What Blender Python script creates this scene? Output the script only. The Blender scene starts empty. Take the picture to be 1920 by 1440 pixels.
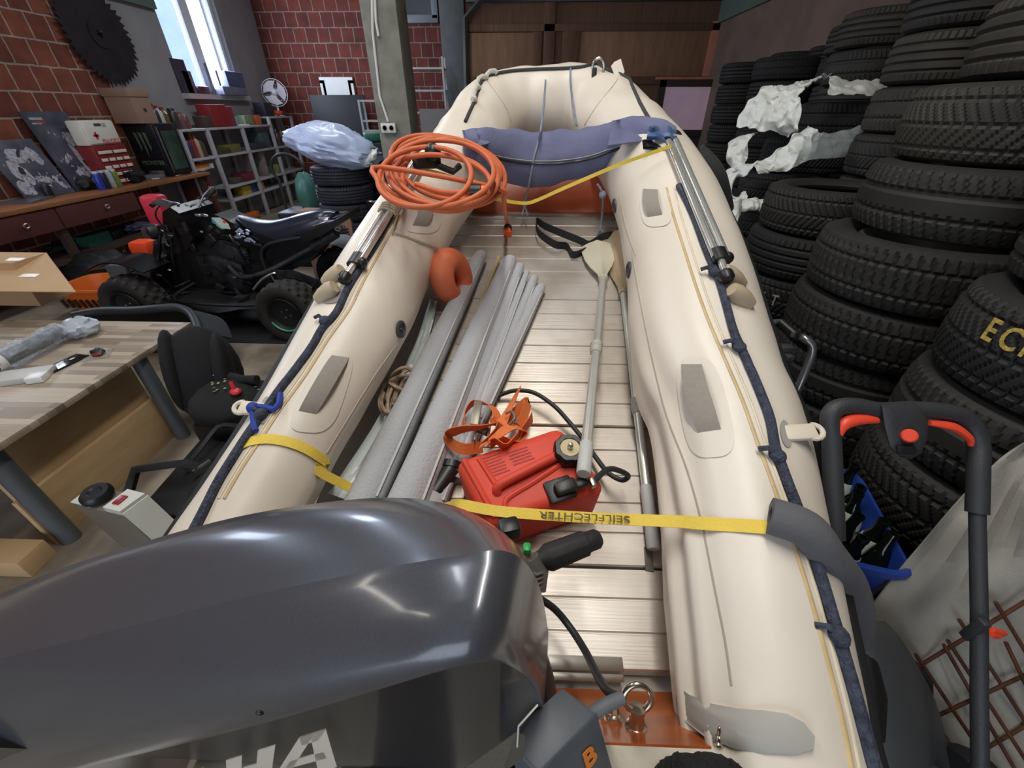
import bpy, bmesh, math, random
from mathutils import Vector as V, Matrix, noise, Quaternion
from mathutils.bvhtree import BVHTree
random.seed(7)
SC = bpy.context.scene
COL = SC.collection
PI = math.pi
# ---------------------------------------------------------------- camera
F = 763.0; PITCH = math.radians(34); YAW = math.radians(1.87); CAMZ = 2.0
cam = bpy.data.cameras.new('camera'); co = bpy.data.objects.new('camera', cam); COL.objects.link(co)
cam.sensor_width = 36; cam.lens = F/1920*36; cam.clip_start = .02; cam.clip_end = 200
co.location = (0, 0, CAMZ); co.rotation_euler = (PI/2-PITCH, 0, YAW)
SC.camera = co
CO = V((0, 0, CAMZ)); CM = Matrix.Rotation(YAW, 3, 'Z') @ Matrix.Rotation(PI/2-PITCH, 3, 'X')
def ray(u, v):
    return CM @ V(((u-960)/F, -(v-720)/F, -1))
def PD(u, v, d): return CO + ray(u, v)*d
def PZ(u, v, z):
    r = ray(u, v); return CO + r*((z-CAMZ)/r.z)
def PX(u, v, x):
    r = ray(u, v); return CO + r*(x/r.x)
def PY(u, v, y):
    r = ray(u, v); return CO + r*(y/r.y)
def PL(u, v, a, b):            # sloped plane z = a + b*y
    r = ray(u, v); return CO + r*((a-CAMZ)/(r.z-b*r.y))
def PN(u, v, p, n):            # plane through p with normal n
    r = ray(u, v); return CO + r*((p-CO).dot(n)/r.dot(n))
def proj(p):
    q = CM.transposed() @ (V(p)-CO); return (960+F*q.x/-q.z, 720-F*q.y/-q.z)
FA, FB = .773, .33             # deck of the boat
TA, TB = .926, .38             # tube centres of the boat
def PF(u, v, h=0): return PL(u, v, FA+h, FB)
def PT(u, v, h=0): return PL(u, v, TA+h, TB)
# ---------------------------------------------------------------- materials
def lin(c):
    return tuple((x/12.92 if x <= .04045 else ((x+.055)/1.055)**2.4) for x in [v/255 for v in c])
MATS = {}
def mat(name, c, rough=.5, metal=0, var=.12, scale=6, bump=0, bscale=60, c2=None, spec=.5, coat=0, alpha=1, trans=0, emit=0, stretch=None, detail=4, two=None, rvar=0):
    """c sRGB 0-255; mottled with noise towards c2"""
    if name in MATS: return MATS[name]
    m = bpy.data.materials.new(name); m.use_nodes = True; MATS[name] = m
    nt = m.node_tree; N = nt.nodes; L = nt.links; b = N['Principled BSDF']
    c = lin(c); c2 = lin(c2) if c2 else tuple(x*.6 for x in c)
    tc = N.new('ShaderNodeTexCoord'); mp = N.new('ShaderNodeMapping')
    L.new(tc.outputs['Object'], mp.inputs[0])
    if stretch: mp.inputs['Scale'].default_value = stretch
    b.inputs['Base Color'].default_value = (*c, 1)
    if var > 0:
        n = N.new('ShaderNodeTexNoise'); n.inputs['Scale'].default_value = scale; n.inputs['Detail'].default_value = detail
        L.new(mp.outputs[0], n.inputs['Vector'])
        r = N.new('ShaderNodeMapRange'); r.inputs[1].default_value = .35; r.inputs[2].default_value = .75
        r.inputs[3].default_value = 0; r.inputs[4].default_value = min(1, var*2.2)
        L.new(n.outputs[0], r.inputs[0])
        mx = N.new('ShaderNodeMix'); mx.data_type = 'RGBA'
        mx.inputs[6].default_value = (*c, 1); mx.inputs[7].default_value = (*c2, 1)
        L.new(r.outputs[0], mx.inputs[0]); L.new(mx.outputs[2], b.inputs['Base Color'])
        if rvar:
            r2 = N.new('ShaderNodeMapRange'); r2.inputs[3].default_value = max(0, rough-rvar); r2.inputs[4].default_value = min(1, rough+rvar)
            L.new(n.outputs[0], r2.inputs[0]); L.new(r2.outputs[0], b.inputs['Roughness'])
    if not rvar: b.inputs['Roughness'].default_value = rough
    b.inputs['Metallic'].default_value = metal
    b.inputs['Specular IOR Level'].default_value = spec
    b.inputs['Coat Weight'].default_value = coat
    b.inputs['Coat Roughness'].default_value = .12
    if bump:
        n2 = N.new('ShaderNodeTexNoise'); n2.inputs['Scale'].default_value = bscale; n2.inputs['Detail'].default_value = 3
        L.new(mp.outputs[0], n2.inputs['Vector'])
        bp = N.new('ShaderNodeBump'); bp.inputs['Strength'].default_value = bump; bp.inputs['Distance'].default_value = .01
        L.new(n2.outputs[0], bp.inputs['Height']); L.new(bp.outputs[0], b.inputs['Normal'])
    if alpha < 1: b.inputs['Alpha'].default_value = alpha
    if trans: b.inputs['Transmission Weight'].default_value = trans
    if emit:
        b.inputs['Emission Color'].default_value = (*c, 1); b.inputs['Emission Strength'].default_value = emit
    return m
# ---------------------------------------------------------------- mesh builder
class M:
    def __init__(s): s.v = []; s.f = []; s.uv = None
    def add(s, vs, fs):
        k = len(s.v); s.v += [V(p) for p in vs]; s.f += [tuple(i+k for i in f) for f in fs]; return s
    def grid(s, P, cu=False, cv=False, capu=False):
        n = len(P); m = len(P[0]); vs = [p for r in P for p in r]; fs = []
        for i in range(n if cu else n-1):
            for j in range(m if cv else m-1):
                a = i*m+j; b = i*m+(j+1) % m; c = ((i+1) % n)*m+(j+1) % m; d = ((i+1) % n)*m+j
                fs.append((a, b, c, d))
        if capu: fs.append(tuple(range(m-1, -1, -1))); fs.append(tuple((n-1)*m+j for j in range(m)))
        return s.add(vs, fs)
    def box(s, c, size, R=None, bev=0, seg=2):
        bm = bmesh.new(); bmesh.ops.create_cube(bm, size=1)
        for w in bm.verts: w.co = V((w.co.x*size[0], w.co.y*size[1], w.co.z*size[2]))
        if bev: bmesh.ops.bevel(bm, geom=bm.edges[:], offset=min(bev, min(size)*.49), segments=seg, affect='EDGES', profile=.5)
        bm.verts.index_update()
        c = V(c); vs = [(R @ w.co if R else w.co.copy())+c for w in bm.verts]
        s.add(vs, [tuple(w.index for w in f.verts) for f in bm.faces]); bm.free(); return s
    def hexa(s, p):           # 8 corners: bottom 4 then top 4
        return s.add(p, [(3, 2, 1, 0), (4, 5, 6, 7), (0, 1, 5, 4), (1, 2, 6, 5), (2, 3, 7, 6), (3, 0, 4, 7)])
    def tube(s, pts, r, n=10, closed=False, cap=True, flat=1, up=None, rf=None):
        pts = [V(p) for p in pts if p is not None]; k = len(pts); rings = []; side = None
        if k < 2: return s
        for i, p in enumerate(pts):
            a = pts[(i-1) % k] if (closed or i > 0) else p; b = pts[(i+1) % k] if (closed or i < k-1) else p
            t = (b-a).normalized()
            if up is not None: side = t.cross(V(up))
            elif side is None: side = t.cross(V((0, 0, 1))) if abs(t.z) < .9 else t.cross(V((0, 1, 0)))
            side = (side-t*side.dot(t)).normalized(); w = side.cross(t)
            rr = r[i] if isinstance(r, (list, tuple)) else r
            if rf: rr = rr*rf(i/(k-1))
            rings.append([p+side*math.cos(2*PI*j/n)*rr+w*math.sin(2*PI*j/n)*rr*flat for j in range(n)])
        return s.grid(rings, cu=closed, cv=True, capu=(cap and not closed))
    def cyl(s, a, b, r, r2=None, n=16):
        return s.tube([a, b], [r, r if r2 is None else r2], n)
    def lathe(s, prof, o=(0, 0, 0), ax=(0, 0, 1), n=24, close=False):
        ax = V(ax).normalized(); x = ax.orthogonal().normalized(); y = ax.cross(x); o = V(o)
        return s.grid([[o+ax*h+(x*math.cos(2*PI*j/n)+y*math.sin(2*PI*j/n))*r for j in range(n)] for r, h in prof], cu=close, cv=True, capu=not close)
    def sph(s, c, r, n=12, R=None, f=None):
        r = r if isinstance(r, (tuple, list)) else (r, r, r); c = V(c); P = []
        for i in range(n+1):
            t = PI*i/n; row = []
            for j in range(2*n):
                q = V((math.sin(t)*math.cos(PI*j/n), math.sin(t)*math.sin(PI*j/n), math.cos(t)))
                k = f(q) if f else 1
                q = V((q.x*r[0], q.y*r[1], q.z*r[2]))*k
                row.append((R @ q if R else q)+c)
            P.append(row)
        return s.grid(P, cv=True)
    def hexab(s, p, bev=.02, seg=3, sub=None):     # bevelled box from 8 corners
        bm = bmesh.new(); vs = [bm.verts.new(q) for q in p]
        for f in [(3, 2, 1, 0), (4, 5, 6, 7), (0, 1, 5, 4), (1, 2, 6, 5), (2, 3, 7, 6), (3, 0, 4, 7)]: bm.faces.new([vs[i] for i in f])
        bmesh.ops.bevel(bm, geom=bm.edges[:], offset=bev, segments=seg, affect='EDGES', profile=.5); bm.verts.index_update()
        s.add([w.co.copy() for w in bm.verts], [tuple(w.index for w in f.verts) for f in bm.faces]); bm.free(); return s
    def prism(s, poly, off):   # planar outline + offset vector
        poly = [V(p) for p in poly]; off = V(off); n = len(poly)
        fs = [tuple(range(n-1, -1, -1)), tuple(range(n, 2*n))]+[(i, (i+1) % n, n+(i+1) % n, n+i) for i in range(n)]
        return s.add(poly+[p+off for p in poly], fs)
    def ribbon(s, pts, w, t=.002, side=None, sides=None, n=None):   # flat strap along pts
        pts = [V(p) for p in pts]; k = len(pts); rows = []
        for i, p in enumerate(pts):
            tg = (pts[min(i+1, k-1)]-pts[max(i-1, 0)]).normalized()
            sd = V(sides[i]) if sides else V(side)
            sd = (sd-tg*sd.dot(tg)).normalized(); nn = sd.cross(tg)
            rows.append([p-sd*w/2-nn*t/2, p+sd*w/2-nn*t/2, p+sd*w/2+nn*t/2, p-sd*w/2+nn*t/2])
        return s.grid(rows, cv=True, capu=True)
    def sheet(s, P, t):        # thick sheet from point grid
        n = len(P); m = len(P[0]); B = []
        for i in range(n):
            r = []
            for j in range(m):
                a = V(P[min(i+1, n-1)][j])-V(P[max(i-1, 0)][j]); b = V(P[i][min(j+1, m-1)])-V(P[i][max(j-1, 0)])
                nn = a.cross(b); nn = nn.normalized() if nn.length > 1e-9 else V((0, 0, 1)); r.append(V(P[i][j])-nn*t)
            B.append(r)
        k = len(s.v); s.grid(P); s.grid([list(reversed(r)) for r in B])
        def T(i, j): return k+i*m+j
        def Bq(i, j): return k+n*m+i*m+(m-1-j)
        e = []
        for i in range(n-1): e += [(T(i, 0), T(i+1, 0), Bq(i+1, 0), Bq(i, 0)), (T(i+1, m-1), T(i, m-1), Bq(i, m-1), Bq(i+1, m-1))]
        for j in range(m-1): e += [(T(0, j+1), T(0, j), Bq(0, j), Bq(0, j+1)), (T(n-1, j), T(n-1, j+1), Bq(n-1, j+1), Bq(n-1, j))]
        s.f += e; return s
def smooth(pts, n=6, closed=False):    # catmull-rom
    pts = [V(p) for p in pts]; k = len(pts); out = []
    for i in range(k if closed else k-1):
        g = (lambda q: pts[q % k]) if closed else (lambda q: pts[max(0, min(k-1, q))])
        a, b, c, d = g(i-1), g(i), g(i+1), g(i+2)
        for j in range(n):
            t = j/n
            out.append(.5*((2*b)+(c-a)*t+(2*a-5*b+4*c-d)*t*t+(3*b-a-3*c+d)*t**3))
    if not closed: out.append(pts[-1])
    return out
def thing(name, loc, label, cat, group=None):
    o = bpy.data.objects.new(name, None); COL.objects.link(o); o.location = loc; o.empty_display_size = .05
    o['label'] = label; o['category'] = cat
    if group: o['group'] = group
    o['_o'] = tuple(loc); return o
def org(o): return V(o['_o'])
def mk(name, m, ma, parent=None, ang=40, flatshade=False, origin=None):
    if not m.v: print('EMPTY', name); m.add([(0, 0, -1), (0, 0, -1.01), (.01, 0, -1)], [(0, 1, 2)])
    """link M as one mesh object. Top level: origin at the base of its box"""
    if parent is not None: o0 = org(parent)
    elif origin is not None: o0 = V(origin)
    else:
        xs = [p.x for p in m.v]; ys = [p.y for p in m.v]; zs = [p.z for p in m.v]
        o0 = V(((min(xs)+max(xs))/2, (min(ys)+max(ys))/2, min(zs)))
    me = bpy.data.meshes.new(name)
    me.from_pydata([p-o0 for p in m.v], [], m.f)
    bm = bmesh.new(); bm.from_mesh(me); bmesh.ops.recalc_face_normals(bm, faces=bm.faces[:]); bm.to_mesh(me); bm.free()
    if not flatshade:
        me.polygons.foreach_set('use_smooth', [True]*len(me.polygons)); me.set_sharp_from_angle(angle=math.radians(ang))
    me.update()
    for x in (ma if isinstance(ma, (list, tuple)) else [ma]): me.materials.append(x)
    o = bpy.data.objects.new(name, me); COL.objects.link(o)
    o['_o'] = tuple(o0)
    if parent is not None:
        o.parent = parent
    else: o.location = o0
    return o
def tag(o, label, cat, group=None, kind=None):
    o['label'] = label; o['category'] = cat
    if group: o['group'] = group
    if kind: o['kind'] = kind
    return o
def struct(name, m, ma, **k):
    o = mk(name, m, ma, **k); o['kind'] = 'structure'; return o
def bvh_of(*ms):
    vs = []; fs = []
    for m in ms:
        k = len(vs); vs += m.v; fs += [tuple(i+k for i in f) for f in m.f]
    return BVHTree.FromPolygons(vs, fs)
def hit(u, v, B, off=0):
    r = ray(u, v).normalized(); p, n, i, d = B.ray_cast(CO, r)
    if p is None:
        p, n, i, d = B.find_nearest(PT(u, v), .25)
        if p is None: return None
    if n.dot(r) > 0: n = -n
    return p+n*off
def hitn(u, v, B):
    r = ray(u, v).normalized(); p, n, i, d = B.ray_cast(CO, r)
    if p is None:
        q = PT(u, v); p, n, i, d = B.find_nearest(q)
        if p is None: return None, None
    if n.dot(r) > 0: n = -n
    return p, n
def lerp(a, b, t): return a+(b-a)*t
def patch_quad(m, c, B, off=.004, n=10, k=6, t=.004):   # c: 4 px corners
    P = []
    for i in range(n+1):
        row = []
        for j in range(k+1):
            s, q = i/n, j/k
            u = lerp(lerp(c[0][0], c[1][0], q), lerp(c[3][0], c[2][0], q), s); v = lerp(lerp(c[0][1], c[1][1], q), lerp(c[3][1], c[2][1], q), s)
            p = hit(u, v, B, off)
            row.append(p if p else (row[-1] if row else P[-1][j]))
        P.append(row)
    return m.sheet(P, t)
def patch_ring(m, c, outl, B, off=.002, rings=5, t=.002, sm=0):
    P = []; pc = hit(c[0], c[1], B, off)
    if pc is None: return m
    for i in range(rings+1):
        s = max(.02, i/rings); row = []
        for (u, v) in outl+[outl[0]]:
            p = hit(lerp(c[0], u, s), lerp(c[1], v, s), B, off)
            row.append(p if p else (P[-1][len(row)] if P else (row[-1] if row else pc)))
        P.append(row)
    for _ in range(sm):
        Q_ = [list(r) for r in P]; nn = len(outl)
        for i in range(1, rings+1):
            for j in range(nn):
                nb = [P[i-1][j], P[min(i+1, rings)][j], P[i][(j-1) % nn], P[i][(j+1) % nn]]
                Q_[i][j] = P[i][j]*.4+sum(nb, V())*.15
            Q_[i][nn] = Q_[i][0]
        P = Q_
    nn = len(outl); G = [r[:nn] for r in P]; c0 = sum(G[0], V())/nn
    G[0] = [c0]*nn; k = len(m.v); m.grid(G, cv=True)
    B2_ = [[p+(p-CO).normalized()*(t+off*.8) for p in G[-1]]]
    m.grid([G[-1]]+B2_, cv=True)
    return m
def text_mesh(body, size, depth, R, o, font_sx=1.0, bold=0, cx='CENTER', cy='CENTER'):
    cu = bpy.data.curves.new('t', 'FONT'); cu.body = body; cu.size = size; cu.extrude = depth; cu.offset = bold
    cu.align_x = cx; cu.align_y = cy; cu.resolution_u = 3
    ob = bpy.data.objects.new('t', cu); COL.objects.link(ob)
    dg = bpy.context.evaluated_depsgraph_get(); me = bpy.data.meshes.new_from_object(ob.evaluated_get(dg))
    m = M(); m.add([V(o)+R @ V((p.co.x*font_sx, p.co.y, p.co.z)) for p in me.vertices], [tuple(f.vertices) for f in me.polygons])
    bpy.data.objects.remove(ob); bpy.data.curves.remove(cu); bpy.data.meshes.remove(me)
    return m
def basis(x, y):               # rotation with columns x, y, x×y
    x = V(x).normalized(); y = V(y); y = (y-x*y.dot(x)).normalized(); z = x.cross(y)
    return Matrix((x, y, z)).transposed()
def copy_tree(o, loc=None, rot=None):
    c = o.copy(); COL.objects.link(c)
    for ch in list(o.children):
        d = ch.copy(); COL.objects.link(d); d.parent = c
        for g in ch.children:
            e = g.copy(); COL.objects.link(e); e.parent = d
    if loc is not None: c.location = loc
    if rot is not None: c.rotation_euler = rot
    return c
# ================================================================ ROOM
WL, WR, WF, ZC = -6.3, 3.95, -5.0, 4.9
WB = PX(495, 100, WL).y
def brick_mat(name, axis, c1, c2, mortar, bw=.28, bh=.275):
    m = bpy.data.materials.new(name); m.use_nodes = True; nt = m.node_tree; N = nt.nodes; L = nt.links; b = N['Principled BSDF']
    g = N.new('ShaderNodeNewGeometry'); sp = N.new('ShaderNodeSeparateXYZ'); cb = N.new('ShaderNodeCombineXYZ')
    L.new(g.outputs['Position'], sp.inputs[0]); L.new(sp.outputs[axis], cb.inputs[0]); L.new(sp.outputs['Z'], cb.inputs[1])
    n0 = N.new('ShaderNodeTexNoise'); n0.inputs['Scale'].default_value = 9; n0.inputs['Detail'].default_value = 3
    L.new(cb.outputs[0], n0.inputs['Vector'])
    mx0 = N.new('ShaderNodeVectorMath'); mx0.operation = 'MULTIPLY_ADD'; mx0.inputs[1].default_value = (.025, .02, 0)
    L.new(n0.outputs['Color'], mx0.inputs[0]); L.new(cb.outputs[0], mx0.inputs[2])
    t = N.new('ShaderNodeTexBrick'); t.inputs['Scale'].default_value = 1
    t.inputs['Brick Width'].default_value = bw; t.inputs['Row Height'].default_value = bh; t.inputs['Mortar Size'].default_value = .0125
    t.inputs['Mortar Smooth'].default_value = .35; t.inputs['Bias'].default_value = 0
    t.inputs['Color1'].default_value = (*lin(c1), 1); t.inputs['Color2'].default_value = (*lin(c2), 1); t.inputs['Mortar'].default_value = (*lin(mortar), 1)
    L.new(mx0.outputs[0], t.inputs['Vector'])
    n = N.new('ShaderNodeTexNoise'); n.inputs['Scale'].default_value = 5; n.inputs['Detail'].default_value = 6
    L.new(cb.outputs[0], n.inputs['Vector'])
    mx = N.new('ShaderNodeMix'); mx.data_type = 'RGBA'; mx.blend_type = 'MULTIPLY'; mx.inputs[0].default_value = .75
    rr = N.new('ShaderNodeMapRange'); rr.inputs[1].default_value = .3; rr.inputs[2].default_value = .7; rr.inputs[3].default_value = .55; rr.inputs[4].default_value = 1.15
    L.new(n.outputs[0], rr.inputs[0]); L.new(t.outputs['Color'], mx.inputs[6]); L.new(rr.outputs[0], mx.inputs[7])
    L.new(mx.outputs[2], b.inputs['Base Color']); b.inputs['Roughness'].default_value = .9
    bp = N.new('ShaderNodeBump'); bp.inputs['Strength'].default_value = .6; bp.inputs['Distance'].default_value = .012; bp.invert = True
    L.new(t.outputs['Fac'], bp.inputs['Height']); L.new(bp.outputs[0], b.inputs['Normal'])
    return m
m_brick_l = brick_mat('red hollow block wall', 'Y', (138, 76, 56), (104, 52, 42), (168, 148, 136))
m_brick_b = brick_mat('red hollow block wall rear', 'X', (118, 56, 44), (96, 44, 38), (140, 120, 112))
m_conc = mat('rough concrete', (142, 140, 130), .9, var=.3, scale=7, bump=.35, bscale=40, c2=(96, 96, 88))
m_floorc = mat('dusty concrete floor', (150, 138, 120), .9, var=.4, scale=3.5, bump=.3, bscale=25, c2=(88, 78, 66))
m_plast = mat('grey plaster', (150, 147, 150), .9, var=.15, scale=3, bump=.15, bscale=30)
m_ceil = mat('pale ceiling boards', (150, 148, 142), .9, var=.2, scale=2)
m_dark_steel = mat('dark grey painted steel', (72, 74, 74), .5, var=.2)
m_green_beam = mat('grey green painted beam', (92, 110, 100), .7, var=.2)
m_white_pl = mat('white plastic', (226, 226, 222), .4, var=.05)
m_board_d = mat('brown door boards', (116, 84, 62), .75, var=.35, scale=3, stretch=(14, 1, .6), c2=(78, 56, 42))
m_board_l = mat('light brown door panel', (158, 120, 92), .75, var=.25, scale=3, stretch=(3, 1, .5), c2=(104, 74, 56))
m_pink = mat('pale pink timber', (196, 128, 108), .8, var=.25)

def wbox(a, b): # box from corner a to b
    return M().box([(a[i]+b[i])/2 for i in range(3)], [abs(a[i]-b[i]) for i in range(3)])
struct('floor', wbox((WL-.3, WF, -.1), (WR+.3, WB+.3, 0)), m_floorc)
struct('ceiling', wbox((WL-.3, WF, ZC), (WR+.3, WB+.3, ZC+.15)), m_ceil)
YS = PX(225, 190, WL).y                                  # brick ends, plastered bay begins
VY0, VY1, VZ0, VZ1 = 3.75, 4.65, 1.95, 3.3
m = M()
for a, b in (((WF, 0), (YS, VZ0)), ((WF, VZ1), (YS, ZC)), ((WF, VZ0), (VY0, VZ1)), ((VY1, VZ0), (YS, VZ1))):
    m.box((WL-.15, (a[0]+b[0])/2, (a[1]+b[1])/2), (.3, b[0]-a[0], b[1]-a[1]))
struct('wall_left', m, m_brick_l)
# plastered bay with the window hole
w0 = PX(284, 0, WL); w1 = PX(345, 168, WL); w2 = PX(402, 0, WL); w3 = PX(452, 180, WL)
WY0, WY1, WZ0, WZ1 = (w0.y+w1.y)/2, (w2.y+w3.y)/2, min(w1.z, w3.z), 3.95
m = M()
for a, b in (((WL-.3, YS, 0), (WL, WB, WZ0)), ((WL-.3, YS, WZ1), (WL, WB, ZC)), ((WL-.3, YS, WZ0), (WL, WY0, WZ1)), ((WL-.3, WY1, WZ0), (WL, WB, WZ1))):
    m.box([(a[i]+b[i])/2 for i in range(3)], [abs(a[i]-b[i]) for i in range(3)])
struct('wall_left', m, m_plast)
struct('trim_1', wbox((WL, YS-.1, PX(250, 8, WL).z), (WL+.08, WY0-.05, PX(250, 8, WL).z+.3)), m_green_beam)
# window_1: frame, posts, panes
def frame_yz(x, y0, y1, z0, z1, w, d):
    m = M()
    for (a, b) in (((y0, z0), (y1, z0+w)), ((y0, z1-w), (y1, z1)), ((y0, z0+w), (y0+w, z1-w)), ((y1-w, z0+w), (y1, z1-w))):
        m.box((x, (a[0]+b[0])/2, (a[1]+b[1])/2), (d, b[0]-a[0], b[1]-a[1]))
    return m
m_winfr = mat('white window frame', (232, 234, 240), .45, var=.05)
m_glass = mat('window glass', (235, 245, 255), .05, var=0, trans=1)
m_frost = mat('blue tinted film sheet', (206, 222, 255), .35, var=.25, scale=4, trans=.92, c2=(170, 196, 250))
win = struct('window_1', frame_yz(WL-.14, WY0, WY1, WZ0, WZ1, .07, .1), m_winfr)
ym = lerp(WY0, WY1, .52)
mk('window_post', M().box((WL-.14, ym, (WZ0+WZ1)/2), (.09, .24, WZ1-WZ0-.14)), m_winfr, win)
mk('window_pane', M().box((WL-.15, (WY0+ym)/2-.02, (WZ0+WZ1)/2), (.012, ym-WY0-.36, WZ1-WZ0-.14)), m_frost, win)
mk('window_pane', M().box((WL-.15, (WY1+ym)/2+.02, (WZ0+WZ1)/2), (.008, WY1-ym-.36, WZ1-WZ0-.14)), m_glass, win)
win5 = struct('highlight_window', frame_yz(WL-.14, VY0, VY1, VZ0, VZ1, .07, .1), m_winfr)  # unseen window, added so the outboard cowl catches a bluish highlight
mk('window_post', M().box((WL-.14, (VY0+VY1)/2, (VZ0+VZ1)/2), (.09, .12, VZ1-VZ0-.14)), m_winfr, win5)
mk('window_pane', M().box((WL-.15, (VY0+VY1)/2, (VZ0+VZ1)/2), (.008, VY1-VY0-.14, VZ1-VZ0-.14)), m_glass, win5)
struct('trim_2', wbox((WL-.28, WY0-.1, WZ0-.08), (WL+.12, WY1+.1, WZ0)), mat('window sill stone', (186, 184, 186), .6))
m_ext = mat('white house wall outside', (236, 238, 240), .8, var=.05)
ex = struct('exterior_wall', wbox((WL-5.3, 8, 0), (WL-5, 22, 7)), m_ext)
for yy in (11.2, 13.6, 16.2):
    mk('exterior_pane', M().box((WL-4.98, yy, 3.6), (.06, 1.0, 1.4)), mat('pale blue outside pane', (176, 206, 214), .2), ex)
# rear wall with small window
q0 = PY(600, 145, WB); q1 = PY(668, 200, WB)
m = M()
HX0, HX1, HZ0, HZ1 = q0.x+.05, q1.x-.02, q1.z-.1, q0.z-.06
for a, b in (((WL-.3, 0), (HX0, ZC)), ((HX1, 0), (WR+.3, ZC)), ((HX0, 0), (HX1, HZ0)), ((HX0, HZ1), (HX1, ZC))):
    m.box(((a[0]+b[0])/2, WB+.15, (a[1]+b[1])/2), (b[0]-a[0], .3, b[1]-a[1]))
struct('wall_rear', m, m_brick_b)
m = M()
for a, b in (((HX0-.06, HZ1-.06), (HX1+.06, HZ1+.06)), ((HX0-.06, HZ0), (HX0+.06, HZ1)), ((HX1-.06, HZ0), (HX1+.06, HZ1)), ((HX0, HZ1-.42), (HX1, HZ1-.06)), ((HX0, HZ1-.62), (HX0+.16, HZ1-.4)), ((HX1-.16, HZ1-.62), (HX1, HZ1-.4))):
    m.box(((a[0]+b[0])/2, WB-.02, (a[1]+b[1])/2), (b[0]-a[0], .08, b[1]-a[1]))
win2 = struct('window_2', m, m_white_pl)
mk('window_pane', M().box(((HX0+HX1)/2, WB+.1, (HZ0+HZ1)/2), (HX1-HX0, .008, HZ1-HZ0)), m_glass, win2)
struct('wall_right', wbox((WR, WF, 0), (WR+.3, WB, ZC)), mat('dusky plaster wall', (128, 104, 92), .9, var=.3, scale=2, c2=(90, 84, 74)))
gz = PX(1440, 10, WR).z
struct('trim_3', wbox((WR-.06, 3, gz+.05), (WR, WB, gz+.5)), m_green_beam)
# the wall behind the photographer: a wide open gateway lets daylight in
m = M()
for a, b in (((WL-.3, 0), (-5.4, ZC)), ((.2, 0), (WR+.3, ZC)), ((-5.4, 3.9), (.2, ZC))):
    m.box(((a[0]+b[0])/2, WF-.15, (a[1]+b[1])/2), (b[0]-a[0], .3, b[1]-a[1]))
struct('wall_front', m, m_plast)
# dark brick pier at the end of the tire wall
b0 = PY(1330, 120, WB-1.0); b1 = PY(1420, 30, WB-1.0)
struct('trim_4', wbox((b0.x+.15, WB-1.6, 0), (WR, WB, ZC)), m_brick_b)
# wooden gate in the rear wall
gy = WB-.9
def PYx(u, v, dy=0): return PY(u, v, gy+dy)
gx0 = PYx(874, 60).x; gx1 = PYx(1352, 60).x
gt = struct('door_1', wbox((gx0, gy, 0), (gx1, gy+.06, ZC)), m_board_d)
def plank(name, u0, v0, u1, v1, ma, t=.05):
    a, b = PYx(u0, v0), PYx(u1, v1)
    mk(name, M().box(((a.x+b.x)/2, gy-t/2, (a.z+b.z)/2), (abs(b.x-a.x), t, abs(b.z-a.z)), bev=.006), ma, gt)
plank('door_panel', 876, 62, 998, 200, m_board_l, .02); plank('door_panel', 1078, 58, 1336, 146, m_board_l, .02)
plank('door_rail', 874, 46, 1352, 58, m_board_d); plank('door_rail', 874, 144, 1352, 158, m_board_d)
plank('door_stile', 1022, 0, 1034, 200, m_board_d); plank('door_stile', 1056, 58, 1078, 200, m_board_d); plank('door_stile', 1000, 60, 1012, 200, m_board_d)
plank('door_stile', 1337, 40, 1352, 150, m_pink)  # pinkish light on the door's edge, put into the timber colour
plank('door_rail', 874, -14, 1352, 2, m_dark_steel, .1)
# glazed dark frame beside the gate
a = PYx(1238, 150, -.3); b = PYx(1345, 255, -.3)
m = M()
for (x0, z0, x1, z1) in ((a.x, a.z-.12, b.x, a.z), (a.x, b.z, b.x, b.z+.12), (a.x, b.z, a.x+.14, a.z), (b.x-.14, b.z, b.x, a.z)):
    m.box(((x0+x1)/2, gy-.3, (z0+z1)/2), (x1-x0, .06, abs(z1-z0)))
w3 = struct('window_3', m, mat('dark brown window frame', (58, 46, 44), .5))
mk('window_pane', M().box(((a.x+b.x)/2, gy-.29, (a.z+b.z)/2), (b.x-a.x-.2, .012, a.z-b.z-.2)), mat('glowing mauve glass', (196, 168, 188), .25, var=.2, scale=3, emit=.16), w3)  # pane glows faintly to stand in for light behind it
mk('window_rail', M().box(((a.x+b.x)/2-.05, gy-.3, a.z+.03), (b.x-a.x+.1, .07, .04)), m_pink, w3)
mk('window_skirt', M().box(((a.x+b.x)/2, gy-.26, b.z/2), (b.x-a.x, .05, b.z)), mat('dark panel below glass', (60, 48, 50), .7), w3)
# concrete pillars
PYL = 4.9
pa, pb = PY(671, 0, PYL), PY(742, 0, PYL); pc, pd = PY(722, 315, PYL), PY(771, 252, PYL)
px0, px1 = (pa.x+pc.x)/2, (pb.x+pd.x)/2
pil = struct('trim_5', M().box(((px0+px1)/2, PYL+.2, ZC/2), (px1-px0, .4, ZC), bev=.012), m_conc)
def conduit(us, r=.012):
    pts = [PY(u, v, PYL-.012) for u, v in us]
    return M().tube(pts, r, 8)
mk('conduit', conduit([(697, -30), (699, 60), (712, 180), (728, 228)]), m_white_pl, pil)
mk('conduit', conduit([(702, -30), (705, 40), (710, 68)]), m_white_pl, pil)
o = PY(729, 240, PYL-.03)
so = thing('wall_socket', o, 'white double wall socket on the concrete pillar', 'socket')
mk('socket_box', M().box(o+V((0, 0, 0)), (.15, .05, .085), bev=.008), m_white_pl, so)
for s in (-1, 1):
    mk('socket_outlet', M().lathe([(.026, 0), (.026, .006), (.02, .006), (.018, -.004), (0, -.004)], o+V((s*.034, -.025, 0)), (0, -1, 0), 20), mat('grey socket well', (150, 150, 145), .5), so)
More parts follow.
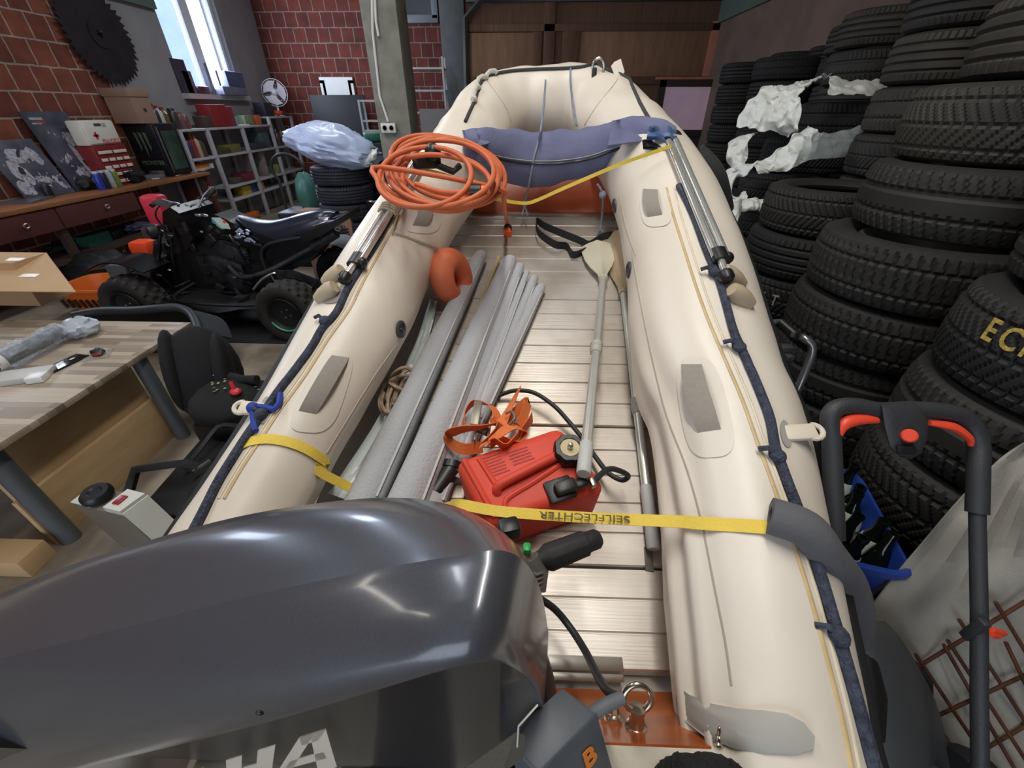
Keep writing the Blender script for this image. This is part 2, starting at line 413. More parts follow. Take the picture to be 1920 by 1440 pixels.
pe, pf_ = PY(826, 60, WB-1.0), PY(872, 60, WB-1.0)
struct('trim_6', M().box(((pe.x+pf_.x)/2, WB-.85, ZC/2), (pf_.x-pe.x, .3, ZC), bev=.01), mat('dark concrete', (104, 106, 106), .9, var=.3, scale=5, bump=.2))
# grey framed opening high on the rear wall
a = PY(745, -20, WB-.05); b = PY(822, 36, WB-.05)
m = M().box(((a.x+b.x)/2, WB-.06, b.z), (b.x-a.x, .14, .14), bev=.01).box((b.x-.06, WB-.06, (a.z+b.z)/2), (.14, .14, a.z-b.z), bev=.01)
v1 = struct('window_4', m, mat('grey vent frame', (128, 136, 142), .6))
mk('window_pane', M().box(((a.x+b.x)/2, WB-.02, (a.z+b.z)/2), (b.x-a.x, .02, a.z-b.z)), mat('dark vent panel', (52, 60, 62), .4), v1)
# bent steel brace by the gate
m = M().tube([PY(876, 210, gy-.12), PY(872, 34, gy-.12), PY(905, -4, gy-.12), PY(1010, -8, gy-.12)], .06, 4)
struct('trim_7', m, m_dark_steel)

# ================================================================ BOAT
boat = thing('inflatable_boat', PF(950, 1240), 'cream inflatable dinghy with aluminium floor standing bow up, full of gear', 'boat')
m_hull = mat('cream boat fabric', (226, 217, 203), .42, var=.14, scale=3, c2=(188, 176, 160), bump=.05, bscale=18, rvar=.08)
Lc = [(555, 820), (613, 720), (680, 600), (731, 500), (790, 400), (858, 312), (897, 250), (928, 214), (966, 199), (1015, 195), (1068, 194), (1114, 205), (1150, 236), (1188, 285), (1220, 330), (1252, 400), (1280, 500), (1318, 700), (1357, 820)]
ctr = [PT(u, v, -.045*max(0, min(1, (v-300)/80)) if u < 850 else 0) for u, v in Lc]
# stern ends
rs = [PT(1408, 1200), PT(1440, 1410)]
ls = [PT(475, 955, -.045), PT(335, 1200, -.045)]
sl = math.sqrt(1+TB*TB)
def back(p, d): return V((p.x, p.y-d, p.z-TB*d))
path = [back(ls[1], .42), back(ls[1], .25), ls[1], ls[0]]+ctr+[rs[0], rs[1], back(rs[1], .25), back(rs[1], .42)]
rad = [.05, .1, .125, .13, .135, .147, .163, .168, .172, .175, .178, .182, .186, .186, .188, .19, .195, .2, .205, .208, .21, .205, .195, .172, .16, .15, .06]
NS = 7
cp = smooth(path, NS); cr = [x.x for x in smooth([V((r, 0, 0)) for r in rad], NS)]
# resample the frame
U0 = V((0, -TB, 1)).normalized()
NT = 76
def frame(i):
    a = cp[max(i-1, 0)]; b = cp[min(i+1, len(cp)-1)]; t = (b-a).normalized(); s = t.cross(U0).normalized(); w = s.cross(t); return t, s, w
def wrinkle(p, i, th):
    y = p.y
    d = .006*noise.noise(p*2.2)+.0025*noise.noise(p*7)
    inner = max(0, -math.sin(th)+.25)                     # lower half is slack
    if y < 1.6: d += -.014*inner*abs(math.sin(th*9+3*noise.noise(V((y*1.5, 0, 3)))))*min(1, max(0, (1.5-y)))
    k = max(0, 1-abs(y-1.45)/.5)                          # sagging folds along the inner flank
    d += .010*k*math.sin(y*16+th*4)*max(0, .6-abs(math.sin(th)))
    if p.x > .1 and y < 1.25:                              # long slack folds on the inner flank near the stern
        t_ = th if th < PI else th-2*PI
        k2 = math.exp(-((t_-.25)/.55)**2)*min(1, (1.25-y)/.5)
        d += -.022*k2*abs(math.sin(t_*6.5+2.2*noise.noise(V((y*1.1, 4, 1)))+y*1.2))**1.5
    if y > 2.3: d += .0045*math.sin(th*3+y*22+3*noise.noise(p*2))+.006*noise.noise(V((p.x*11, p.y*11, p.z*4)))
    return d
HP = []
for i in range(len(cp)):
    t, s, w = frame(i); row = []
    for j in range(NT):
        th = 2*PI*j/NT; dirv = s*math.cos(th)+w*math.sin(th); p = cp[i]+dirv*cr[i]
        row.append(cp[i]+dirv*(cr[i]+wrinkle(p, i, th)))
    HP.append(row)
hull = M().grid(HP, cv=True, capu=True)
hb = bvh_of(hull)
mk('tube', hull, m_hull, boat, ang=70)
# deck: four aluminium floor panels with plank grooves
def alu_mat():
    m = bpy.data.materials.new('brushed aluminium deck'); m.use_nodes = True; nt = m.node_tree; N = nt.nodes; L = nt.links; b = N['Principled BSDF']
    tc = N.new('ShaderNodeTexCoord'); mp = N.new('ShaderNodeMapping'); mp.inputs['Scale'].default_value = (1.2, 60, 1); L.new(tc.outputs['Object'], mp.inputs[0])
    n = N.new('ShaderNodeTexNoise'); n.inputs['Scale'].default_value = 3; n.inputs['Detail'].default_value = 5; L.new(mp.outputs[0], n.inputs[0])
    n2 = N.new('ShaderNodeTexNoise'); n2.inputs['Scale'].default_value = 2.3; n2.inputs['Detail'].default_value = 5; L.new(tc.outputs['Object'], n2.inputs[0])
    mx = N.new('ShaderNodeMix'); mx.data_type = 'RGBA'; mx.inputs[6].default_value = (*lin((208, 202, 194)), 1); mx.inputs[7].default_value = (*lin((152, 138, 122)), 1)
    r = N.new('ShaderNodeMapRange'); r.inputs[1].default_value = .42; r.inputs[2].default_value = .72; L.new(n2.outputs[0], r.inputs[0]); L.new(r.outputs[0], mx.inputs[0])
    L.new(mx.outputs[2], b.inputs['Base Color']); b.inputs['Metallic'].default_value = .6
    r2 = N.new('ShaderNodeMapRange'); r2.inputs[3].default_value = .3; r2.inputs[4].default_value = .52; L.new(n.outputs[0], r2.inputs[0]); L.new(r2.outputs[0], b.inputs['Roughness'])
    bp = N.new('ShaderNodeBump'); bp.inputs['Strength'].default_value = .12; bp.inputs['Distance'].default_value = .004; L.new(n.outputs[0], bp.inputs['Height']); L.new(bp.outputs[0], b.inputs['Normal'])
    return m
m_alu = alu_mat()
ax0 = PF(945, 1240); ax1 = PF(1012, 440)
def axis_x(y): return lerp(ax0.x, ax1.x, (y-ax0.y)/(ax1.y-ax0.y))
def deck(x, y, h=0): return V((axis_x(y)+x, y, FA+FB*y+h))
HW = .44
y0d, y1d = PF(1100, 1257).y, PF(1000, 404).y
ends = [y0d]+[PF(1050, v).y for v in (1060, 798, 561)]+[y1d]
floor_m = M()
for k in range(4):
    m = M(); a, b = ends[k]+.002, ends[k+1]-.002; n = max(1, round((b-a)/.085)); P = []
    for q in range(n):
        c0 = lerp(a, b, q/n); c1 = lerp(a, b, (q+1)/n)
        P += [(c0+.0012, -.004), (c0+.004, 0), (c1-.004, 0), (c1-.0012, -.004)]
    P = [(P[0][0], -.025)]+P+[(P[-1][0], -.025)]
    m.grid([[deck(x, y, h) for x in (-HW, -HW+.01, -.15, .15, HW-.01, HW)] for y, h in P])
    mk('floor_panel', m, m_alu, boat, ang=20); floor_m.add(m.v, m.f)
fb = bvh_of(floor_m)
m_sil = mat('bare aluminium', (205, 200, 190), .3, 1, var=.08)
lip = M().box(deck(0, y1d-.02, .008), (HW*2-.06, .05, .02), R=Matrix.Rotation(math.atan(FB), 3, 'X'), bev=.004)
mk('floor_edge_strip', lip, m_sil, boat)
lip = M().box(deck(-.06, y0d-.012, .0), (HW*2-.2, .016, .012), R=Matrix.Rotation(math.atan(FB), 3, 'X'), bev=.003).box(deck(-.06, y0d+.012, .003), (HW*2-.2, .03, .004), R=Matrix.Rotation(math.atan(FB), 3, 'X'), bev=.003)
mk('floor_edge_strip', lip, m_sil, boat)
# sewn floor skin below the panels closing the gap to the tubes
m = M().grid([[deck(x, y, -.045) for x in (-.62, -.4, 0, .4, .62)] for y in [y0d-.06+.1*i for i in range(29)]])
mk('bottom_skin', m, mat('greyish boat bottom fabric', (176, 168, 156), .6, var=.2), boat)
# orange varnished ply: bow board and transom
m_ply = mat('orange varnished plywood', (176, 92, 40), .3, var=.35, scale=3, stretch=(1, 6, 6), c2=(128, 62, 28), coat=.3)
m_ply2 = mat('red brown plywood', (168, 78, 42), .35, var=.25, scale=3, stretch=(1, 6, 6), c2=(128, 56, 32), coat=.2)
bw = [deck(-.42, y1d+.0, .01), deck(.42, y1d, .01), deck(.42, y1d+.22, .26), deck(-.42, y1d+.22, .26)]
mk('bow_board', M().prism(bw, (0, .02, -.012)), m_ply2, boat)
tz = 1.11
t0 = deck(-HW, y0d-.03, -.01); t1 = deck(HW, y0d-.03, -.01)
tr1 = PZ(1385, 1402, tz); tyt = tr1.y
tb = [V((-.46, t0.y, t0.z)), V((.42, t0.y, t0.z)), V((.42, tyt, tz)), V((-.46, tyt, tz))]
tn = (tb[1]-tb[0]).cross(tb[3]-tb[0]).normalized()
if tn.z < 0: tn = -tn
trans = M().prism(tb, -tn*.03)
mk('transom', trans, m_ply, boat)
trb = bvh_of(trans)
def PTR(u, v, h=0): return PN(u, v, tb[0]+tn*h, tn)
# white cap board over the transom edge
m_capw = mat('off white painted board', (214, 208, 194), .6, var=.3, scale=12, c2=(150, 140, 124))
cv = [PTR(1110, 1390, .006), PTR(1400, 1422, .006), PTR(1400, 1412, .006), PTR(1112, 1380, .006)]
mcap = M().box(((-.04), tyt-.05, tz-.035), (.98, .1, .07), bev=.008)
mk('transom_cap', mcap, m_capw, boat)
# grey reinforcing collars at the tube sterns
m_greyp = mat('light grey patch fabric', (168, 166, 158), .55, var=.1)
ol = [(1212, 1285), (1228, 1278), (1262, 1275), (1285, 1300), (1330, 1322), (1392, 1331), (1440, 1327), (1480, 1328), (1510, 1345), (1535, 1380), (1546, 1414), (1500, 1418), (1440, 1416), (1380, 1410), (1330, 1395), (1280, 1365), (1235, 1325)]
both = M().add(hull.v, hull.f).add(trans.v, trans.f)
m = patch_ring(M(), (1390, 1375), ol, bvh_of(both), .012, 8, .008, sm=3)
mk('transom_collar', m, m_greyp, boat)
mk('transom_collar', M().sph(tb[0]+V((.02, -.02, .09)), (.12, .12, .05), 8), m_greyp, boat)
# rope, seams
m_rope = mat('navy braided rope', (70, 76, 94), .9, var=.45, scale=60, c2=(38, 42, 54), bump=.8, bscale=160)
def on_hull(px, off, n=5):
    out = []
    px2 = smooth([V((u, v, 0)) for u, v in px], n)
    for q in px2:
        p = hit(q.x, q.y, hb, off)
        if p is not None: out.append(p)
    return out
Rrope = [(1272, 352), (1296, 400), (1322, 470), (1345, 525), (1360, 575), (1372, 620), (1384, 650), (1402, 690), (1425, 745), (1441, 790), (1451, 845), (1468, 895), (1488, 950), (1508, 1010), (1530, 1075), (1556, 1165), (1580, 1250), (1604, 1340), (1624, 1420), (1640, 1475)]
Lrope = [(742, 392), (722, 430), (700, 470), (672, 512), (652, 545), (632, 588), (606, 618), (588, 650), (560, 690), (528, 732), (500, 772), (470, 815), (440, 862), (412, 908), (392, 948), (360, 1010)]
hbx = bvh_of(hull)
for px in (Rrope, Lrope):
    pts = on_hull(px, .008, 4)
    mk('grab_line', M().tube(pts, .0105, 8), m_rope, boat)
    for u, v in ([(1337, 517), (1382, 655), (1452, 858), (1560, 1190)] if px is Rrope else [(690, 480), (612, 606), (495, 780)]):
        p, n_ = hitn(u, v, hb)
        if p is None: continue
        kn = M(); kn.sph(p+n_*.012, (.017, .02, .014), 6); kn.tube([p+n_*.014, p+n_*.02+V((-.02, .012, .005)), p+n_*.016+V((-.035, .016, 0))], .006, 6)
        mk('rope_knot', kn, m_rope, boat)
m_patch0 = mat('pale seam tape', (226, 212, 184), .5, var=.2, scale=20)
m_seam = mat('yellowed seam tape', (208, 182, 134), .5, var=.3, scale=20, c2=(176, 146, 100))
Rs = [(1250, 352), (1262, 400), (1284, 470), (1308, 545), (1332, 610), (1362, 680), (1392, 750), (1420, 830), (1446, 900), (1474, 980), (1502, 1065), (1530, 1160), (1556, 1260), (1578, 1350), (1596, 1440)]
Ls = [(756, 398), (735, 432), (706, 484), (680, 530), (655, 580), (615, 636), (575, 700), (530, 762), (490, 822), (452, 880), (420, 935)]
for px in (Rs, Ls):
    for off in (0, 14):
        pts = on_hull([(u+off*(1 if px is Rs else -.7), v) for u, v in px], .0015, 3)
        mk('seam_tape', M().tube(pts, .0042 if off == 0 else .003, 6, flat=.4), m_seam if off == 0 else m_patch0, boat)
m_seam2 = mat('fine grey seam', (176, 166, 150), .5)
for px in ([(1185, 470), (1200, 560), (1225, 680), (1250, 780), (1288, 880), (1316, 980), (1338, 1090), (1360, 1200), (1372, 1285)], [(1162, 370), (1175, 430), (1192, 480)], [(748, 640), (705, 700), (655, 780), (612, 850)], [(1172, 128), (1150, 160), (1118, 200), (1096, 235)], [(905, 140), (928, 172), (950, 205), (958, 232)]):
    mk('seam_line', M().tube(on_hull(px, .0005, 4), .0022, 5), m_seam2, boat)
# grab handle patches
m_patch = mat('cream patch fabric', (222, 214, 200), .45, var=.08)
m_gstrap = mat('grey webbing', (150, 144, 134), .8, var=.1, scale=90, bump=.15, bscale=220)
def oval(cx, cy, a, b, rot, n=28):
    return [(cx+a*math.cos(t)*math.cos(rot)-b*math.sin(t)*math.sin(rot), cy+a*math.cos(t)*math.sin(rot)+b*math.sin(t)*math.cos(rot)) for t in [2*PI*i/n for i in range(n)]]
def rrect(q, k=.35):    # superellipse-ish outline from 4 px corners
    out = []; ex = 3.2
    for i in range(36):
        t = 2*PI*i/36; c, s = math.cos(t), math.sin(t)
        a = math.copysign(abs(c)**(2/ex), c)*.5+.5; b = math.copysign(abs(s)**(2/ex), s)*.5+.5
        out.append((lerp(lerp(q[0][0], q[1][0], a), lerp(q[3][0], q[2][0], a), b), lerp(lerp(q[0][1], q[1][1], a), lerp(q[3][1], q[2][1], a), b)))
    return out
for big, st in ((((1262, 670), (1342, 668), (1388, 855), (1290, 862)), ((1278, 684), (1316, 684), (1352, 806), (1310, 812))),
                (((1196, 338), (1250, 338), (1264, 424), (1204, 428)), ((1208, 355), (1234, 357), (1242, 404), (1216, 408))),
                (((606, 655), (672, 660), (622, 815), (527, 808)), ((622, 667), (654, 671), (592, 777), (560, 771))),
                (((778, 378), (832, 380), (822, 440), (752, 436)), ((786, 388), (810, 392), (797, 425), (773, 424)))):
    cx = sum(q[0] for q in big)/4; cy = sum(q[1] for q in big)/4
    h = mk('handle_patch', patch_ring(M(), (cx, cy), rrect(big), hb, .003, 6, .003), m_patch, boat)
    P = []
    for i in range(13):
        s = i/12; row = []
        lift = .004+.02*math.sin(PI*s)**.6
        for q in (0, .33, .66, 1):
            u = lerp(lerp(st[0][0], st[1][0], q), lerp(st[3][0], st[2][0], q), s); v = lerp(lerp(st[0][1], st[1][1], q), lerp(st[3][1], st[2][1], q), s)
            row.append(hit(u, v, hb, lift))
        P.append(row)
    hh = bpy.data.objects  # strap is a sub-part of its patch
    so_ = mk('strap', M().sheet(P, .003), m_gstrap, boat); so_.parent = h
# valves
m_dkpl = mat('dark grey plastic', (66, 66, 68), .45, var=.15)
for u, v, s in ((1180, 506, 1), (1153, 386, .8), (815, 622, -1)):
    p, n_ = hitn(u, v, hb)
    mk('air_valve', M().lathe([(.03, 0), (.03, .006), (.022, .009), (.018, .004), (.008, .004), (.006, .008), (0, .008)], p, n_, 20), m_dkpl, boat)
# oarlocks: stub socket and end knob on a grey patch
m_taupe = mat('taupe rubber', (186, 170, 142), .6, var=.2, c2=(140, 124, 100))
for (c, k1, k2, k3, ptq) in (((1395, 556), (1372, 516), (1366, 540), (1392, 548), [(1352, 545), (1400, 548), (1410, 572), (1360, 560)]), ((610, 566), (648, 520), (632, 535), (616, 545), [(618, 540), (655, 545), (632, 570), (602, 570)])):
    sgn = 1 if c[0] > 960 else -1
    mk('oarlock_patch', patch_ring(M(), (sum(q[0] for q in ptq)/4, sum(q[1] for q in ptq)/4), rrect(ptq), hb, .004, 4, .004), mat('grey rubber patch', (150, 142, 136), .6), boat)
    a = hit(k2[0], k2[1], hb, .018); fw = V((0, 1, TB)).normalized()
    if a is None: continue
    m = M(); side = V((sgn*.75, 0, -.5)).normalized()
    for cc in (a+fw*.04, a-fw*.04):
        m.tube([cc-side*.02, cc+side*.0, cc+side*.03, cc+side*.06], [.02, .026, .025, .017], 14)
    mk('oarlock', m, m_taupe, boat)
# side hooks
for (u, v, d) in ((1478, 812, 1), (492, 768, -1)):
    p, n_ = hitn(u, v, hb)
    if p is None: continue
    sd = V((d*.9, 0, .1)).normalized(); fw = V((0, 1, TB)).normalized(); up = V((0, -TB, 1)).normalized(); R = basis(sd, fw)
    m = M().box(p+sd*.025, (.07, .04, .014), R, bev=.006)
    m.tube([p+sd*.055+fw*(.018*math.cos(t))+sd*(.018*math.sin(t)) for t in [PI*2*i/14 for i in range(12)]], .006, 8)
    mk('side_hook', m, mat('ivory plastic', (218, 208, 188), .4), boat)
    mk('hook_base', patch_ring(M(), (u-6*d, v), oval(u-6*d, v+2, 10, 26, -.2*d), hb, .003, 3, .003), m_greyp, boat)
# rubbing strake along the outer flank (black)
m_blk = mat('black rubber', (34, 34, 36), .6, var=.2)
def flank(sidep, i0, i1, th):
    pts = []
    for i in range(i0, i1):
        t, s, w = frame(i); pts.append(cp[i]+(s*math.cos(th)+w*math.sin(th))*(cr[i]+.004))
    return pts
nR = len(cp)
mk('rub_strake', M().tube(flank(1, int(nR*.62), nR-10, PI-.2), .03, 8, flat=.5), m_blk, boat)
mk('rub_strake', M().tube(flank(-1, 10, int(nR*.36), PI-.2), .03, 8, flat=.5), m_blk, boat)
# bow cord
m_bcord = mat('dark grey cord', (62, 64, 68), .8, var=.3, scale=50)
bc = [(872, 230), (890, 190), (905, 152), (930, 140), (980, 133), (1035, 131), (1088, 128), (1118, 122), (1140, 134), (1175, 146), (1186, 166), (1205, 205), (1224, 236)]
mk('bow_line', M().tube(on_hull(bc, .006, 4), .0075, 7), m_bcord, boat)
p, n_ = hitn(1122, 135, hb)
mk('bow_ring', M().tube([p+n_*.02+V((.03*math.cos(t), 0, .04*math.sin(t))) for t in [2*PI*i/16 for i in range(16)]], .007, 8, closed=True), m_sil, boat)
mk('bow_clip', M().box(p+n_*.02+V((-.02, -.01, -.035)), (.025, .015, .07), bev=.006), m_blk, boat)
p1, n1 = hitn(1160, 140, hb); d1 = (p1-CO).length/ray(1160, 140).length-.01
mk('bow_tab', M().prism([PD(u, v, d1) for u, v in ((1146, 124), (1152, 116), (1164, 110), (1171, 134), (1164, 152), (1152, 140))], (0, .012, 0)), m_patch, boat)
# knotted white rope at the bow flank
pts = on_hull([(885, 196), (893, 178), (898, 160), (912, 146), (928, 140)], .012, 4)
m = M().tube([p+V((.01*math.sin(i*1.3), 0, .01*math.cos(i*1.3))) for i, p in enumerate(pts)], .012, 8)
mk('white_rope', m, mat('white braided rope', (206, 202, 190), .9, var=.2, scale=60, bump=.6, bscale=120), boat)
# ================================================================ IN THE BOAT
UPB = V((0, -FB, 1)).normalized(); FWB = V((axis_x(1)-axis_x(0), 1, FB)).normalized(); RTB = FWB.cross(UPB).normalized()
m_red = mat('red fuel tank plastic', (220, 76, 56), .5, var=.12, scale=6, c2=(196, 58, 42), spec=.35)
# ---- fuel tank
q = [PF(u, v, .2) for u, v in ((850, 862), (1052, 795), (1141, 914), (912, 992))]
tank = thing('fuel_tank', PF(990, 890), 'red plastic outboard fuel tank lying on the boat deck beneath the paddle grip', 'fuel tank')
m = M().hexab([p-UPB*.195 for p in q]+q, .03, 4)
mk('body', m, m_red, tank)
def TK(a, b, h=0):  # bilinear on the tank top
    return q[0].lerp(q[1], a).lerp(q[3].lerp(q[2], a), b)+UPB*h
m = M().tube(smooth([TK(.2, .62, -.005), TK(.24, .56, .012), TK(.5, .5, .016), TK(.76, .44, .012), TK(.8, .42, -.005)], 5), .013, 10)
mk('handle', m, m_red, tank)
m = M()
for a0, a1, b0, b1 in ((.08, .1, .05, .9), (.2, .22, .1, .5)):
    m.tube([TK(a0, b0, -.002), TK(a1, b1, -.002)], .009, 8)
m.tube(smooth([TK(.2, .9, -.002), TK(.24, .74, 0), TK(.5, .64, 0), TK(.86, .5, 0)], 5), .008, 8)
mk('moulded_rib', m, m_red, tank)
m_recess = mat('darker red recess', (176, 40, 30), .6, var=.1)
m = M()
for r in range(7): m.box(TK(.3+.0*r, .12+.045*r, .0005), (.05-.004*(r % 3), .004, .001), basis(q[1]-q[0], q[3]-q[0]))
for r in range(5): m.box(TK(.52, .16+.045*r, .0005), (.06-.006*(r % 2), .004, .001), basis(q[1]-q[0], q[3]-q[0]))
mk('embossed_text', m, m_recess, tank)
m_black = mat('black plastic', (26, 26, 28), .4, var=.15)
m_blackm = mat('matt black plastic', (30, 30, 32), .65, var=.2, bump=.1)
cp0 = PF(1066, 852, .2)
R = basis(RTB, FWB)
m = M().grid([[cp0+R @ V((r*(1+.07*(1 if (j//2) % 2 else 0))*math.cos(2*PI*j/32), r*(1+.07*(1 if (j//2) % 2 else 0))*math.sin(2*PI*j/32), h)) for j in range(32)] for r, h in ((.04, -.01), (.04, .035), (.036, .04), (.026, .04), (.026, .034))], cv=True, capu=True)
fc = mk('filler_cap', m, m_black, tank)
sub = mk('cap_disc', M().lathe([(.0265, .034), (.025, .039), (0, .039)], cp0, UPB, 24), mat('cream cap disc', (206, 190, 150), .6, var=.2), tank); sub.parent = fc
sub = mk('vent_screw', M().lathe([(.008, .038), (.008, .052), (.005, .054), (.004, .06), (0, .061)], cp0, UPB, 12), m_sil, tank); sub.parent = fc
fc0 = PF(1050, 918, .205); Rf = basis(q[1]-q[0]+V((.02, 0, 0)), q[3]-q[0])
m = M().box(fc0, (.072, .062, .012), Rf, bev=.006).box(fc0+UPB*.018+RTB*.012, (.055, .032, .028), Rf, bev=.006).box(fc0+UPB*.018+RTB*.05+FWB*.014, (.035, .026, .022), Rf, bev=.006)
co_ = mk('fuel_connector', m, m_black, tank)
sub = mk('clip', M().box(fc0+UPB*.02+RTB*.078+FWB*.016, (.014, .024, .02), Rf, bev=.003), m_sil, tank); sub.parent = co_
m = M()
for dx, dy in ((-.028, -.024), (.028, -.024), (-.028, .024)): m.lathe([(.004, 0), (.004, .003), (0, .003)], fc0+Rf @ V((dx, -dy, 0))+UPB*.006, UPB, 8)
# ---- fuel hose
m_hose = mat('black rubber hose', (40, 42, 46), .5, var=.15)
hp = smooth([fc0+UPB*.02+RTB*.08+FWB*.018, PF(1140, 880, .2), PF(1165, 884, .15), PF(1178, 893, .1), PF(1165, 900, .08), PF(1140, 886, .07), PF(1116, 856, .05), PF(1092, 822, .05), PF(1066, 790, .05), PF(1040, 762, .06), PF(1005, 738, .06), PF(975, 732, .05), PF(950, 736, .03), PF(925, 748, .02), PF(905, 765, .02)], 6)
tag(mk('fuel_hose', M().tube(hp, .0075, 10), m_hose), 'black rubber fuel hose curling from the red tank connector', 'hose')
# ---- paddles
m_pad = mat('beige paddle plastic', (196, 190, 168), .5, var=.12, scale=8)
m_padd = mat('tan paddle plastic', (186, 164, 132), .5, var=.15, scale=8)
m_shaft = mat('anodised aluminium shaft', (214, 216, 208), .35, .6, var=.12, scale=10)
m_cuff = mat('grey plastic collar', (178, 178, 168), .5, var=.1)
m_grip = mat('light grey ribbed grip', (198, 200, 198), .55, var=.1)
def blade(neck, tip, wdir, L, Wd, up):
    ax = (tip-neck).normalized(); wdir = (wdir-ax*wdir.dot(ax)).normalized(); nn = ax.cross(wdir)
    prof = [(0, .018), (.12, .022), (.3, .5*Wd*.62), (.5, .5*Wd*.86), (.75, .5*Wd), (.92, .5*Wd*.9), (1, .5*Wd*.55)]
    top = []; bot = []
    for s, w in prof:
        sp = .017*max(0, 1-s*1.1)+.003
        row = [neck+ax*L*s+wdir*w*x+nn*((sp*(1-abs(x)**.8)+.003)-.012*s*(1-abs(x))) for x in (-1, -.6, -.2, 0, .2, .6, 1)]
        bo = [neck+ax*L*s+wdir*w*x+nn*(-(sp*(1-abs(x)**.8))-.003-.012*s*(1-abs(x))) for x in (1, .6, .2, 0, -.2, -.6, -1)]
        top.append(row+bo)
    return M().grid(top, cv=True, capu=True)
def make_paddle(lab, neck, end, tip, wdir, Wd, gl, cuffs, bm_, loc):
    t = thing('paddle', loc, lab, 'paddle', 'paddles in the boat')
    ax = (end-neck).normalized(); L = (end-neck).length
    mk('shaft', M().tube([neck-ax*.05, neck+ax*(L-gl)], .0145, 16), m_shaft, t)
    mk('blade', blade(neck, tip, wdir, (tip-neck).length, Wd, UPB), bm_, t)
    mk('collar', M().lathe([(.017, -.012), (.02, -.01), (.02, .012), (.016, .014)], neck, ax, 18), bm_, t)
    for c in cuffs:
        o = neck+ax*L*c
        mk('collar', M().lathe([(.0145, -.03), (.019, -.028), (.021, -.022), (.019, -.018), (.018, .0), (.021, .004), (.021, .012), (.018, .016), (.018, .03), (.0145, .032)], o, ax, 18), m_cuff, t)
    a = neck+ax*(L-gl)
    P = [[a+(ax*h)+(ax.orthogonal().normalized()*math.cos(2*PI*j/24)+ax.cross(ax.orthogonal().normalized())*math.sin(2*PI*j/24))*(r*(1-.05*(j % 2))) for j in range(24)] for r, h in ((.0165, 0), (.018, .002), (.0185, gl-.004), (.016, gl))]
    mk('grip', M().grid(P, cv=True, capu=True), m_grip, t)
    return t
n1 = PF(1131, 522, .04)
make_paddle('aluminium paddle with its grip resting on the red fuel tank', n1, PF(1094, 889, .262), PF(1119, 456, .03), RTB+UPB*.1, .155, .1, (.5,), m_pad, PF(1125, 600))
n2 = PF(1169, 548, .03)
make_paddle('aluminium paddle lying on the deck along the wrinkled tube', n2, PF(1226, 1030, .03), PF(1152, 438, .05), RTB*.8+UPB*.6, .14, .18, (.56,), m_padd, PF(1180, 700))
# ---- rolled grey covers
def roll_mat():
    return mat('grey ribbed awning cloth', (176, 178, 182), .75, var=.1, scale=5, bump=.35, bscale=130, c2=(150, 152, 156), stretch=(1, 1, .2))
m_roll = roll_mat()
rolls = [((901, 479), (652, 1010), .032, .055, 'wide grey roll of awning cloth beside the boat tube'), ((955, 489), (735, 1020), .035, .066, 'thickest grey roll of awning cloth in the boat'),
         ((974, 500), (790, 1010), .024, .038, 'slim grey roll of awning cloth against the thickest roll'), ((988, 510), (826, 940), .013, .018, 'thinnest grey cloth roll wedged between two slim rolls'),
         ((1001, 522), (850, 900), .022, .03, 'slim grey cloth roll ending at the hand pump'), ((1014, 539), (895, 790), .023, .03, 'short grey cloth roll ending at the orange ratchet strap')]
for (a, b, r0, r1, lab) in rolls:
    A = PF(a[0], a[1], r0+.004+(.03 if r1 < .03 else 0)); B = PF(b[0], b[1], r1+.004+(.03 if r1 < .03 else 0)); n = 26; ax = (B-A).normalized(); P = []
    for i in range(n+1):
        s = i/n; c = A.lerp(B, s); rr = lerp(r0, r1, s)
        if i in (0, n): rr *= .93
        elif i == 1: pass
        P.append([c+(RTB*math.cos(t)+UPB*math.sin(t))*rr*(1+.07*noise.noise(V((math.cos(t)*1.3, math.sin(t)*1.3, s*5+a[0])))+.05*math.sin(2*t+s*4)) for t in [2*PI*j/22 for j in range(22)]])
    P[0] = [p-ax*.0 for p in P[0]]; P.insert(0, [A.lerp(p, .72) for p in P[0]]); P[1] = [p+ax*.0 for p in P[1]]
    for i in (0, 1): P[i] = [p+ax*(.004 if i == 0 else .0) for p in P[i]]
    t = thing('cloth_roll', A.lerp(B, .5)-UPB*r1, lab, 'awning roll', 'grey cloth rolls in the boat')
    mk('cloth', M().grid(P, cv=True, capu=True), m_roll, t, ang=60)
    fl = [A.lerp(B, s)+(RTB*.75+UPB*.66)*lerp(r0, r1, s)*1.03 for s in [i/12 for i in range(1, 12)]]
    mk('cloth_edge', M().ribbon(fl, .007, .002, side=RTB), mat('pale cloth hem', (190, 190, 188), .75), t)
tag(mk('wooden_pole', M().tube([PF(936, 482, .03), PF(905, 560, .02), PF(870, 640, .015)], .009, 10), mat('yellow pole', (206, 186, 130), .6, var=.3)), 'thin yellowish pole sticking out between two grey cloth rolls', 'pole')
# pale folded plastic sheet by the tube
P = []
for (l, r) in (((806, 560), (822, 566)), ((780, 640), (800, 646)), ((742, 720), (772, 726)), ((705, 790), (745, 800)), ((660, 860), (712, 880)), ((615, 925), (672, 945))):
    P.append([PF(lerp(l[0], r[0], s), lerp(l[1], r[1], s), .012+.016*math.sin(s*9+l[1])) for s in [i/6 for i in range(7)]])
P2 = [];
for j in range(7): P2.append(smooth([row[j] for row in P], 4))
P2 = [list(x) for x in zip(*P2)]
tag(mk('plastic_sheet', M().sheet(P2, .002), mat('milky plastic sheet', (206, 214, 210), .3, var=.15)), 'milky folded plastic sheet between boat tube and grey rolls', 'sheet')
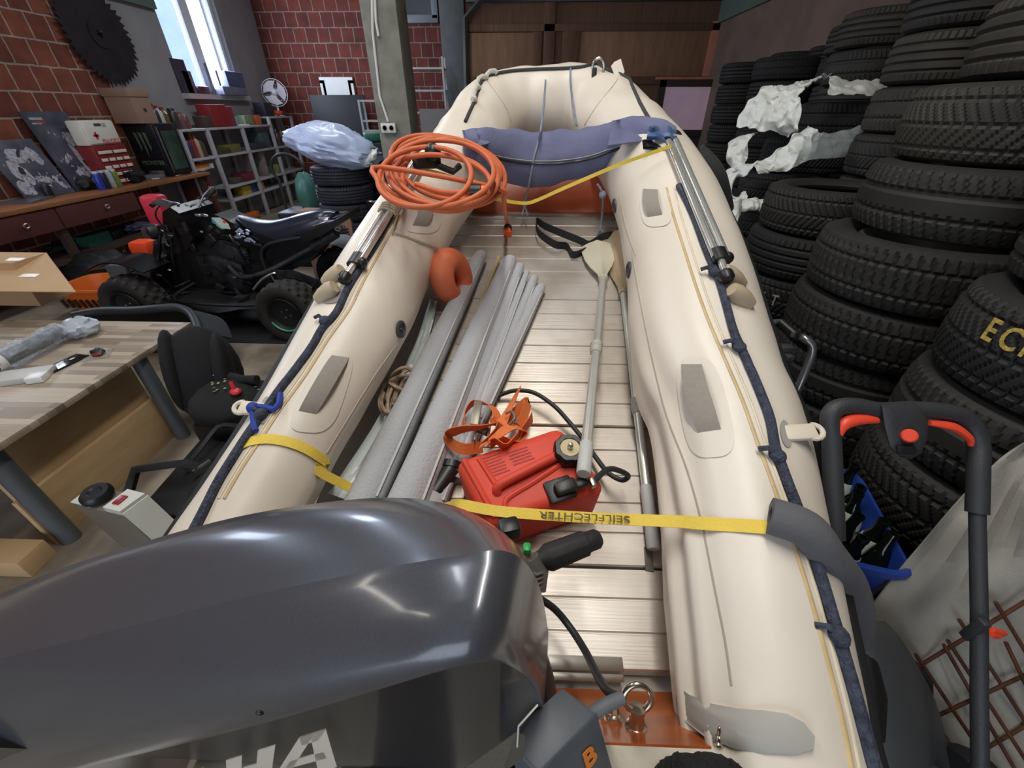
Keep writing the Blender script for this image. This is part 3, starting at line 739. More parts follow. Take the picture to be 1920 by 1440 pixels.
# ---- rope coil
random.seed(3); pts = []
c0 = (752, 738)
for k in range(9):
    a, b = random.uniform(14, 30), random.uniform(28, 46); ph = random.uniform(0, 6); ox, oy = random.uniform(-10, 8), random.uniform(-10, 12)
    for i in range(12):
        t = ph+2*PI*i/12; pts.append(PF(c0[0]+ox+a*math.cos(t)-.35*b*math.sin(t), c0[1]+oy+b*math.sin(t), .012+.008*k+.006*math.sin(t*3)))
tag(mk('rope_coil', M().tube(smooth(pts, 3), .006, 6), mat('brown white rope', (176, 158, 136), .9, var=.5, scale=30, c2=(92, 68, 52))), 'tangled brown and white rope coil half under a grey roll', 'rope')
# ---- orange buoy
bo = PF(848, 522, .11); axd = V((.86, -.45, .2)).normalized(); xx = UPB-axd*UPB.dot(axd); xx.normalize(); yy = axd.cross(xx)
P = []
for i in range(36):
    t = 2*PI*i/36; rm = .045*(1+.12*math.cos(t)); d = xx*math.cos(t)*1.12+yy*math.sin(t)*.9; c = bo+d*.068
    P.append([c+d.normalized()*math.cos(s)*rm+axd*math.sin(s)*rm*1.1 for s in [2*PI*j/18 for j in range(18)]])
m_buoy = mat('faded orange float', (222, 118, 78), .55, var=.35, scale=7, c2=(190, 72, 40), bump=.1)
tag(mk('ring_float', M().grid(P, cu=True, cv=True), m_buoy), 'faded orange ring float hanging against the boat tube', 'buoy')
# ---- bimini poles
m_chr = mat('polished aluminium tube', (232, 232, 228), .2, .75, var=.08)
def pole_pair(lab, pts, off, capx, loc, thin_to):
    P = [hit(u, v, hb, off) for u, v in pts]; t = thing('awning_pole', loc, lab, 'pole', 'awning poles folded along the boat tubes')
    ax = (P[-1]-P[0]).normalized(); p0, n_ = hitn(pts[0][0], pts[0][1], hb); sd = ax.cross(n_).normalized()
    for k, s in enumerate((-1, 1)):
        mk('pole_tube', M().tube([p+sd*s*.0135+n_*(.004*k) for p in P], .0125, 14), m_chr, t)
    mk('thin_tube', M().tube([P[0]+ax*.03, thin_to], .011, 12), m_chr, t)
    mk('clamp', M().tube([P[0]-ax*.02, P[0]+ax*.03], .026, 12, flat=.75).sph(P[0]+sd*.02, .018, 8), m_black, t)
    e = (thin_to-P[0]).normalized()
    mk('end_cap', M().lathe([(.014, -.012), (.02, -.006), (.021, .012), (.014, .024), (0, .026)], thin_to, e, 14), m_black, t)
    return t, P, ax, n_
tL, PLp, axL, nL = pole_pair('pair of chrome awning poles lying on the tube by the orange float', [(672, 502), (790, 312)], .025, 0, hit(700, 450, hb), hit(653, 532, hb, .03))
tR, PRp, axR, nR_ = pole_pair('pair of chrome awning poles on the tube facing the tire stacks', [(1344, 496), (1258, 278)], .025, 0, hit(1310, 400, hb), hit(1352, 531, hb, .03))
# cord round the poles to the float
m_cord = mat('beige cord', (186, 174, 146), .9, var=.3, scale=50)
cpt = PLp[0].lerp(PLp[1], .42); m = M(); sdL = axL.cross(nL).normalized(); pts = []
for i in range(40):
    t = 2*PI*i/10; pts.append(cpt+axL*(.004*i/10*3)+sdL*math.cos(t)*.034+nL*math.sin(t)*.02)
pts += [hit(735, 440, hb, .012), hit(785, 455, hb, .008), hit(818, 466, hb, .01), bo+xx*.12]
tag(mk('cord', M().tube(pts, .0045, 7), m_cord), 'beige cord wound round chrome poles and tied to the orange float', 'cord')
# ---- blue awning bag
bl = [(872, 268, .17, .045), (905, 282, .14, .085), (960, 296, .06, .11), (1020, 300, .03, .115), (1085, 290, .05, .11), (1140, 272, .1, .095), (1190, 256, .16, .075), (1232, 252, .2, .055), (1262, 256, .21, .04)]
cs = smooth([PT(u, v, h) for u, v, h, r in bl], 5); rs_ = [x.x for x in smooth([V((r, 0, 0)) for *_, r in bl], 5)]
P = []; NB = 26
for i, c in enumerate(cs):
    row = []
    for j in range(NB):
        t = 2*PI*j/NB; d = V((0, math.cos(t), math.sin(t)))
        f = 1+.2*noise.noise(V((c.x*7, math.cos(t)*1.2, math.sin(t)*1.2)))+.03*math.sin(c.x*60+3*t)+.12*max(0, c.x-.1)*math.sin(c.x*48-4*t)
        row.append(c+V((0, math.cos(t)*.85, math.sin(t)*1.0))*rs_[i]*f)
    P.append(row)
bagm = M().grid(P, cv=True, capu=True)
m_blue = mat('grey blue awning fabric', (108, 111, 142), .85, var=.2, scale=4, bump=.2, bscale=60, c2=(78, 82, 116))
bag = thing('awning_bag', cs[len(cs)//2]-V((0, 0, .12)), 'grey blue zipped awning bag lying across the boat bow', 'bag')
mk('fabric', bagm, m_blue, bag, ang=70)
bb = bvh_of(bagm)
zp = [hit(p.x, p.y, bb, .003) for p in smooth([V((u, v, 0)) for u, v in ((925, 296), (960, 303), (1000, 307), (1050, 306), (1100, 299), (1140, 286), (1175, 274), (1200, 270))], 4)]
zp = [p for p in zp if p is not None]
mk('zipper', M().tube(zp, .006, 6), m_black, bag)
zp2 = [p+V((0, 0, .012)) for p in zp]; mk('zipper_trim', M().tube(zp2, .0016, 5), m_cuff, bag)
# loose flaps folded over the top
def flap(px, h, seed):
    P = []
    for i in range(9):
        row = []
        for j in range(9):
            s, k = i/8, j/8
            u = lerp(lerp(px[0][0], px[1][0], k), lerp(px[3][0], px[2][0], k), s); v = lerp(lerp(px[0][1], px[1][1], k), lerp(px[3][1], px[2][1], k), s)
            row.append(PT(u, v, h+.035*math.sin(k*7+seed)*(1-s)+.02*noise.noise(V((s*3, k*3, seed)))))
        P.append(row)
    return M().sheet(P, .004)
mk('flap', flap([(1148, 226), (1206, 218), (1222, 262), (1140, 272)], .2, 1), m_blue, bag, ang=60)
mk('flap', flap([(868, 244), (898, 242), (918, 268), (876, 280)], .2, 2.2), m_blue, bag, ang=60)
m_bluep = mat('blue tarpaulin', (52, 84, 140), .35, var=.4, scale=8, c2=(150, 170, 190))
mk('tarpaulin_end', flap([(1216, 236), (1258, 236), (1270, 262), (1212, 262)], .24, .4), m_bluep, bag, ang=60)
mk('black_flap', flap([(1204, 264), (1256, 256), (1282, 284), (1206, 278)], .215, .9), m_blackm, bag, ang=60)
mk('black_lining', M().sph(PT(1256, 266, .17), (.055, .05, .05), 10), m_blackm, bag)
# grey cords from the bow
m_gcord = mat('grey blue cord', (132, 144, 160), .8, var=.3, scale=40)
c1 = [hit(1024, 130, hb, .008), hit(1022, 160, hb, .02), hit(1018, 215, bb, .03) if False else PT(1016, 228, .2), hit(1008, 268, bb, .006), hit(1000, 300, bb, .006), PT(992, 345, -.02), PF(984, 382, .12)]
tag(mk('mooring_cord', M().tube(smooth(c1, 5), .005, 7).sph(c1[-1], (.012, .012, .02), 6).tube([c1[-1], c1[-1]+V((-.012, -.02, -.05))], .004, 6).tube([c1[-1], c1[-1]+V((.014, -.02, -.05))], .004, 6), m_gcord), 'grey cord knotted over the middle of the blue bag', 'cord')
c2 = [hit(1070, 128, hb, .008), hit(1070, 150, hb, .01), hit(1076, 190, hb, .01), hit(1084, 235, hb, .01)]
tag(mk('mooring_cord', M().tube(smooth(c2, 5), .005, 7), m_gcord), 'grey cord running down the inside of the bow behind the blue bag', 'cord')
c3 = [PT(1120, 345, .0), PT(1130, 365, -.05), PF(1129, 400, .08), PF(1125, 432, .02)]
tag(mk('mooring_cord', M().tube(smooth(c3, 5), .005, 7).sph(c3[1], .018, 6).tube([c3[-1], c3[-1]+V((-.015, -.03, 0))], .007, 6).tube([c3[-1], c3[-1]+V((.015, -.03, 0))], .007, 6), m_gcord), 'frayed blue grey cord hanging beside the red brown board', 'cord')
# ---- yellow straps
m_yel = mat('yellow webbing', (236, 206, 84), .7, var=.12, scale=14, bump=.3, bscale=260, c2=(206, 176, 64))
yp = [hit(u, v, hb, .004) for u, v in ((452, 838), (470, 829), (500, 824), (535, 828), (565, 838), (590, 852), (612, 870), (632, 890))]+[PF(660, 916, .06), PF(720, 950, .006), PF(800, 958, .006), PF(840, 950, .1), PF(862, 946, .205), PF(930, 958, .206), PF(1000, 964, .206), PF(1060, 968, .206), PF(1128, 972, .2)]
ye = [hit(1285, 981, hb, .014), hit(1340, 984, hb, .006), hit(1400, 987, hb, .004), hit(1438, 990, hb, .006)]
ypath = smooth(yp, 4)[:-1]+[yp[-1].lerp(ye[0], s/6) for s in range(6)]+smooth(ye, 4)
strap = thing('tie_strap', PF(960, 960), 'yellow webbing strap with printed letters tied across the boat stern', 'strap', 'yellow tie straps on the boat')
mk('webbing', M().ribbon(ypath, .027, .002, side=FWB), m_yel, strap)
ta, tb_ = yp[-3].lerp(yp[-2], .2), yp[-1].lerp(ye[0], .38)
tx = (ta-tb_).normalized(); tyv = -FWB-UPB*-.15
R = basis(tx, tyv); L = (tb_-ta).length
tm = text_mesh('SEILFLECHTER', .024, .0004, R, (ta+tb_)/2+R @ V((0, 0, .0022)), font_sx=L/.15, bold=.0002)
mk('printed_letters', tm, mat('dark print', (96, 86, 40), .7), strap, flatshade=True)
y2 = [PT(775, 316, .25), PT(812, 322, .22), PT(845, 332, .22), PT(885, 350, .22), PT(905, 366, .17), PT(945, 376, .1), PT(985, 381, .08), PT(1010, 374, .1), PT(1050, 356, .14), PT(1110, 330, .2), PT(1170, 305, .245), PT(1230, 284, .26), PT(1258, 274, .27)]
tag(mk('tie_strap', M().ribbon(smooth(y2, 5), .013, .002, side=FWB*.5+UPB), m_yel), 'thin yellow strap slung across the bow under the blue bag', 'strap', 'yellow tie straps on the boat')
bcp = [hit(484, 812, hb, .012), hit(482, 790, hb, .014), hit(486, 772, hb, .02), hit(500, 768, hb, .014), hit(516, 771, hb, .012), hit(527, 762, hb, .014), hit(530, 742, hb, .012)]
tag(mk('hitch_rope', M().tube(smooth(bcp, 5), .0075, 8).sph(bcp[2], .016, 6), mat('bright blue cord', (34, 62, 156), .7, var=.2, scale=40)), 'bright blue cord knotted on the ivory side hook of the boat', 'cord')
# ---- foam pipe sleeves
m_foam = mat('grey foam pipe sleeve', (98, 98, 102), .9, var=.15, bump=.2, bscale=120)
a0 = hit(1436, 972, hb, .022); a1 = hit(1488, 996, hb, .03)
fp = smooth([a0, a1, PD(1545, 1036, (a1-CO).length*.95*.8+.04), PD(1592, 1098, .9), PD(1606, 1165, .98), PD(1600, 1210, 1.06)], 6)
def sleeve(pts, r, ri):
    m = M().tube(pts, r, 18, cap=False); k = len(m.v); m2 = M().tube(pts, ri, 18, cap=False)
    m.add(m2.v, [tuple(reversed(f)) for f in m2.f]); n = len(pts)
    for e in (0, (n-1)*18): m.f += [(e+j, e+(j+1) % 18, k+e+(j+1) % 18, k+e+j) for j in range(18)]
    return m
tag(mk('foam_sleeve', sleeve(fp, .036, .017), m_foam), 'curved grey foam sleeve on the yellow strap hanging over the boat side', 'foam tube')
a0 = PT(1300, 292, .12); a1 = PT(1335, 330, .05); a2 = PT(1352, 395, -.12)
tag(mk('foam_sleeve', sleeve(smooth([a0, a1, a2], 6), .055, .042), mat('dark foam tube', (52, 54, 52), .85, var=.2)), 'dark thick foam tube leaning on the outer bow flank by the tires', 'foam tube')
# ---- orange garden hose
m_oh = mat('orange garden hose', (204, 104, 60), .55, var=.2, scale=12, c2=(172, 80, 44))
loops = [(828, 329, 121, 71, .12), (840, 318, 106, 60, .18), (828, 306, 98, 50, .22), (850, 322, 96, 63, .24), (806, 342, 98, 50, .06), (856, 328, 92, 70, .1), (822, 336, 86, 42, .2), (836, 326, 112, 64, .05), (796, 332, 88, 56, -.1)]
pts = []
for k, (cx, cy, a, b, ro) in enumerate(loops):
    for i in range(14):
        t = -2.2+2*PI*i/14; x, y = a*math.cos(t), b*math.sin(t); f = i/14
        nx = loops[min(k+1, len(loops)-1)]
        cx_, cy_ = lerp(cx, nx[0], f), lerp(cy, nx[1], f); a_, b_, r_ = lerp(a, nx[2], f), lerp(b, nx[3], f), lerp(ro, nx[4], f)
        x, y = a_*math.cos(t), b_*math.sin(t)
        pts.append(PT(cx_+x*math.cos(r_)-y*math.sin(r_), cy_+x*math.sin(r_)+y*math.cos(r_), .225+.014*k+.012*math.sin(2*t+k)))
pts = pts+[PT(930, 352, .26), PT(944, 372, .2), PT(947, 395, .08), PF(951, 418, .035), PF(952, 427, .02)]
gh = thing('garden_hose', PT(830, 330, .2), 'coiled orange garden hose resting on the tube at the bow', 'hose')
hs = smooth(pts, 4)
mk('hose', M().tube(hs, .0085, 12), m_oh, gh)
e = hs[-1]; d = (PF(952, 445, .015)-e).normalized()
m_of = mat('bright orange plastic', (236, 92, 40), .4, var=.05)
mk('hose_collar', M().lathe([(.013, -.004), (.021, -.004), (.022, .02), (.02, .024)], e, d, 16), m_black, gh)
mk('hose_connector', M().lathe([(.018, .024), (.02, .028), (.02, .05), (.016, .054), (0, .054)], e, d, 16), m_of, gh)
e2 = PT(884, 360, .32); d2 = (PT(915, 360, .32)-e2).normalized()
mk('hose', M().tube(smooth([PT(780, 345, .3), PT(830, 360, .32), e2], 6), .0085, 12), m_oh, gh)
mk('hose_collar', M().lathe([(.015, -.004), (.023, -.002), (.023, .03), (.018, .032)], e2, d2, 16), m_black, gh)
mk('hose_connector', M().lathe([(.018, .03), (.021, .034), (.02, .046), (.012, .05), (.012, .058), (0, .058)], e2, d2, 16), m_of, gh)
hubp = PT(800, 302, .27)
tag(mk('awning_bracket', M().box(hubp, (.1, .05, .05), Matrix.Rotation(.5, 3, 'Z'), bev=.01).sph(hubp+V((.03, -.02, .03)), .03, 8).tube([hubp, PT(850, 322, .24), PT(862, 310, .25)], .012, 8), m_black), 'black awning bracket inside the orange hose coil', 'bracket')
# ---- black webbing loop on the deck
m_bweb = mat('black webbing', (34, 34, 36), .8, var=.2, scale=60)
bp_ = smooth([PF(1098, 470, .02), PF(1075, 478, .03), PF(1062, 462, .02), PF(1040, 458, .05), PF(1010, 436, .06), PF(1006, 415, .05), PF(1022, 424, .05), PF(1050, 436, .05), PF(1085, 450, .03), PF(1105, 458, .02), PF(1130, 444, .05), PF(1150, 440, .05)], 6)
tag(mk('webbing_loop', M().ribbon(bp_, .034, .0025, side=UPB+FWB*.3), m_bweb), 'black webbing strap looped on the deck above the paddle blades', 'strap')
# ---- orange ratchet strap
m_ow = mat('orange webbing', (230, 124, 66), .7, var=.2, scale=20, bump=.3, bscale=240, c2=(204, 98, 46))
rt = thing('ratchet_strap', PF(915, 800), 'orange ratchet strap crumpled against the red fuel tank', 'ratchet strap')
rb = [[(905, 838, .1), (870, 842, .12), (845, 830, .12), (842, 815, .14), (865, 805, .16), (905, 800, .17), (935, 792, .17)],
      [(868, 806, .08), (872, 775, .1), (890, 755, .12), (920, 760, .15), (932, 780, .16), (925, 795, .17)],
      [(905, 832, .15), (935, 800, .18), (955, 765, .14), (972, 730, .08)],
      [(915, 830, .18), (935, 815, .21), (960, 800, .2), (985, 810, .18), (970, 830, .17), (940, 825, .19), (920, 835, .2)],
      [(900, 838, .2), (925, 825, .22), (950, 836, .21), (985, 800, .15), (998, 782, .1)],
      [(930, 800, .1), (950, 790, .12), (975, 765, .1), (990, 755, .08), (975, 800, .1)]]
for k_, r in enumerate(rb):
    pp = smooth([PF(*x) for x in r], 6)
    sd = [(UPB*(.55+.45*math.sin(i*.07+k_*1.7))+FWB*(.8*math.cos(i*.06+k_))+RTB*.35*math.sin(i*.08+k_*2)) for i in range(len(pp))]
    mk('webbing', M().ribbon(pp, .034, .0025, sides=sd), m_ow, rt)
m_zinc = mat('dull zinc steel', (152, 146, 134), .45, .7, var=.3, scale=14)
a = PF(890, 752, .16); b = PF(897, 796, .17)
mk('ratchet_lever', M().box((a+b)/2, (.026, (b-a).length, .006), basis(RTB, (b-a)), bev=.003), m_zinc, rt)
mk('ratchet_spool', M().tube([PF(890, 800, .13), PF(915, 810, .14)], .014, 12).box(PF(893, 812, .13), (.004, .06, .03), basis(RTB, FWB)).box(PF(917, 808, .13), (.004, .06, .03), basis(RTB, FWB)), m_zinc, rt)
mk('strap_hook', M().tube(smooth([PF(955, 795, .2), PF(965, 785, .21), PF(960, 772, .2), PF(948, 775, .19)], 5), .004, 8), m_zinc, rt)
# dark bilge pump beside the tank
tag(mk('hand_pump', M().tube([PF(845, 880, .05), PF(815, 925, .05)], .032, 14).tube([PF(848, 870, .05), PF(845, 882, .05)], .036, 14), m_black), 'black round hand pump lying between grey rolls and red tank', 'pump')
# torn grey rubber strip on the deck
tag(mk('rubber_strip', patch_quad(M(), ((1207, 1026), (1222, 1027), (1226, 1072), (1210, 1070)), fb, .004, 5, 3, .003), mat('worn grey strip', (112, 106, 98), .8, var=.4, scale=20)), 'torn grey rubber strip stuck to the deck by the paddle grip', 'strip')
# ================================================================ OUTBOARD
ob = thing('outboard_motor', V((-.2, .3, 1.0)), 'dark metallic grey outboard motor with white letters clamped to the boat stern', 'outboard motor')
def row(us, vs, ys): return [PY(u, v, y) for u, v, y in zip(us, vs, ys)]
Tr = row([-250, -60, 120, 280, 440, 600, 740, 850, 930, 978, 1008, 1022], [1200, 1137, 1064, 1013, 970, 943, 933, 948, 989, 1036, 1097, 1165], [.345]+[.37]*7+[.362, .345, .328, .3])
C1 = row([-260, -60, 120, 290, 480, 660, 770, 860, 940, 988, 1016, 1028], [1300, 1250, 1205, 1163, 1115, 1077, 1056, 1042, 1032, 1058, 1115, 1185], [.235]*8+[.24, .25, .265, .28])
C2 = row([-300, -60, 130, 300, 480, 620, 720, 820, 900, 955, 998, 1020], [1550, 1490, 1445, 1405, 1360, 1320, 1290, 1260, 1241, 1248, 1282, 1330], [.152]*8+[.158, .172, .2, .24])
n = len(Tr); S = []
for i in range(n):
    T, A, B = Tr[i], C1[i], C2[i]; x = (T.x+A.x)/2; e = min(1, (n-1-i)/3); e0 = min(1, i/1.5+.3)
    tm_ = (T+A)/2+V((0, 0, .010*e)); t1 = T.lerp(A, .25)+V((0, 0, .007*e)); t3 = T.lerp(A, .85)+V((0, 0, .002*e))
    w_ = lerp(.02, .055, e)*e0
    f1 = V((T.x, T.y+w_*.35, T.z-.022*e-.005)); f2 = V((T.x-.0, T.y+w_*.8, T.z-.1)); f3 = V((T.x-.01, T.y+w_*1.1, min(1.27, T.z-.12))); f4 = V((T.x-.015, T.y+w_, 1.12))
    c1a = A.lerp(B, .06)+V((0, -.006*e, -.001)); m1 = A.lerp(B, .35)+V((0, -.013*e, .012*e)); m2 = A.lerp(B, .7)+V((0, -.014*e, .012*e)); m3 = A.lerp(B, .93)+V((0, -.007*e, .004*e))
    b0 = B+V((0, .006*e, -.008)); bb_ = V((B.x-.01, B.y+.012*e, 1.26)); b1 = V((B.x-.02, B.y+.03, 1.16))
    S.append([f4, f3, f2, f1, T, t1, tm_, t3, A, c1a, m1, m2, m3, B, b0, bb_, b1])
cols = [smooth([r[j] for r in S], 4) for j in range(len(S[0]))]
G = [list(x) for x in zip(*cols)]
def cowl_mat():
    m = mat('dark metallic grey paint', (80, 83, 90), .3, .35, var=.06, scale=300, coat=.5, c2=(116, 120, 130)); return m
m_cowl = cowl_mat()
G1 = [r[:14] for r in G]; m = M().grid([r[:9] for r in G]).grid([r[8:14] for r in G])
def cap(m, r, c):   # close an end row with a fan
    k = len(m.v); m.v += [V(p) for p in r]+[V(c)]; m.f += [(k+j, k+j+1, k+len(r)) for j in range(len(r)-1)]
cap(m, [V(p) for p in G1[-1]], G[-1][8].lerp(G[-1][1], .5)+V((.012, 0, -.03))); cap(m, [V(p) for p in G1[0]], G[0][8].lerp(G[0][1], .5)+V((-.03, 0, -.03)))
cow = mk('cowl', m, m_cowl, ob, ang=75)
m_navy = mat('navy black panel', (28, 29, 36), .35, var=.1, coat=.3)
mk('side_panel', M().grid([r[13:] for r in G]), m_navy, ob, ang=50)
# letters on the side panel
YP = .148
Pa = PY(612, 1365, YP); Pb = PY(425, 1424, YP); tx = (Pa-Pb).normalized(); ty_ = V((.36, .05, 1)).normalized(); R = Matrix((tx, ty_, tx.cross(ty_).normalized())).transposed(); ku = (Pa-Pb).length/187
def glyph(m, polys, x0):
    for pl in polys: m.prism([Pb+R @ V(((x0+x)*ku, y*ku, 0)) for x, y in pl], R @ V((0, 0, .0012)))
Ht = 130
def st(x0, x1, x2, x3): return [(x0, 0), (x1, 0), (x2, -Ht), (x3, -Ht)]
gA = [st(44, 70, 34, 0), st(62, 88, 132, 98), [(36, -66), (96, -66), (106, -90), (26, -90)], [(44, 0), (88, 0), (80, -26), (52, -26)]]
gH = [st(0, 34, 34, 0), st(66, 100, 100, 66), [(34, -42), (66, -42), (66, -74), (34, -74)]]
gM = [st(0, 34, 34, 0), st(96, 130, 130, 96), st(20, 50, 76, 54), st(80, 110, 76, 54)]
gY = [st(0, 36, 66, 40)[:2]+[(72, -62), (44, -62)], [(70, 0), (106, 0), (70, -62), (42, -62)], [(40, -56), (72, -56), (72, -Ht), (40, -Ht)]]
tm = M()
for g, x0 in ((gH, 0), (gA, 99), (gA, -140), (gM, -278), (gA, -414), (gY, -524)): glyph(tm, g, x0)
mk('lettering', tm, mat('off white decal', (222, 212, 196), .5), ob, flatshade=True)
tri = [PY(855, 1450, .15), PY(968, 1372, .16), PY(985, 1378, .165), PY(980, 1420, .163), PY(940, 1450, .152)]
mk('decal_stripe', M().prism(tri, (0, -.001, 0)), mat('grey hatched decal', (104, 100, 88), .6, var=.3, scale=160), ob, flatshade=True)
mk('decal_line', M().tube([PY(1008, 1322, .185), PY(972, 1362, .16), PY(970, 1400, .158)], .0012, 5), m_white_pl, ob)
m = M()
for u, v in ((601, 1372), (488, 1338), (935, 1238), (520, 1105), (440, 1107), (570, 1322)):
    pass
# drain hole and paint chips
for u, v, r in ((487, 1337, .004),):
    pz = PY(u, v, .137); mk('plug', M().sph(pz, (r, .002, r), 6), m_black, ob)
# black front moulding, bottom pan, midsection, leg
mk('front_moulding', M().tube(smooth([PY(985, 1225, .29), PY(1008, 1290, .275), PY(1016, 1360, .265), PY(1012, 1440, .25), PY(990, 1580, .24)], 5), .03, 14, flat=1.3), m_black, ob, ang=60)
mk('bottom_pan', M().box((-.14, .3, 1.1), (.3, .24, .09), bev=.03), m_black, ob)
mk('midsection', M().tube([V((-.16, .24, 1.12)), V((-.16, .2, .9)), V((-.16, .17, .66))], [.09, .075, .06], 14, flat=1.4), m_cowl, ob)
mk('lower_unit', M().tube([V((-.36, .15, .42)), V((-.28, .15, .42)), V((-.1, .15, .42)), V((.02, .15, .42))], [.02, .05, .055, .02], 14).prism([V((-.24, .15, .68)), V((-.08, .15, .68)), V((-.08, .15, .42)), V((-.22, .15, .42))], (0, .03, 0)).prism([V((-.2, .15, .42)), V((-.08, .15, .42)), V((-.12, .15, .26)), V((-.2, .15, .26))], (0, .02, 0)).prism([V((-.33, .07, .62)), V((.0, .07, .62)), V((.0, .27, .62)), V((-.33, .27, .62))], (0, 0, .01)), m_cowl, ob)
m = M()
for k in range(3):
    t = 2*PI*k/3; d = V((0, math.cos(t), math.sin(t))); s_ = V((1, 0, 0)).cross(d)
    m.sheet([[V((-.37, .15, .42))+d*r+s_*w*(.03+.05*r)+V((w*.02, 0, 0)) for w in (-1, 0, 1)] for r in (.015, .05, .09, .11)], .004)
mk('propeller', m, m_cowl, ob)
m = M().box((-.16, .27, .98), (.16, .05, .3), bev=.01)
for sx in (-.05, .05): m.tube([V((-.16+sx, .3, 1.0)), V((-.16+sx, .36, 1.0))], .01, 10)
mk('clamp_bracket', m, m_dkpl, ob)
# tiller bracket box marked B
tq = [PZ(u, v, 1.26) for u, v in ((1053, 1287), (1121, 1338), (1010, 1452), (945, 1385))]
fe = (tq[1]-tq[2]).normalized(); fo_ = V((fe.y, -fe.x, 0)).normalized()
m_brk = mat('blue grey painted bracket', (88, 94, 102), .5, .2, var=.2, scale=30)
bk = (lambda o_: mk('tiller_bracket', M().hexab([p-V((0, 0, .1))+o_*.05 for p in tq]+tq, .004, 2), m_brk, ob))(fo_)
fx = (tq[1]-tq[2]).normalized(); fu = (V((0, 0, .1))-fo_*.05).normalized(); Rb = basis(fx, fu)
fo = tq[1].lerp(tq[2], .3)-fu*.05; 
if (Rb @ V((0, 0, 1))).dot(CO-fo) < 0: Rb = basis(-fx, fu)
fo = fo+Rb @ V((0, 0, .002))
s_ = mk('letter', text_mesh('B', .042, .0006, Rb, fo, bold=.0012), mat('orange paint', (226, 128, 40), .5), ob, flatshade=True); s_.parent = bk
mk('cable_boot', M().tube(smooth([PZ(1110, 1338, 1.245), PZ(1135, 1322, 1.25), PZ(1168, 1308, 1.25)], 4), [.0105, .0104, .0103, .0102, .01, .0098, .0096, .0094, .009], 12), mat('grey cable boot', (104, 108, 114), .6), ob)
cb = smooth([PZ(1162, 1309, 1.25), PZ(1140, 1296, 1.22), PZ(1122, 1270, 1.18), PZ(1098, 1222, 1.12), PZ(1070, 1178, 1.1), PZ(1040, 1142, 1.12), PZ(1005, 1118, 1.16)], 6)
mk('control_cable', M().tube(cb, .0075, 10), m_hose, ob)
# tiller grip
ga, gb = PD(1010, 1052, .8), PD(1124, 1008, .84); d = (gb-ga).normalized(); L = (gb-ga).length
P = []
xg = d.orthogonal().normalized(); yg = d.cross(xg)
for s, r in ((0, .018), (.06, .02), (.14, .026), (.16, .027), (.75, .025), (.77, .021), (.8, .02), (.95, .02), (1, .015)):
    P.append([ga+d*L*s+(xg*math.cos(t)+yg*math.sin(t))*r*(1-.06*((j % 3) == 0)*(.14 < s < .78)) for j, t in enumerate([2*PI*k/30 for k in range(30)])])
th = mk('tiller_grip', M().grid(P, cv=True, capu=True), m_blackm, ob)
m_tb = mat('grey moulded bracket', (92, 92, 88), .5, var=.2)
m = M().tube([PD(992, 1046, .79), PD(1006, 1075, .79), PD(1004, 1108, .78)], [.02, .024, .02], 12)
for k in range(4): m.tube([PD(996+2*k, 1072+9*k, .768), PD(1006+k, 1078+9*k, .762), PD(1018, 1074+9*k, .77)], .003, 6)
mk('tiller_arm', m, m_tb, ob)
mk('throttle_tab', M().box(PD(988, 1030, .79), (.016, .02, .022), bev=.005), mat('bright green plastic', (40, 160, 80), .4), ob)
mk('shift_lever', M().box(PD(955, 992, .66), (.035, .03, .03), Matrix.Rotation(.3, 3, 'Z'), bev=.007), m_black, ob)
# ---- fittings on the transom
m_ss = mat('stainless steel', (196, 184, 170), .22, .95, var=.1)
ey = PTR(1193, 1366); ea = (tn*.8+V((0, -.1, .6))).normalized()
eb = thing('eye_bolt', ey, 'stainless ring eye bolt standing on the orange transom', 'eye bolt')
mk('shank', M().lathe([(.02, 0), (.02, .004), (.014, .008), (.0125, .028), (.015, .036), (.015, .042), (0, .044)], ey, ea, 16), m_ss, eb)
rc = ey+ea*.062; Rr = basis(V((1, 0, 0)), ea)
mk('ring', M().tube([rc+Rr @ V((0.025*math.cos(t), .027*math.sin(t), 0)) for t in [2*PI*i/28 for i in range(28)]], .0058, 12, closed=True), m_ss, eb)
def bolt(u, v, lab, s=1, B=trb):
    p, nn = hitn(u, v, B); nn = (tn+V((0, -.2, .6))).normalized()
    tag(mk('bolt', M().lathe([(.022*s, 0), (.022*s, .003), (.013*s, .004), (.013*s, .012), (.008*s, .014), (.008*s, .024), (.005*s, .028), (0, .029)], p, nn, 6 if s > .8 else 14), m_ss), lab, 'bolt')
bolt(1152, 1350, 'steel bolt with wide washer beside the ring eye bolt', 1)
bolt(1128, 1264, 'small steel stud at the deck edge under the black cable', .5, bvh_of(floor_m, trans))
bolt(1347, 1392, 'domed steel nut on the grey transom patch', .42, bvh_of(both))
# black rough wheel behind the transom
wc = PZ(1312, 1472, 1.12)
P = []
for i in range(64):
    t = 2*PI*i/64; d = V((math.cos(t), 0, math.sin(t)))
    P.append([wc+d*(.045+.028*math.cos(s)*(1+.25*noise.noise(V((i*1.7, s*3, 1)))))+V((0, 1, 0))*.028*math.sin(s)*(1+.25*noise.noise(V((i*2.3, s*4, 5)))) for s in [2*PI*j/12 for j in range(12)]])
tag(mk('scrub_roller', M().grid(P, cu=True, cv=True), mat('crumbling black rubber', (24, 24, 25), .9, var=.4, scale=60, bump=.9, bscale=90)), 'crumbling black rubber roller behind the off white transom board', 'roller')
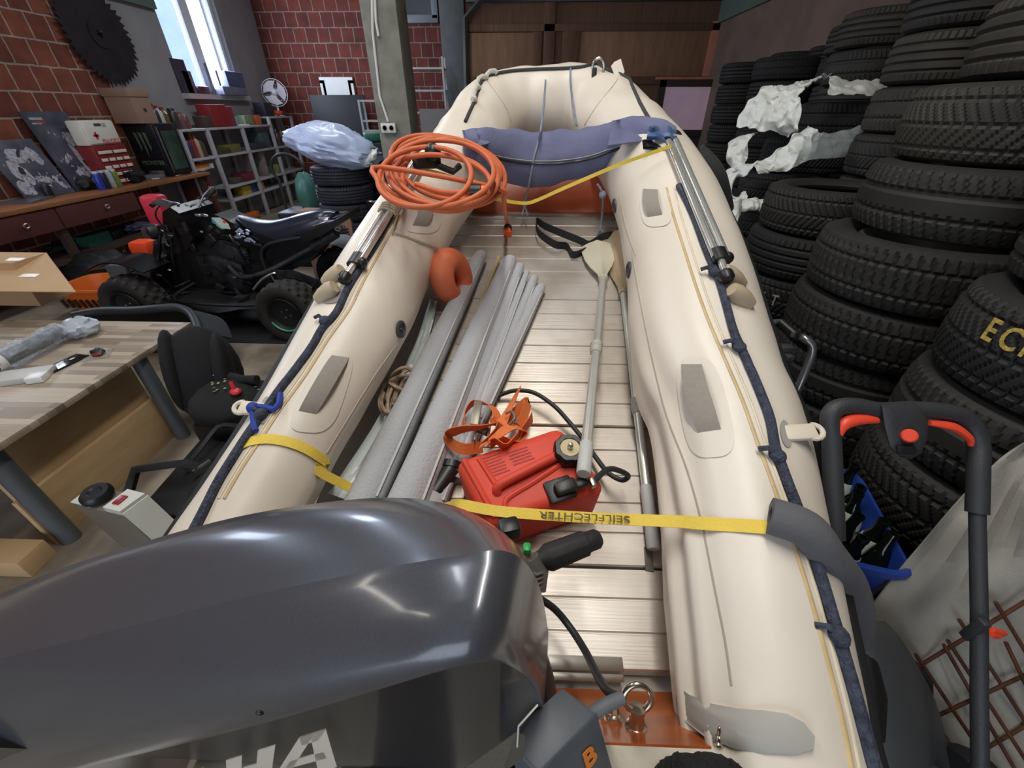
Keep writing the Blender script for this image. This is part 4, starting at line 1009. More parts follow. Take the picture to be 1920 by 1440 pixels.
# ================================================================ TRAILER
trl = thing('boat_trailer', V((0, 1.2, 0)), 'galvanised boat trailer with two wheels under the dinghy', 'trailer')
m_galv = mat('galvanised steel', (140, 144, 146), .5, .6, var=.3, scale=10)
def bott(y): return min(TA+TB*y-.27, FA+FB*y-.12)
for sx in (-1, 1):
    mk('beam', M().tube([V((axis_x(.5)+sx*.33, .5, bott(.5)-.05)), V((axis_x(2.5)+sx*.33, 2.5, bott(2.5)-.06))], .035, 4), m_galv, trl)
    for y in (.6, 1.5, 2.4): mk('bunk', M().tube([V((axis_x(y)+sx*.5, y-.15, bott(y-.15)+.0)), V((axis_x(y)+sx*.5, y+.15, bott(y+.15)+.0))], .04, 8), m_black, trl)
    for y in (.6, 1.5, 2.4): mk('bunk_arm', M().tube([V((axis_x(y)+sx*.33, y, bott(y)-.05)), V((axis_x(y)+sx*.5, y, bott(y)-.02))], .02, 8), m_galv, trl)
for y in (.6, 1.5, 2.4): mk('crossbar', M().tube([V((axis_x(y)-.33, y, bott(y)-.06)), V((axis_x(y)+.33, y, bott(y)-.06))], .03, 4), m_galv, trl)
ya = 1.35
mk('axle', M().tube([V((-.42, ya, .3)), V((.55, ya, .3))], .03, 8), m_galv, trl)
for sx in (-.25, .4): mk('axle_strut', M().tube([V((sx, ya, .3)), V((sx, ya, bott(ya)-.05))], .03, 4), m_galv, trl)
for sx in (-.4, .54):
    mk('wheel', M().lathe([(.0, -.07), (.17, -.07), (.2, -.075), (.28, -.065), (.3, -.04), (.3, .04), (.28, .065), (.2, .075), (.17, .07), (0, .07)], (sx, ya, .3), (1, 0, 0), 32), m_blk, trl)
mk('jockey_post', M().tube([V((axis_x(2.5), 2.5, 0)), V((axis_x(2.5), 2.5, bott(2.5)-.05))], .035, 10), m_galv, trl)
# ================================================================ LEFT SIDE
def rbox(m, x0, x1, y0, y1, z0, z1, bev=0): return m.box(((x0+x1)/2, (y0+y1)/2, (z0+z1)/2), (abs(x1-x0), abs(y1-y0), abs(z1-z0)), bev=bev)
m_benchtop = mat('worn orange brown bench top', (150, 98, 62), .5, var=.35, scale=4, stretch=(4, .5, 1), c2=(96, 62, 42))
m_maroon = mat('maroon board', (88, 46, 42), .5, var=.25, scale=4, c2=(60, 32, 30))
m_dkwood = mat('dark brown wood', (62, 44, 36), .7, var=.3)
m_navyb = mat('blue black enamel', (22, 25, 34), .3, var=.1)
# ---- workbench
BX = WL+.66
be0 = PX(0, 392, BX); be1 = PX(412, 322, BX); BT = (be0.z+be1.z)/2
BY0, BY1 = be0.y-1.6, PZ(412, 322, BT).y
bench = thing('workbench', (WL+.33, (BY0+BY1)/2, 0), 'long wooden workbench with maroon drawers under the posters', 'workbench')
mk('worktop', rbox(M(), WL+.01, BX, BY0, BY1, BT-.05, BT, .006), m_benchtop, bench)
dy = [be0.y-1.5, PX(122, 420, BX).y, PX(262, 378, BX).y]
for k in range(2):
    d = mk('drawer', rbox(M(), BX-.45, BX-.02, dy[k]+.01, dy[k+1]-.01, BT-.3, BT-.06, .004), m_maroon, bench)
    p = PX((48, 200)[k], (424, 387)[k], BX)
    h = mk('pull_ring', M().tube([p+V((.01, .03*math.cos(t), .022*math.sin(t))) for t in [2*PI*i/14 for i in range(14)]], .009, 6, closed=True), m_sil, bench); h.parent = d
mk('side_board', rbox(M(), WL+.05, BX-.02, BY1-.08, BY1-.03, .0, BT-.05), m_maroon, bench)
mk('lower_shelf', rbox(M(), WL+.03, BX-.05, BY0, BY1-.1, BT-.68, BT-.64), m_dkwood, bench)
for y in (BY0+.1, dy[1], BY1-.15): mk('leg', rbox(M(), BX-.14, BX-.06, y-.04, y+.04, 0, BT-.05), m_dkwood, bench)
# ---- circular saw blade on the wall
sc = PX(184, 64, WL+.06); edge = PX(218, 152, WL+.06); RS = (edge-sc).length*1.12
rs2 = random.Random(4)
P = []; nt_ = 44; outl = []
for k in range(nt_):
    a = 2*PI*k/nt_; b = 2*PI*(k+.75)/nt_
    ro, ri = RS*rs2.uniform(.95, 1.02), RS*rs2.uniform(.83, .9)
    outl += [sc+V((0, math.cos(a)*ro, math.sin(a)*ro)), sc+V((0, math.cos(b)*ri, math.sin(b)*ri))]
sb = thing('saw_blade', sc, 'huge dark toothed circular saw blade hanging on the brick wall', 'saw blade')
m = M(); hole = [sc+V((0, math.cos(2*PI*k/(2*nt_))*.05, math.sin(2*PI*k/(2*nt_))*.05)) for k in range(2*nt_)]
m.grid([[p+V((dx, 0, 0)) for p in ring] for ring, dx in ((hole, 0), (hole, .012), (outl, .012), (outl, 0), (hole, 0))], cv=True)
m_saw = mat('dark oxidised steel', (50, 46, 52), .6, .5, var=.3, scale=5, c2=(30, 28, 32))
mk('blade', m, m_saw, sb, ang=20)
mk('hub', M().lathe([(.16, 0), (.16, .016), (.05, .016), (.05, 0)], sc+V((.01, 0, 0)), (1, 0, 0), 28, close=True), m_saw, sb)
mk('wall_nail', M().cyl(sc-V((.05, 0, -.03)), sc+V((.06, 0, .03)), .012), m_sil, sb)
# ---- posters leaning on the wall
def poster(px, lab, seed):
    a, b = PX(*px[0], WL+.1), PX(*px[1], WL+.1); c, d = PX(*px[2], WL+.24), PX(*px[3], WL+.24)
    zt = (a.z+b.z)/2; y0, y1 = (a.y+d.y)/2, (b.y+c.y)/2
    q = [V((WL+.28, y0, BT+.003)), V((WL+.28, y1, BT+.003)), V((WL+.08, y1, zt)), V((WL+.08, y0, zt))]
    t = thing('poster_board', q[0].lerp(q[1], .5), lab, 'poster', 'photo boards leaning behind the workbench')
    nn = (q[1]-q[0]).cross(q[3]-q[0]).normalized()
    if nn.x < 0: nn = -nn
    mk('board', M().prism(q, -nn*.015), mat('dark slate print', (58, 58, 70), .35, var=.6, scale=5, c2=(92, 92, 108)), t)
    def at(x, y, h=.001): return q[0].lerp(q[1], x).lerp(q[3].lerp(q[2], x), y)+nn*h
    random.seed(seed); W_ = (q[1]-q[0]).length; H_ = (q[3]-q[0]).length
    return t, at, nn, q
def blot(at, cx, cy, rx, ry, rot, n=16, jag=.35, seed=0):
    o = []
    for i in range(n):
        a = 2*PI*i/n; r = 1+jag*noise.noise(V((math.cos(a)*2+seed*3.7, math.sin(a)*2, seed)))*1.6
        x, y = rx*r*math.cos(a), ry*r*math.sin(a); o.append(at(cx+x*math.cos(rot)-y*math.sin(rot), cy+x*math.sin(rot)+y*math.cos(rot)))
    return o
m_pw = mat('pale grey print', (186, 184, 190), .4, var=.4, scale=30, c2=(110, 108, 120)); m_pd = mat('black print', (26, 26, 32), .4); m_pr = mat('red print', (150, 60, 60), .4)
for px, lab, seed in ((((47, 209), (130, 209), (188, 308), (122, 343)), 'tall dark photo board of a rider in spray, beside the first aid case', 4), (((-30, 264), (66, 260), (121, 340), (30, 372)), 'lower dark photo board of racing bikes at the bench end', 9)):
    t, at, nn, q = poster(px, lab, seed)
    m = M(); md = M()
    if seed == 4:
        sh = [(.62, .3, .07, .3, .15), (.4, .2, .12, .1, 0), (.3, .42, .1, .035, .5), (.66, .66, .1, .09, .4), (.5, .12, .2, .06, 0), (.7, .14, .12, .09, .2)]
    else: sh = [(.5, .74, .2, .12, .2), (.78, .7, .1, .16, .3), (.3, .45, .14, .22, .4), (.6, .3, .16, .06, -.2), (.85, .22, .05, .14, .3), (.15, .2, .14, .12, 0)]
    for k, s in enumerate(sh):
        m.prism(blot(at, *s, seed=k+seed), nn*.0006)
        if k % 2 == 0: md.prism(blot(at, s[0]+.03, s[1]+.03, s[2]*.5, s[3]*.22, s[4]+.6, seed=k+seed+20), nn*.0012)
        for q_ in range(5): m.prism(blot(at, s[0]+random.uniform(-.12, .12), s[1]+random.uniform(-.12, .12), .035, .012, random.uniform(0, 3), 8, seed=q_+k), nn*.0006)
    for kk in range(14):
        x, y = random.uniform(.1, .9), random.uniform(.05, .75); m.prism(blot(at, x, y, .02, .012, 1, 8, seed=kk), nn*.0005)
    mk('pale_print', m, m_pw, t, flatshade=True); mk('dark_print', md, m_pd, t, flatshade=True)
    if seed == 4:
        mk('print_caption', M().prism([at(.1, .93), at(.38, .93), at(.38, .9), at(.1, .9)], nn*.001).prism([at(.1, .87), at(.3, .87), at(.3, .85), at(.1, .85)], nn*.001), m_pw, t)
        mk('print_caption', M().prism([at(.22, .89), at(.4, .89), at(.4, .86), at(.22, .86)], nn*.0012), m_pr, t)
# ---- red small parts cabinet and first aid case
XF = WL+.42
c0, c1 = PX(192, 300, XF), PX(254, 300, XF); ct = PX(215, 271, XF).z
m_redc = mat('dark red sheet metal', (122, 32, 38), .4, var=.15)
cab = thing('parts_cabinet', (WL+.3, (c0.y+c1.y)/2, BT), 'dark red small parts cabinet with pale drawers under the first aid case', 'cabinet')
cy0, cy1 = PX(178, 285, XF).y, PX(240, 285, XF).y
mk('case', rbox(M(), WL+.17, XF, cy0, cy1, BT, ct, .01), m_redc, cab)
m_pal = mat('pale drawer plastic', (214, 204, 190), .4)
for r in range(5):
    nn_ = 2 if r == 4 else 4
    for k in range(nn_):
        w_ = (cy1-cy0-.04)/nn_; y = cy0+.02+w_*k; z = BT+.03+(ct-BT-.05)*r/5
        dr = mk('drawer', rbox(M(), XF-.02, XF+.008, y+.006, y+w_-.006, z, z+(ct-BT-.05)/5-.012, .004), m_redc, cab)
        h = mk('label_strip', rbox(M(), XF+.006, XF+.02, y+.014, y+w_-.014, z+.012, z+.05, .003), m_pal, cab); h.parent = dr
f0, f1 = PX(154, 226, XF), PX(215, 225, XF); f2 = PX(175, 272, XF)
fa = thing('first_aid_case', (WL+.3, (f0.y+f1.y)/2, ct), 'white first aid case with a red cross on the red cabinet', 'first aid case')
fy0, fy1 = cy0+.0, cy1-.01; fz0, fz1 = ct+.002, f0.z
m_fa = mat('off white case plastic', (218, 214, 202), .45, var=.06)
mk('case', rbox(M(), WL+.2, XF-.02, fy0, fy1, fz0, fz1, .02), m_fa, fa)
mk('front_lid', rbox(M(), XF-.03, XF, fy0+.02, fy1-.02, fz0+.02, fz1-.01, .012), m_fa, fa)
my, hz = (fy0+fy1)/2, fz1-fz0
mk('handle', rbox(M(), XF-.02, XF+.003, my-.08, my+.03, fz1-.07, fz1-.035, .004), m_dkpl, fa)
mk('latch', rbox(M(), XF-.02, XF+.005, my+.04, my+.1, fz1-.08, fz1-.03, .004), mat('grey latch', (170, 166, 156), .5), fa)
m_cross = mat('red print on white', (200, 30, 50), .5)
cyy, czz = fy0+.27*(fy1-fy0), fz0+.4*hz; s_ = hz*.05
mk('cross', rbox(rbox(M(), XF, XF+.002, cyy-s_*3, cyy+s_*3, czz-s_, czz+s_), XF, XF+.002, cyy-s_, cyy+s_, czz-s_*3, czz+s_*3), m_cross, fa)
RX = Matrix(((0, 0, 1), (1, 0, 0), (0, 1, 0)))
mk('lettering', text_mesh('PRVA POMOĆ', .085, .0008, RX, V((XF+.001, fy0+.66*(fy1-fy0), fz0+.14*hz)), font_sx=.62*(fy1-fy0)/.6), m_cross, fa, flatshade=True)
# ---- black drinks fridge with side logo
g0 = PX(287, 232, WL+.5); g1 = PX(325, 229, WL+.5); g2 = PX(320, 308, WL+.5)
GX = WL+.5; gy0, gy1 = PX(305, 285, GX).y, PX(341, 275, GX).y; gzt = PX(300, 231, GX).z
fr = thing('drinks_fridge', (WL+.25, (gy0+gy1)/2, BT), 'black mini drinks fridge with clawed letter logo under the cardboard box', 'fridge')
mk('body', rbox(M(), WL+.02, GX, gy0, gy1, BT+.01, gzt, .012), m_navyb, fr)
dr = mk('door', rbox(M(), GX, GX+.03, gy0+.005, gy1-.005, BT+.03, gzt-.005, .008), m_navyb, fr)
h = mk('door_glass', rbox(M(), GX+.028, GX+.033, gy0+.08, gy1-.06, BT+.1, gzt-.1), mat('dark green glass', (38, 58, 56), .12, var=.5, scale=3, c2=(70, 92, 70)), fr); h.parent = dr
h = mk('door_edge', rbox(M(), GX+.028, GX+.036, gy0+.02, gy0+.035, BT+.06, gzt-.04), m_sil, fr); h.parent = dr
m_lg = mat('grey green logo', (92, 112, 92), .5)
RYm = Matrix(((1, 0, 0), (0, 0, -1), (0, 1, 0)))
lx, lz = WL+.25, (BT+gzt)/2+.1; m = M()
for k, (dx, l0, l1) in enumerate(((-.075, .16, -.1), (0, .16, -.2), (.075, .16, -.1))):
    m.prism([V((lx+dx-.028, gy0, lz+l0)), V((lx+dx+.022, gy0, lz+l0-.02)), V((lx+dx+.02, gy0, lz+.0)), V((lx+dx+.028, gy0, lz-.06)), V((lx+dx+.0, gy0, lz+l1)), V((lx+dx-.008, gy0, lz-.02))], (0, -.002, 0))
mk('claw_logo', m, m_lg, fr, flatshade=True)
mk('logo_lettering', text_mesh('MONSTER', .085, .001, RYm, V((lx+.03, gy0-.001, BT+.2)), font_sx=.95, bold=.002), m_lg, fr, flatshade=True)
# ---- cardboard archive box on the fridge
m_card = mat('brown cardboard', (150, 122, 104), .85, var=.15, scale=6, c2=(124, 98, 82))
kx = WL+.42; ky0, ky1 = gy0-.1, gy1-.2; kz1 = PX(240, 180, kx).z; kzt = PX(240, 165, kx).z
kb = thing('archive_box', (WL+.22, (ky0+ky1)/2, gzt), 'lidded brown cardboard box standing on the black fridge', 'cardboard box')
mk('box_body', rbox(M(), WL+.03, kx, ky0, ky1, gzt+.002, kz1), m_card, kb)
mk('box_lid', rbox(M(), WL+.015, kx+.015, ky0-.02, ky1+.02, kz1-.005, kzt, .004), m_card, kb)
mk('hand_hole', M().sph((kx, (ky0+ky1)/2+.02, (gzt+kz1)/2), (.004, .035, .03), 8), mat('dark hole', (70, 52, 44), .9), kb)
# ---- things lying on the bench
def can(p, r, h, c, name, lab, cat, cap=None, neck=False, group=None, rough=.3):
    t = thing(name, p, lab, cat, group)
    pr = [(r*.9, 0), (r, .01), (r, h*.72), (r*.5, h*.82), (r*.36, h*.86), (r*.36, h*.93)] if neck else [(r*.88, 0), (r, .012), (r, h-.02), (r*.82, h-.004), (r*.8, h)]
    mk('body', M().lathe(pr, p, (0, 0, 1), 14), mat('can %d %d %d' % c, c, rough, var=.3, scale=20), t)
    if cap: mk('cap', M().lathe([(r*.42, 0), (r*.42, h*.1), (0, h*.1)] if neck else [(r*.8, 0), (r*.75, h*.12), (0, h*.12)], p+V((0, 0, h*.9 if neck else h)), (0, 0, 1), 12), mat('cap %d %d %d' % cap, cap, .4), t)
    return t
def bt(u, v):
    p = PZ(u, v, BT+.001)
    if p.x < WL+.3: p = PX(u, v, WL+.3)
    return V((min(p.x, BX-.1), p.y, BT+.001))
for (u, v, c, nm) in ((178, 326, (48, 62, 170), 'blue'), (190, 327, (40, 44, 60), 'dark'), (201, 326, (170, 176, 180), 'silver'), (210, 321, (120, 132, 60), 'olive green')):
    can(V((WL+.47, PX(u, v, WL+.47).y, BT+.001)), .045, .2, c, 'drink_can', nm+' drink can on the bench by the black cloth', 'can', (190, 192, 194), group='drink cans on the bench')
P0 = bt(240, 338)
def lump(c, r, seed, amp=.35, n=14): return M().sph(c, r, n, f=lambda q: 1+amp*noise.noise(q*2.1+V((seed, 0, 0)))+.12*noise.noise(q*6+V((seed, 0, 0))))
tag(mk('black_cloth', lump(P0+V((0, 0, .09)), (.2, .26, .12), 3), mat('black cloth', (20, 19, 20), .9, var=.3, bump=.3)), 'crumpled black cloth lying in front of the red parts cabinet', 'cloth')
tag(mk('black_glove', lump(bt(150, 322)+V((-.02, 0, .07)), (.08, .12, .1), 8), m_blackm), 'dark lump of gloves by the tall photo board', 'gloves')
ph = bt(85, 352)
tag(mk('dark_bottle', M().lathe([(.04, 0), (.045, .02), (.045, .12), (.03, .15), (0, .15)], bt(88, 357), (0, 0, 1), 14), m_black), 'small dark cup with shiny rim on the bench end', 'cup')
tag(mk('magazine', M().box(bt(45, 362)+V((0, 0, .01)), (.3, .42, .02), Matrix.Rotation(.3, 3, 'Z')), mat('grey glossy cover', (96, 96, 100), .3, var=.5, scale=12)), 'grey magazine lying on the bench below the bike poster', 'magazine')
for k, (u, v, sx, sy, sz, c, nm, lab) in enumerate(((278, 322, .22, .3, .05, (104, 106, 116), 'book', 'slate grey book lying flat in front of the fridge'), (300, 322, .18, .22, .09, (110, 92, 88), 'small_box', 'dull mauve box leaning on the fridge door foot'),
     (365, 312, .16, .5, .06, (222, 122, 48), 'orange_pack', 'flat orange pack on papers at the bench end'), (330, 326, .35, .6, .02, (186, 184, 178), 'paper_stack', 'loose grey paper stack by the fridge door'), (372, 318, .3, .45, .03, (196, 192, 186), 'paper_stack', 'white paper stack beneath the orange pack'),
     (290, 331, .18, .4, .012, (206, 204, 200), 'paper_sheet', 'curled white sheet at the bench front edge'), (392, 310, .14, .2, .08, (206, 204, 200), 'white_carton', 'small white carton at the far bench corner'))):
    p = bt(u, v); tag(mk(nm, M().box(p+V((0, 0, sz/2+(.03 if nm == 'orange_pack' else 0))), (sx, sy, sz), Matrix.Rotation(.15*k-.3, 3, 'Z'), bev=.004), mat('flat %d %d %d' % c, c, .6, var=.3, scale=9)), lab, nm.split('_')[-1])
# lower shelf clutter
SZ = BT-.64
for k, (u, v, r, c, lab, cat) in enumerate(((180, 458, (.1, .18, .07), (40, 96, 84), 'green tool case on the lower bench shelf', 'case'), (120, 470, (.12, .2, .06), (52, 50, 52), 'dark tangled tool heap on the lower bench shelf', 'tools'), (215, 443, (.1, .22, .05), (36, 34, 36), 'flat black box on the lower bench shelf', 'box'), (258, 434, (.1, .2, .06), (66, 70, 96), 'bluish cloth bundle at the far end of the lower shelf', 'cloth'), (150, 436, (.1, .25, .09), (112, 58, 56), 'dull red carton at the rear of the lower shelf', 'carton'))):
    p = PZ(u, v, SZ)
    if cat in ('case', 'box', 'carton'): m = M().box(p+V((0, 0, r[2])), [x*2 for x in r], Matrix.Rotation(.2*k, 3, 'Z'), bev=.01)
    else: m = lump(p+V((0, 0, r[2])), r, k*5, .5)
    tag(mk('tool_case' if cat == 'case' else cat if cat != 'tools' else 'tool_heap', m, mat('clut %d %d %d' % c, c, .6, var=.4, scale=20)), lab, cat)
# ---- white shelf unit along the plastered wall
m_wsh = mat('grey white shelf paint', (176, 174, 178), .5, var=.12)
SX = WL+.46
s_t = PX(388, 242, SX); s1 = PX(392, 293, SX); s2_ = PX(432, 348, SX)
YA, YB, YC, YD, YE = PX(340, 250, SX).y, PX(396, 260, SX).y, PX(462, 260, SX).y, PX(513, 250, SX).y, PX(552, 240, SX).y
ZT = PX(395, 240, SX).z; Z2 = PX(410, 292, SX).z; Z3 = PX(433, 350, SX).z; Z4 = .5; ZTT = PX(530, 218, SX).z
sh = thing('shelf_unit', (WL+.25, (YA+YE)/2, 0), 'long white shelf unit full of bottles along the plastered wall', 'shelf')
for z, ya, yb in ((ZT, YA, YD), (Z2, YA, YE), (Z3, YB, YE), (Z4, YB, YE), (ZTT, YD, YE)):
    mk('shelf_board', rbox(M(), WL+.02, SX, ya, yb, z-.035, z, .004), m_wsh, sh)
for y, z in ((YA, ZT), (YB, ZT), (YC, ZT), (YD, ZTT), (YE, ZTT)):
    for x in (SX-.03, WL+.06): mk('post', rbox(M(), x-.03, x+.03, y-.035, y+.035, 0, z, .004), m_wsh, sh)
def shelf_pt(u, z, x=SX-.14):   # point on a shelf of height z seen in column u
    lo, hi = 0, 700
    r = None
    for v in range(120, 480):
        p = PX(u, v, x)
        if p.z < z: return V((x, p.y, z+.002))
    return V((x, 10, z+.002))
B_ = [(296, ZT, .05, .3, (180, 178, 172), (170, 40, 44), 1, 'white'), (303, ZT, .05, .3, (52, 54, 58), (180, 40, 44), 1, 'black'), (310, ZT, .05, .28, (196, 194, 186), (180, 44, 50), 1, 'ivory'), (318, ZT, .055, .26, (110, 98, 56), (150, 40, 44), 1, 'olive'),
      (334, ZT, .06, .22, (70, 62, 58), (40, 40, 44), 0, 'brown'), (345, ZT, .05, .18, (120, 90, 92), (150, 60, 64), 0, 'dusty pink'), (353, ZT, .05, .16, (130, 70, 74), (140, 130, 130), 0, 'brick red'),
      (347, Z2, .04, .34, (190, 130, 96), (200, 200, 196), 1, 'amber'), (354, Z2, .045, .36, (204, 196, 186), (60, 130, 110), 1, 'pale'), (361, Z2, .05, .28, (62, 66, 96), (60, 60, 66), 1, 'dark blue'), (369, Z2, .055, .3, (150, 60, 60), (180, 40, 44), 1, 'red'), (377, Z2, .05, .3, (186, 166, 130), (170, 44, 50), 1, 'tan'), (385, Z2, .05, .24, (90, 70, 70), (60, 50, 50), 1, 'plum'),
      (515, Z2, .05, .26, (70, 66, 72), (160, 156, 160), 1, 'charcoal'), (524, Z2, .05, .28, (84, 74, 84), (140, 140, 140), 1, 'mauve'), (533, Z2, .055, .24, (110, 96, 66), (60, 56, 60), 0, 'mustard'), (541, Z2, .05, .3, (66, 60, 70), (100, 90, 96), 1, 'violet grey')]
for (u, z, r, h, c, cp_, nk, nm) in B_:
    row_ = 'top board' if z == ZT else 'second board'
    can(shelf_pt(u, z), r*1.15, h*1.2, c, 'bottle', '%s bottle on the %s of the white shelf unit' % (nm, row_), 'bottle', cp_, nk, 'bottles on the white shelf unit')
X_ = [(388, ZT, .22, .3, .12, (84, 66, 58), 'dark brown box at the edge of the top shelf board', 'box'), (408, ZT, .26, .5, .24, (150, 40, 44), 'red crate of parts on the top shelf board', 'crate'), (428, ZT, .2, .3, .22, (150, 52, 58), 'red carton with pale label beside the red crate', 'carton'),
      (440, ZT, .12, .16, .1, (140, 168, 214), 'light blue tub beside the red carton', 'tub'), (462, ZT, .2, .3, .12, (132, 150, 116), 'greenish packet on the top shelf board', 'packet'), (482, ZT, .14, .2, .12, (214, 108, 66), 'orange wedge shaped packet below the fan', 'packet'),
      (448, ZT+.0, .3, .3, .02, (214, 216, 220), 'white paper at the shelf front', 'paper'),
      (412, Z2, .24, .4, .1, (74, 74, 50), 'green brown tool tray on the second shelf board', 'tray'), (432, Z2, .2, .5, .14, (120, 112, 60), 'yellow marked box on the second shelf board', 'box'), (476, Z2, .3, .6, .12, (64, 66, 80), 'slate grey case on the second shelf board', 'case'), (492, Z2, .26, .3, .3, (72, 90, 96), 'teal grey folders on the second shelf board', 'folder'),
      (462, Z3, .28, .5, .14, (112, 40, 54), 'wine red tray on the third shelf board', 'tray'), (440, Z3, .2, .3, .1, (92, 84, 84), 'grey odds box on the third shelf board', 'box'), (520, Z3, .24, .3, .18, (128, 132, 80), 'yellow green carton on the third shelf board', 'carton'), (497, Z3, .2, .1, .55, (150, 136, 132), 'tall pale board standing on the third shelf', 'board'), (476, Z3, .16, .1, .6, (140, 126, 122), 'pale wooden board standing behind the wine red tray', 'board'),
      (458, Z4, .2, .3, .16, (206, 176, 62), 'yellow box on the bottom shelf board', 'box'), (472, Z4, .2, .3, .2, (60, 78, 120), 'blue box on the bottom shelf board', 'box'), (484, Z4, .2, .26, .16, (204, 180, 70), 'pale yellow box beside the blue box', 'box'), (470, .02, .22, .4, .12, (220, 116, 48), 'orange box on the ground under the shelf', 'box'),
      (498, ZTT, .26, .34, .26, (42, 44, 60), 'dark blue case on the raised shelf end', 'case')]
for k, (u, z, sx, sy, sz, c, lab, cat) in enumerate(X_):
    sz *= (1.5 if z == ZT and sz > .05 else 1.0)
    p = shelf_pt(u, z, SX-.2); tag(mk(cat, M().box(p+V((0, 0, sz/2)), (sx, sy, sz), bev=.008), mat('shelf box %d %d %d' % c, c, .55, var=.35, scale=10)), lab, cat)
# window sill things
sz_ = WZ0
def sill(u, v, x=WL+.02):
    p = PX(u, v, x); return V((x, p.y, sz_+.002))
for (u, v, sx, sy, sz, c, nm, lab) in ((355, 180, .06, .3, .5, (66, 56, 76), 'magazine', 'upright dark magazine propped in the window corner'), (366, 190, .06, .25, .34, (120, 104, 120), 'magazine', 'smaller pale magazine propped beside the dark one'), (388, 200, .14, .3, .12, (92, 48, 60), 'plum_pouch', 'plum zipped pouch on the window sill'),
                                     (446, 190, .2, .6, .26, (84, 92, 130), 'blue_case', 'blue grey case stacked by the window edge'), (440, 196, .22, .8, .14, (120, 122, 146), 'pale_case', 'pale grey case under the blue grey case'), (405, 185, .03, .05, .5, (120, 118, 120), 'stick', 'thin grey stick leaning in the window')):
    p = sill(u, v, WL+.11 if sx >= .2 else WL+.02); zz = .14 if nm == 'blue_case' else 0
    tag(mk(nm, M().box(p+V((0, 0, sz/2+zz)), (sx, sy, sz), bev=.01), mat('sill %d %d %d' % c, c, .5, var=.35, scale=9)), lab, nm.split('_')[-1])
# ---- desk fan
fp = shelf_pt(530, ZTT, SX-.16); fcn = PX(515, 174, SX-.16)
fan = thing('desk_fan', fp, 'white round desk fan standing on the raised shelf end', 'fan')
m_fan = mat('translucent white fan plastic', (206, 202, 210), .4, var=.05); fd = (V((0, 0, 1.9))-fcn).normalized(); Rf = basis(fd.cross(V((0, 0, 1))), V((0, 0, 1)))
Rr = .27
m = M()
for k in range(28):
    a = 2*PI*k/28; m.tube([fcn+Rf @ V((math.cos(a)*r*Rr, math.sin(a)*r*Rr, .06*math.sqrt(max(0, 1-r*r)))) for r in (.2, .5, .8, 1)], .003, 4)
for r in (1, .66, .34): m.tube([fcn+Rf @ V((math.cos(t)*Rr*r, math.sin(t)*Rr*r, .06*math.sqrt(max(0, 1-r*r)))) for t in [2*PI*i/28 for i in range(28)]], .008 if r == 1 else .004, 6, closed=True)
mk('guard', m, m_fan, fan)
for k in range(3):
    a = 2*PI*k/3+.9; mk('fan_blade', M().sheet([[fcn+Rf @ V((math.cos(a+w*(.45+.5*r))*Rr*.9*r, math.sin(a+w*(.45+.5*r))*Rr*.9*r, .02*w)) for w in (-1, -.3, .3, 1)] for r in (.2, .5, .8, 1)], .004), m_fan, fan)
mk('motor', M().sph(fcn-fd*.04, (.08, .08, .08), 10), m_fan, fan)
mk('stand', M().tube([fcn-fd*.05, V((fcn.x-.03, fcn.y, fp.z+.02))], .025, 10).lathe([(.12, 0), (.12, .012), (.03, .03)], V((fcn.x-.03, fcn.y, fp.z)), (0, 0, 1), 20), m_fan, fan)
tag(mk('orange_funnel', M().lathe([(.02, 0), (.03, .02), (.1, .05), (.12, .11), (.11, .11), (.09, .06), (0, .05)], shelf_pt(523, ZTT, SX-.06), (0, 0, 1), 18), mat('orange plastic', (236, 92, 52), .4)), 'orange plastic funnel at the foot of the desk fan', 'funnel')
# ---- black board, shelf frames at the rear
a, b = PY(580, 178, WB-.5), PY(682, 178, WB-.5)
tag(mk('black_screen', M().box(((a.x+b.x)/2, WB-.5, a.z/2), (b.x-a.x, .06, a.z), bev=.01), mat('black screen gloss', (22, 22, 30), .6, var=.1)), 'large black flat panel leaning at the rear brick wall', 'panel')
def rack(name, px0, px1, ys, zs, lab, zt):
    x0, x1 = px0, px1; t = thing(name, ((x0+x1)/2, ys, 0), lab, 'shelf', 'empty white racks at the rear wall')
    for x in (x0, x1):
        for y in (ys, ys+.3): mk('post', M().box((x, y, zt/2), (.04, .04, zt)), m_wsh, t)
    for z in zs: mk('shelf_board', M().box(((x0+x1)/2, ys+.15, z), (x1-x0, .32, .035)), m_wsh, t)
yr = WB-1.6
rack('storage_rack', PY(752, 150, yr).x, PY(832, 150, yr).x, yr, [PY(790, v, yr).z for v in (128, 170, 211)]+[.9, .4], 'empty white storage rack behind the concrete pillar', PY(790, 106, yr).z)
yr2 = WB-2.2
rack('storage_rack', PY(676, 210, yr2).x, PY(735, 210, yr2).x, yr2, [PY(690, v, yr2).z for v in (189, 227, 246)]+[.5], 'low white storage rack between black panel and pillar', PY(690, 187, yr2).z)
a, b = PY(786, 204, WB-2.5), PY(866, 202, WB-2.5)
tag(mk('grey_board', M().box(((a.x+b.x)/2, WB-2.5, a.z/2), (b.x-a.x, .03, a.z)), mat('plain grey board', (132, 130, 130), .7, var=.1)), 'plain grey board standing before the white rack', 'board')
tag(mk('green_box', M().box(PY(705, 256, 6.2)+V((0, 0, -.0)), (.3, .35, .1), Matrix.Rotation(.4, 3, 'Z'), bev=.02), mat('green lid', (46, 116, 96), .4)), 'green lidded box beside the concrete pillar', 'box')
p = PY(706, 262, 6.2)
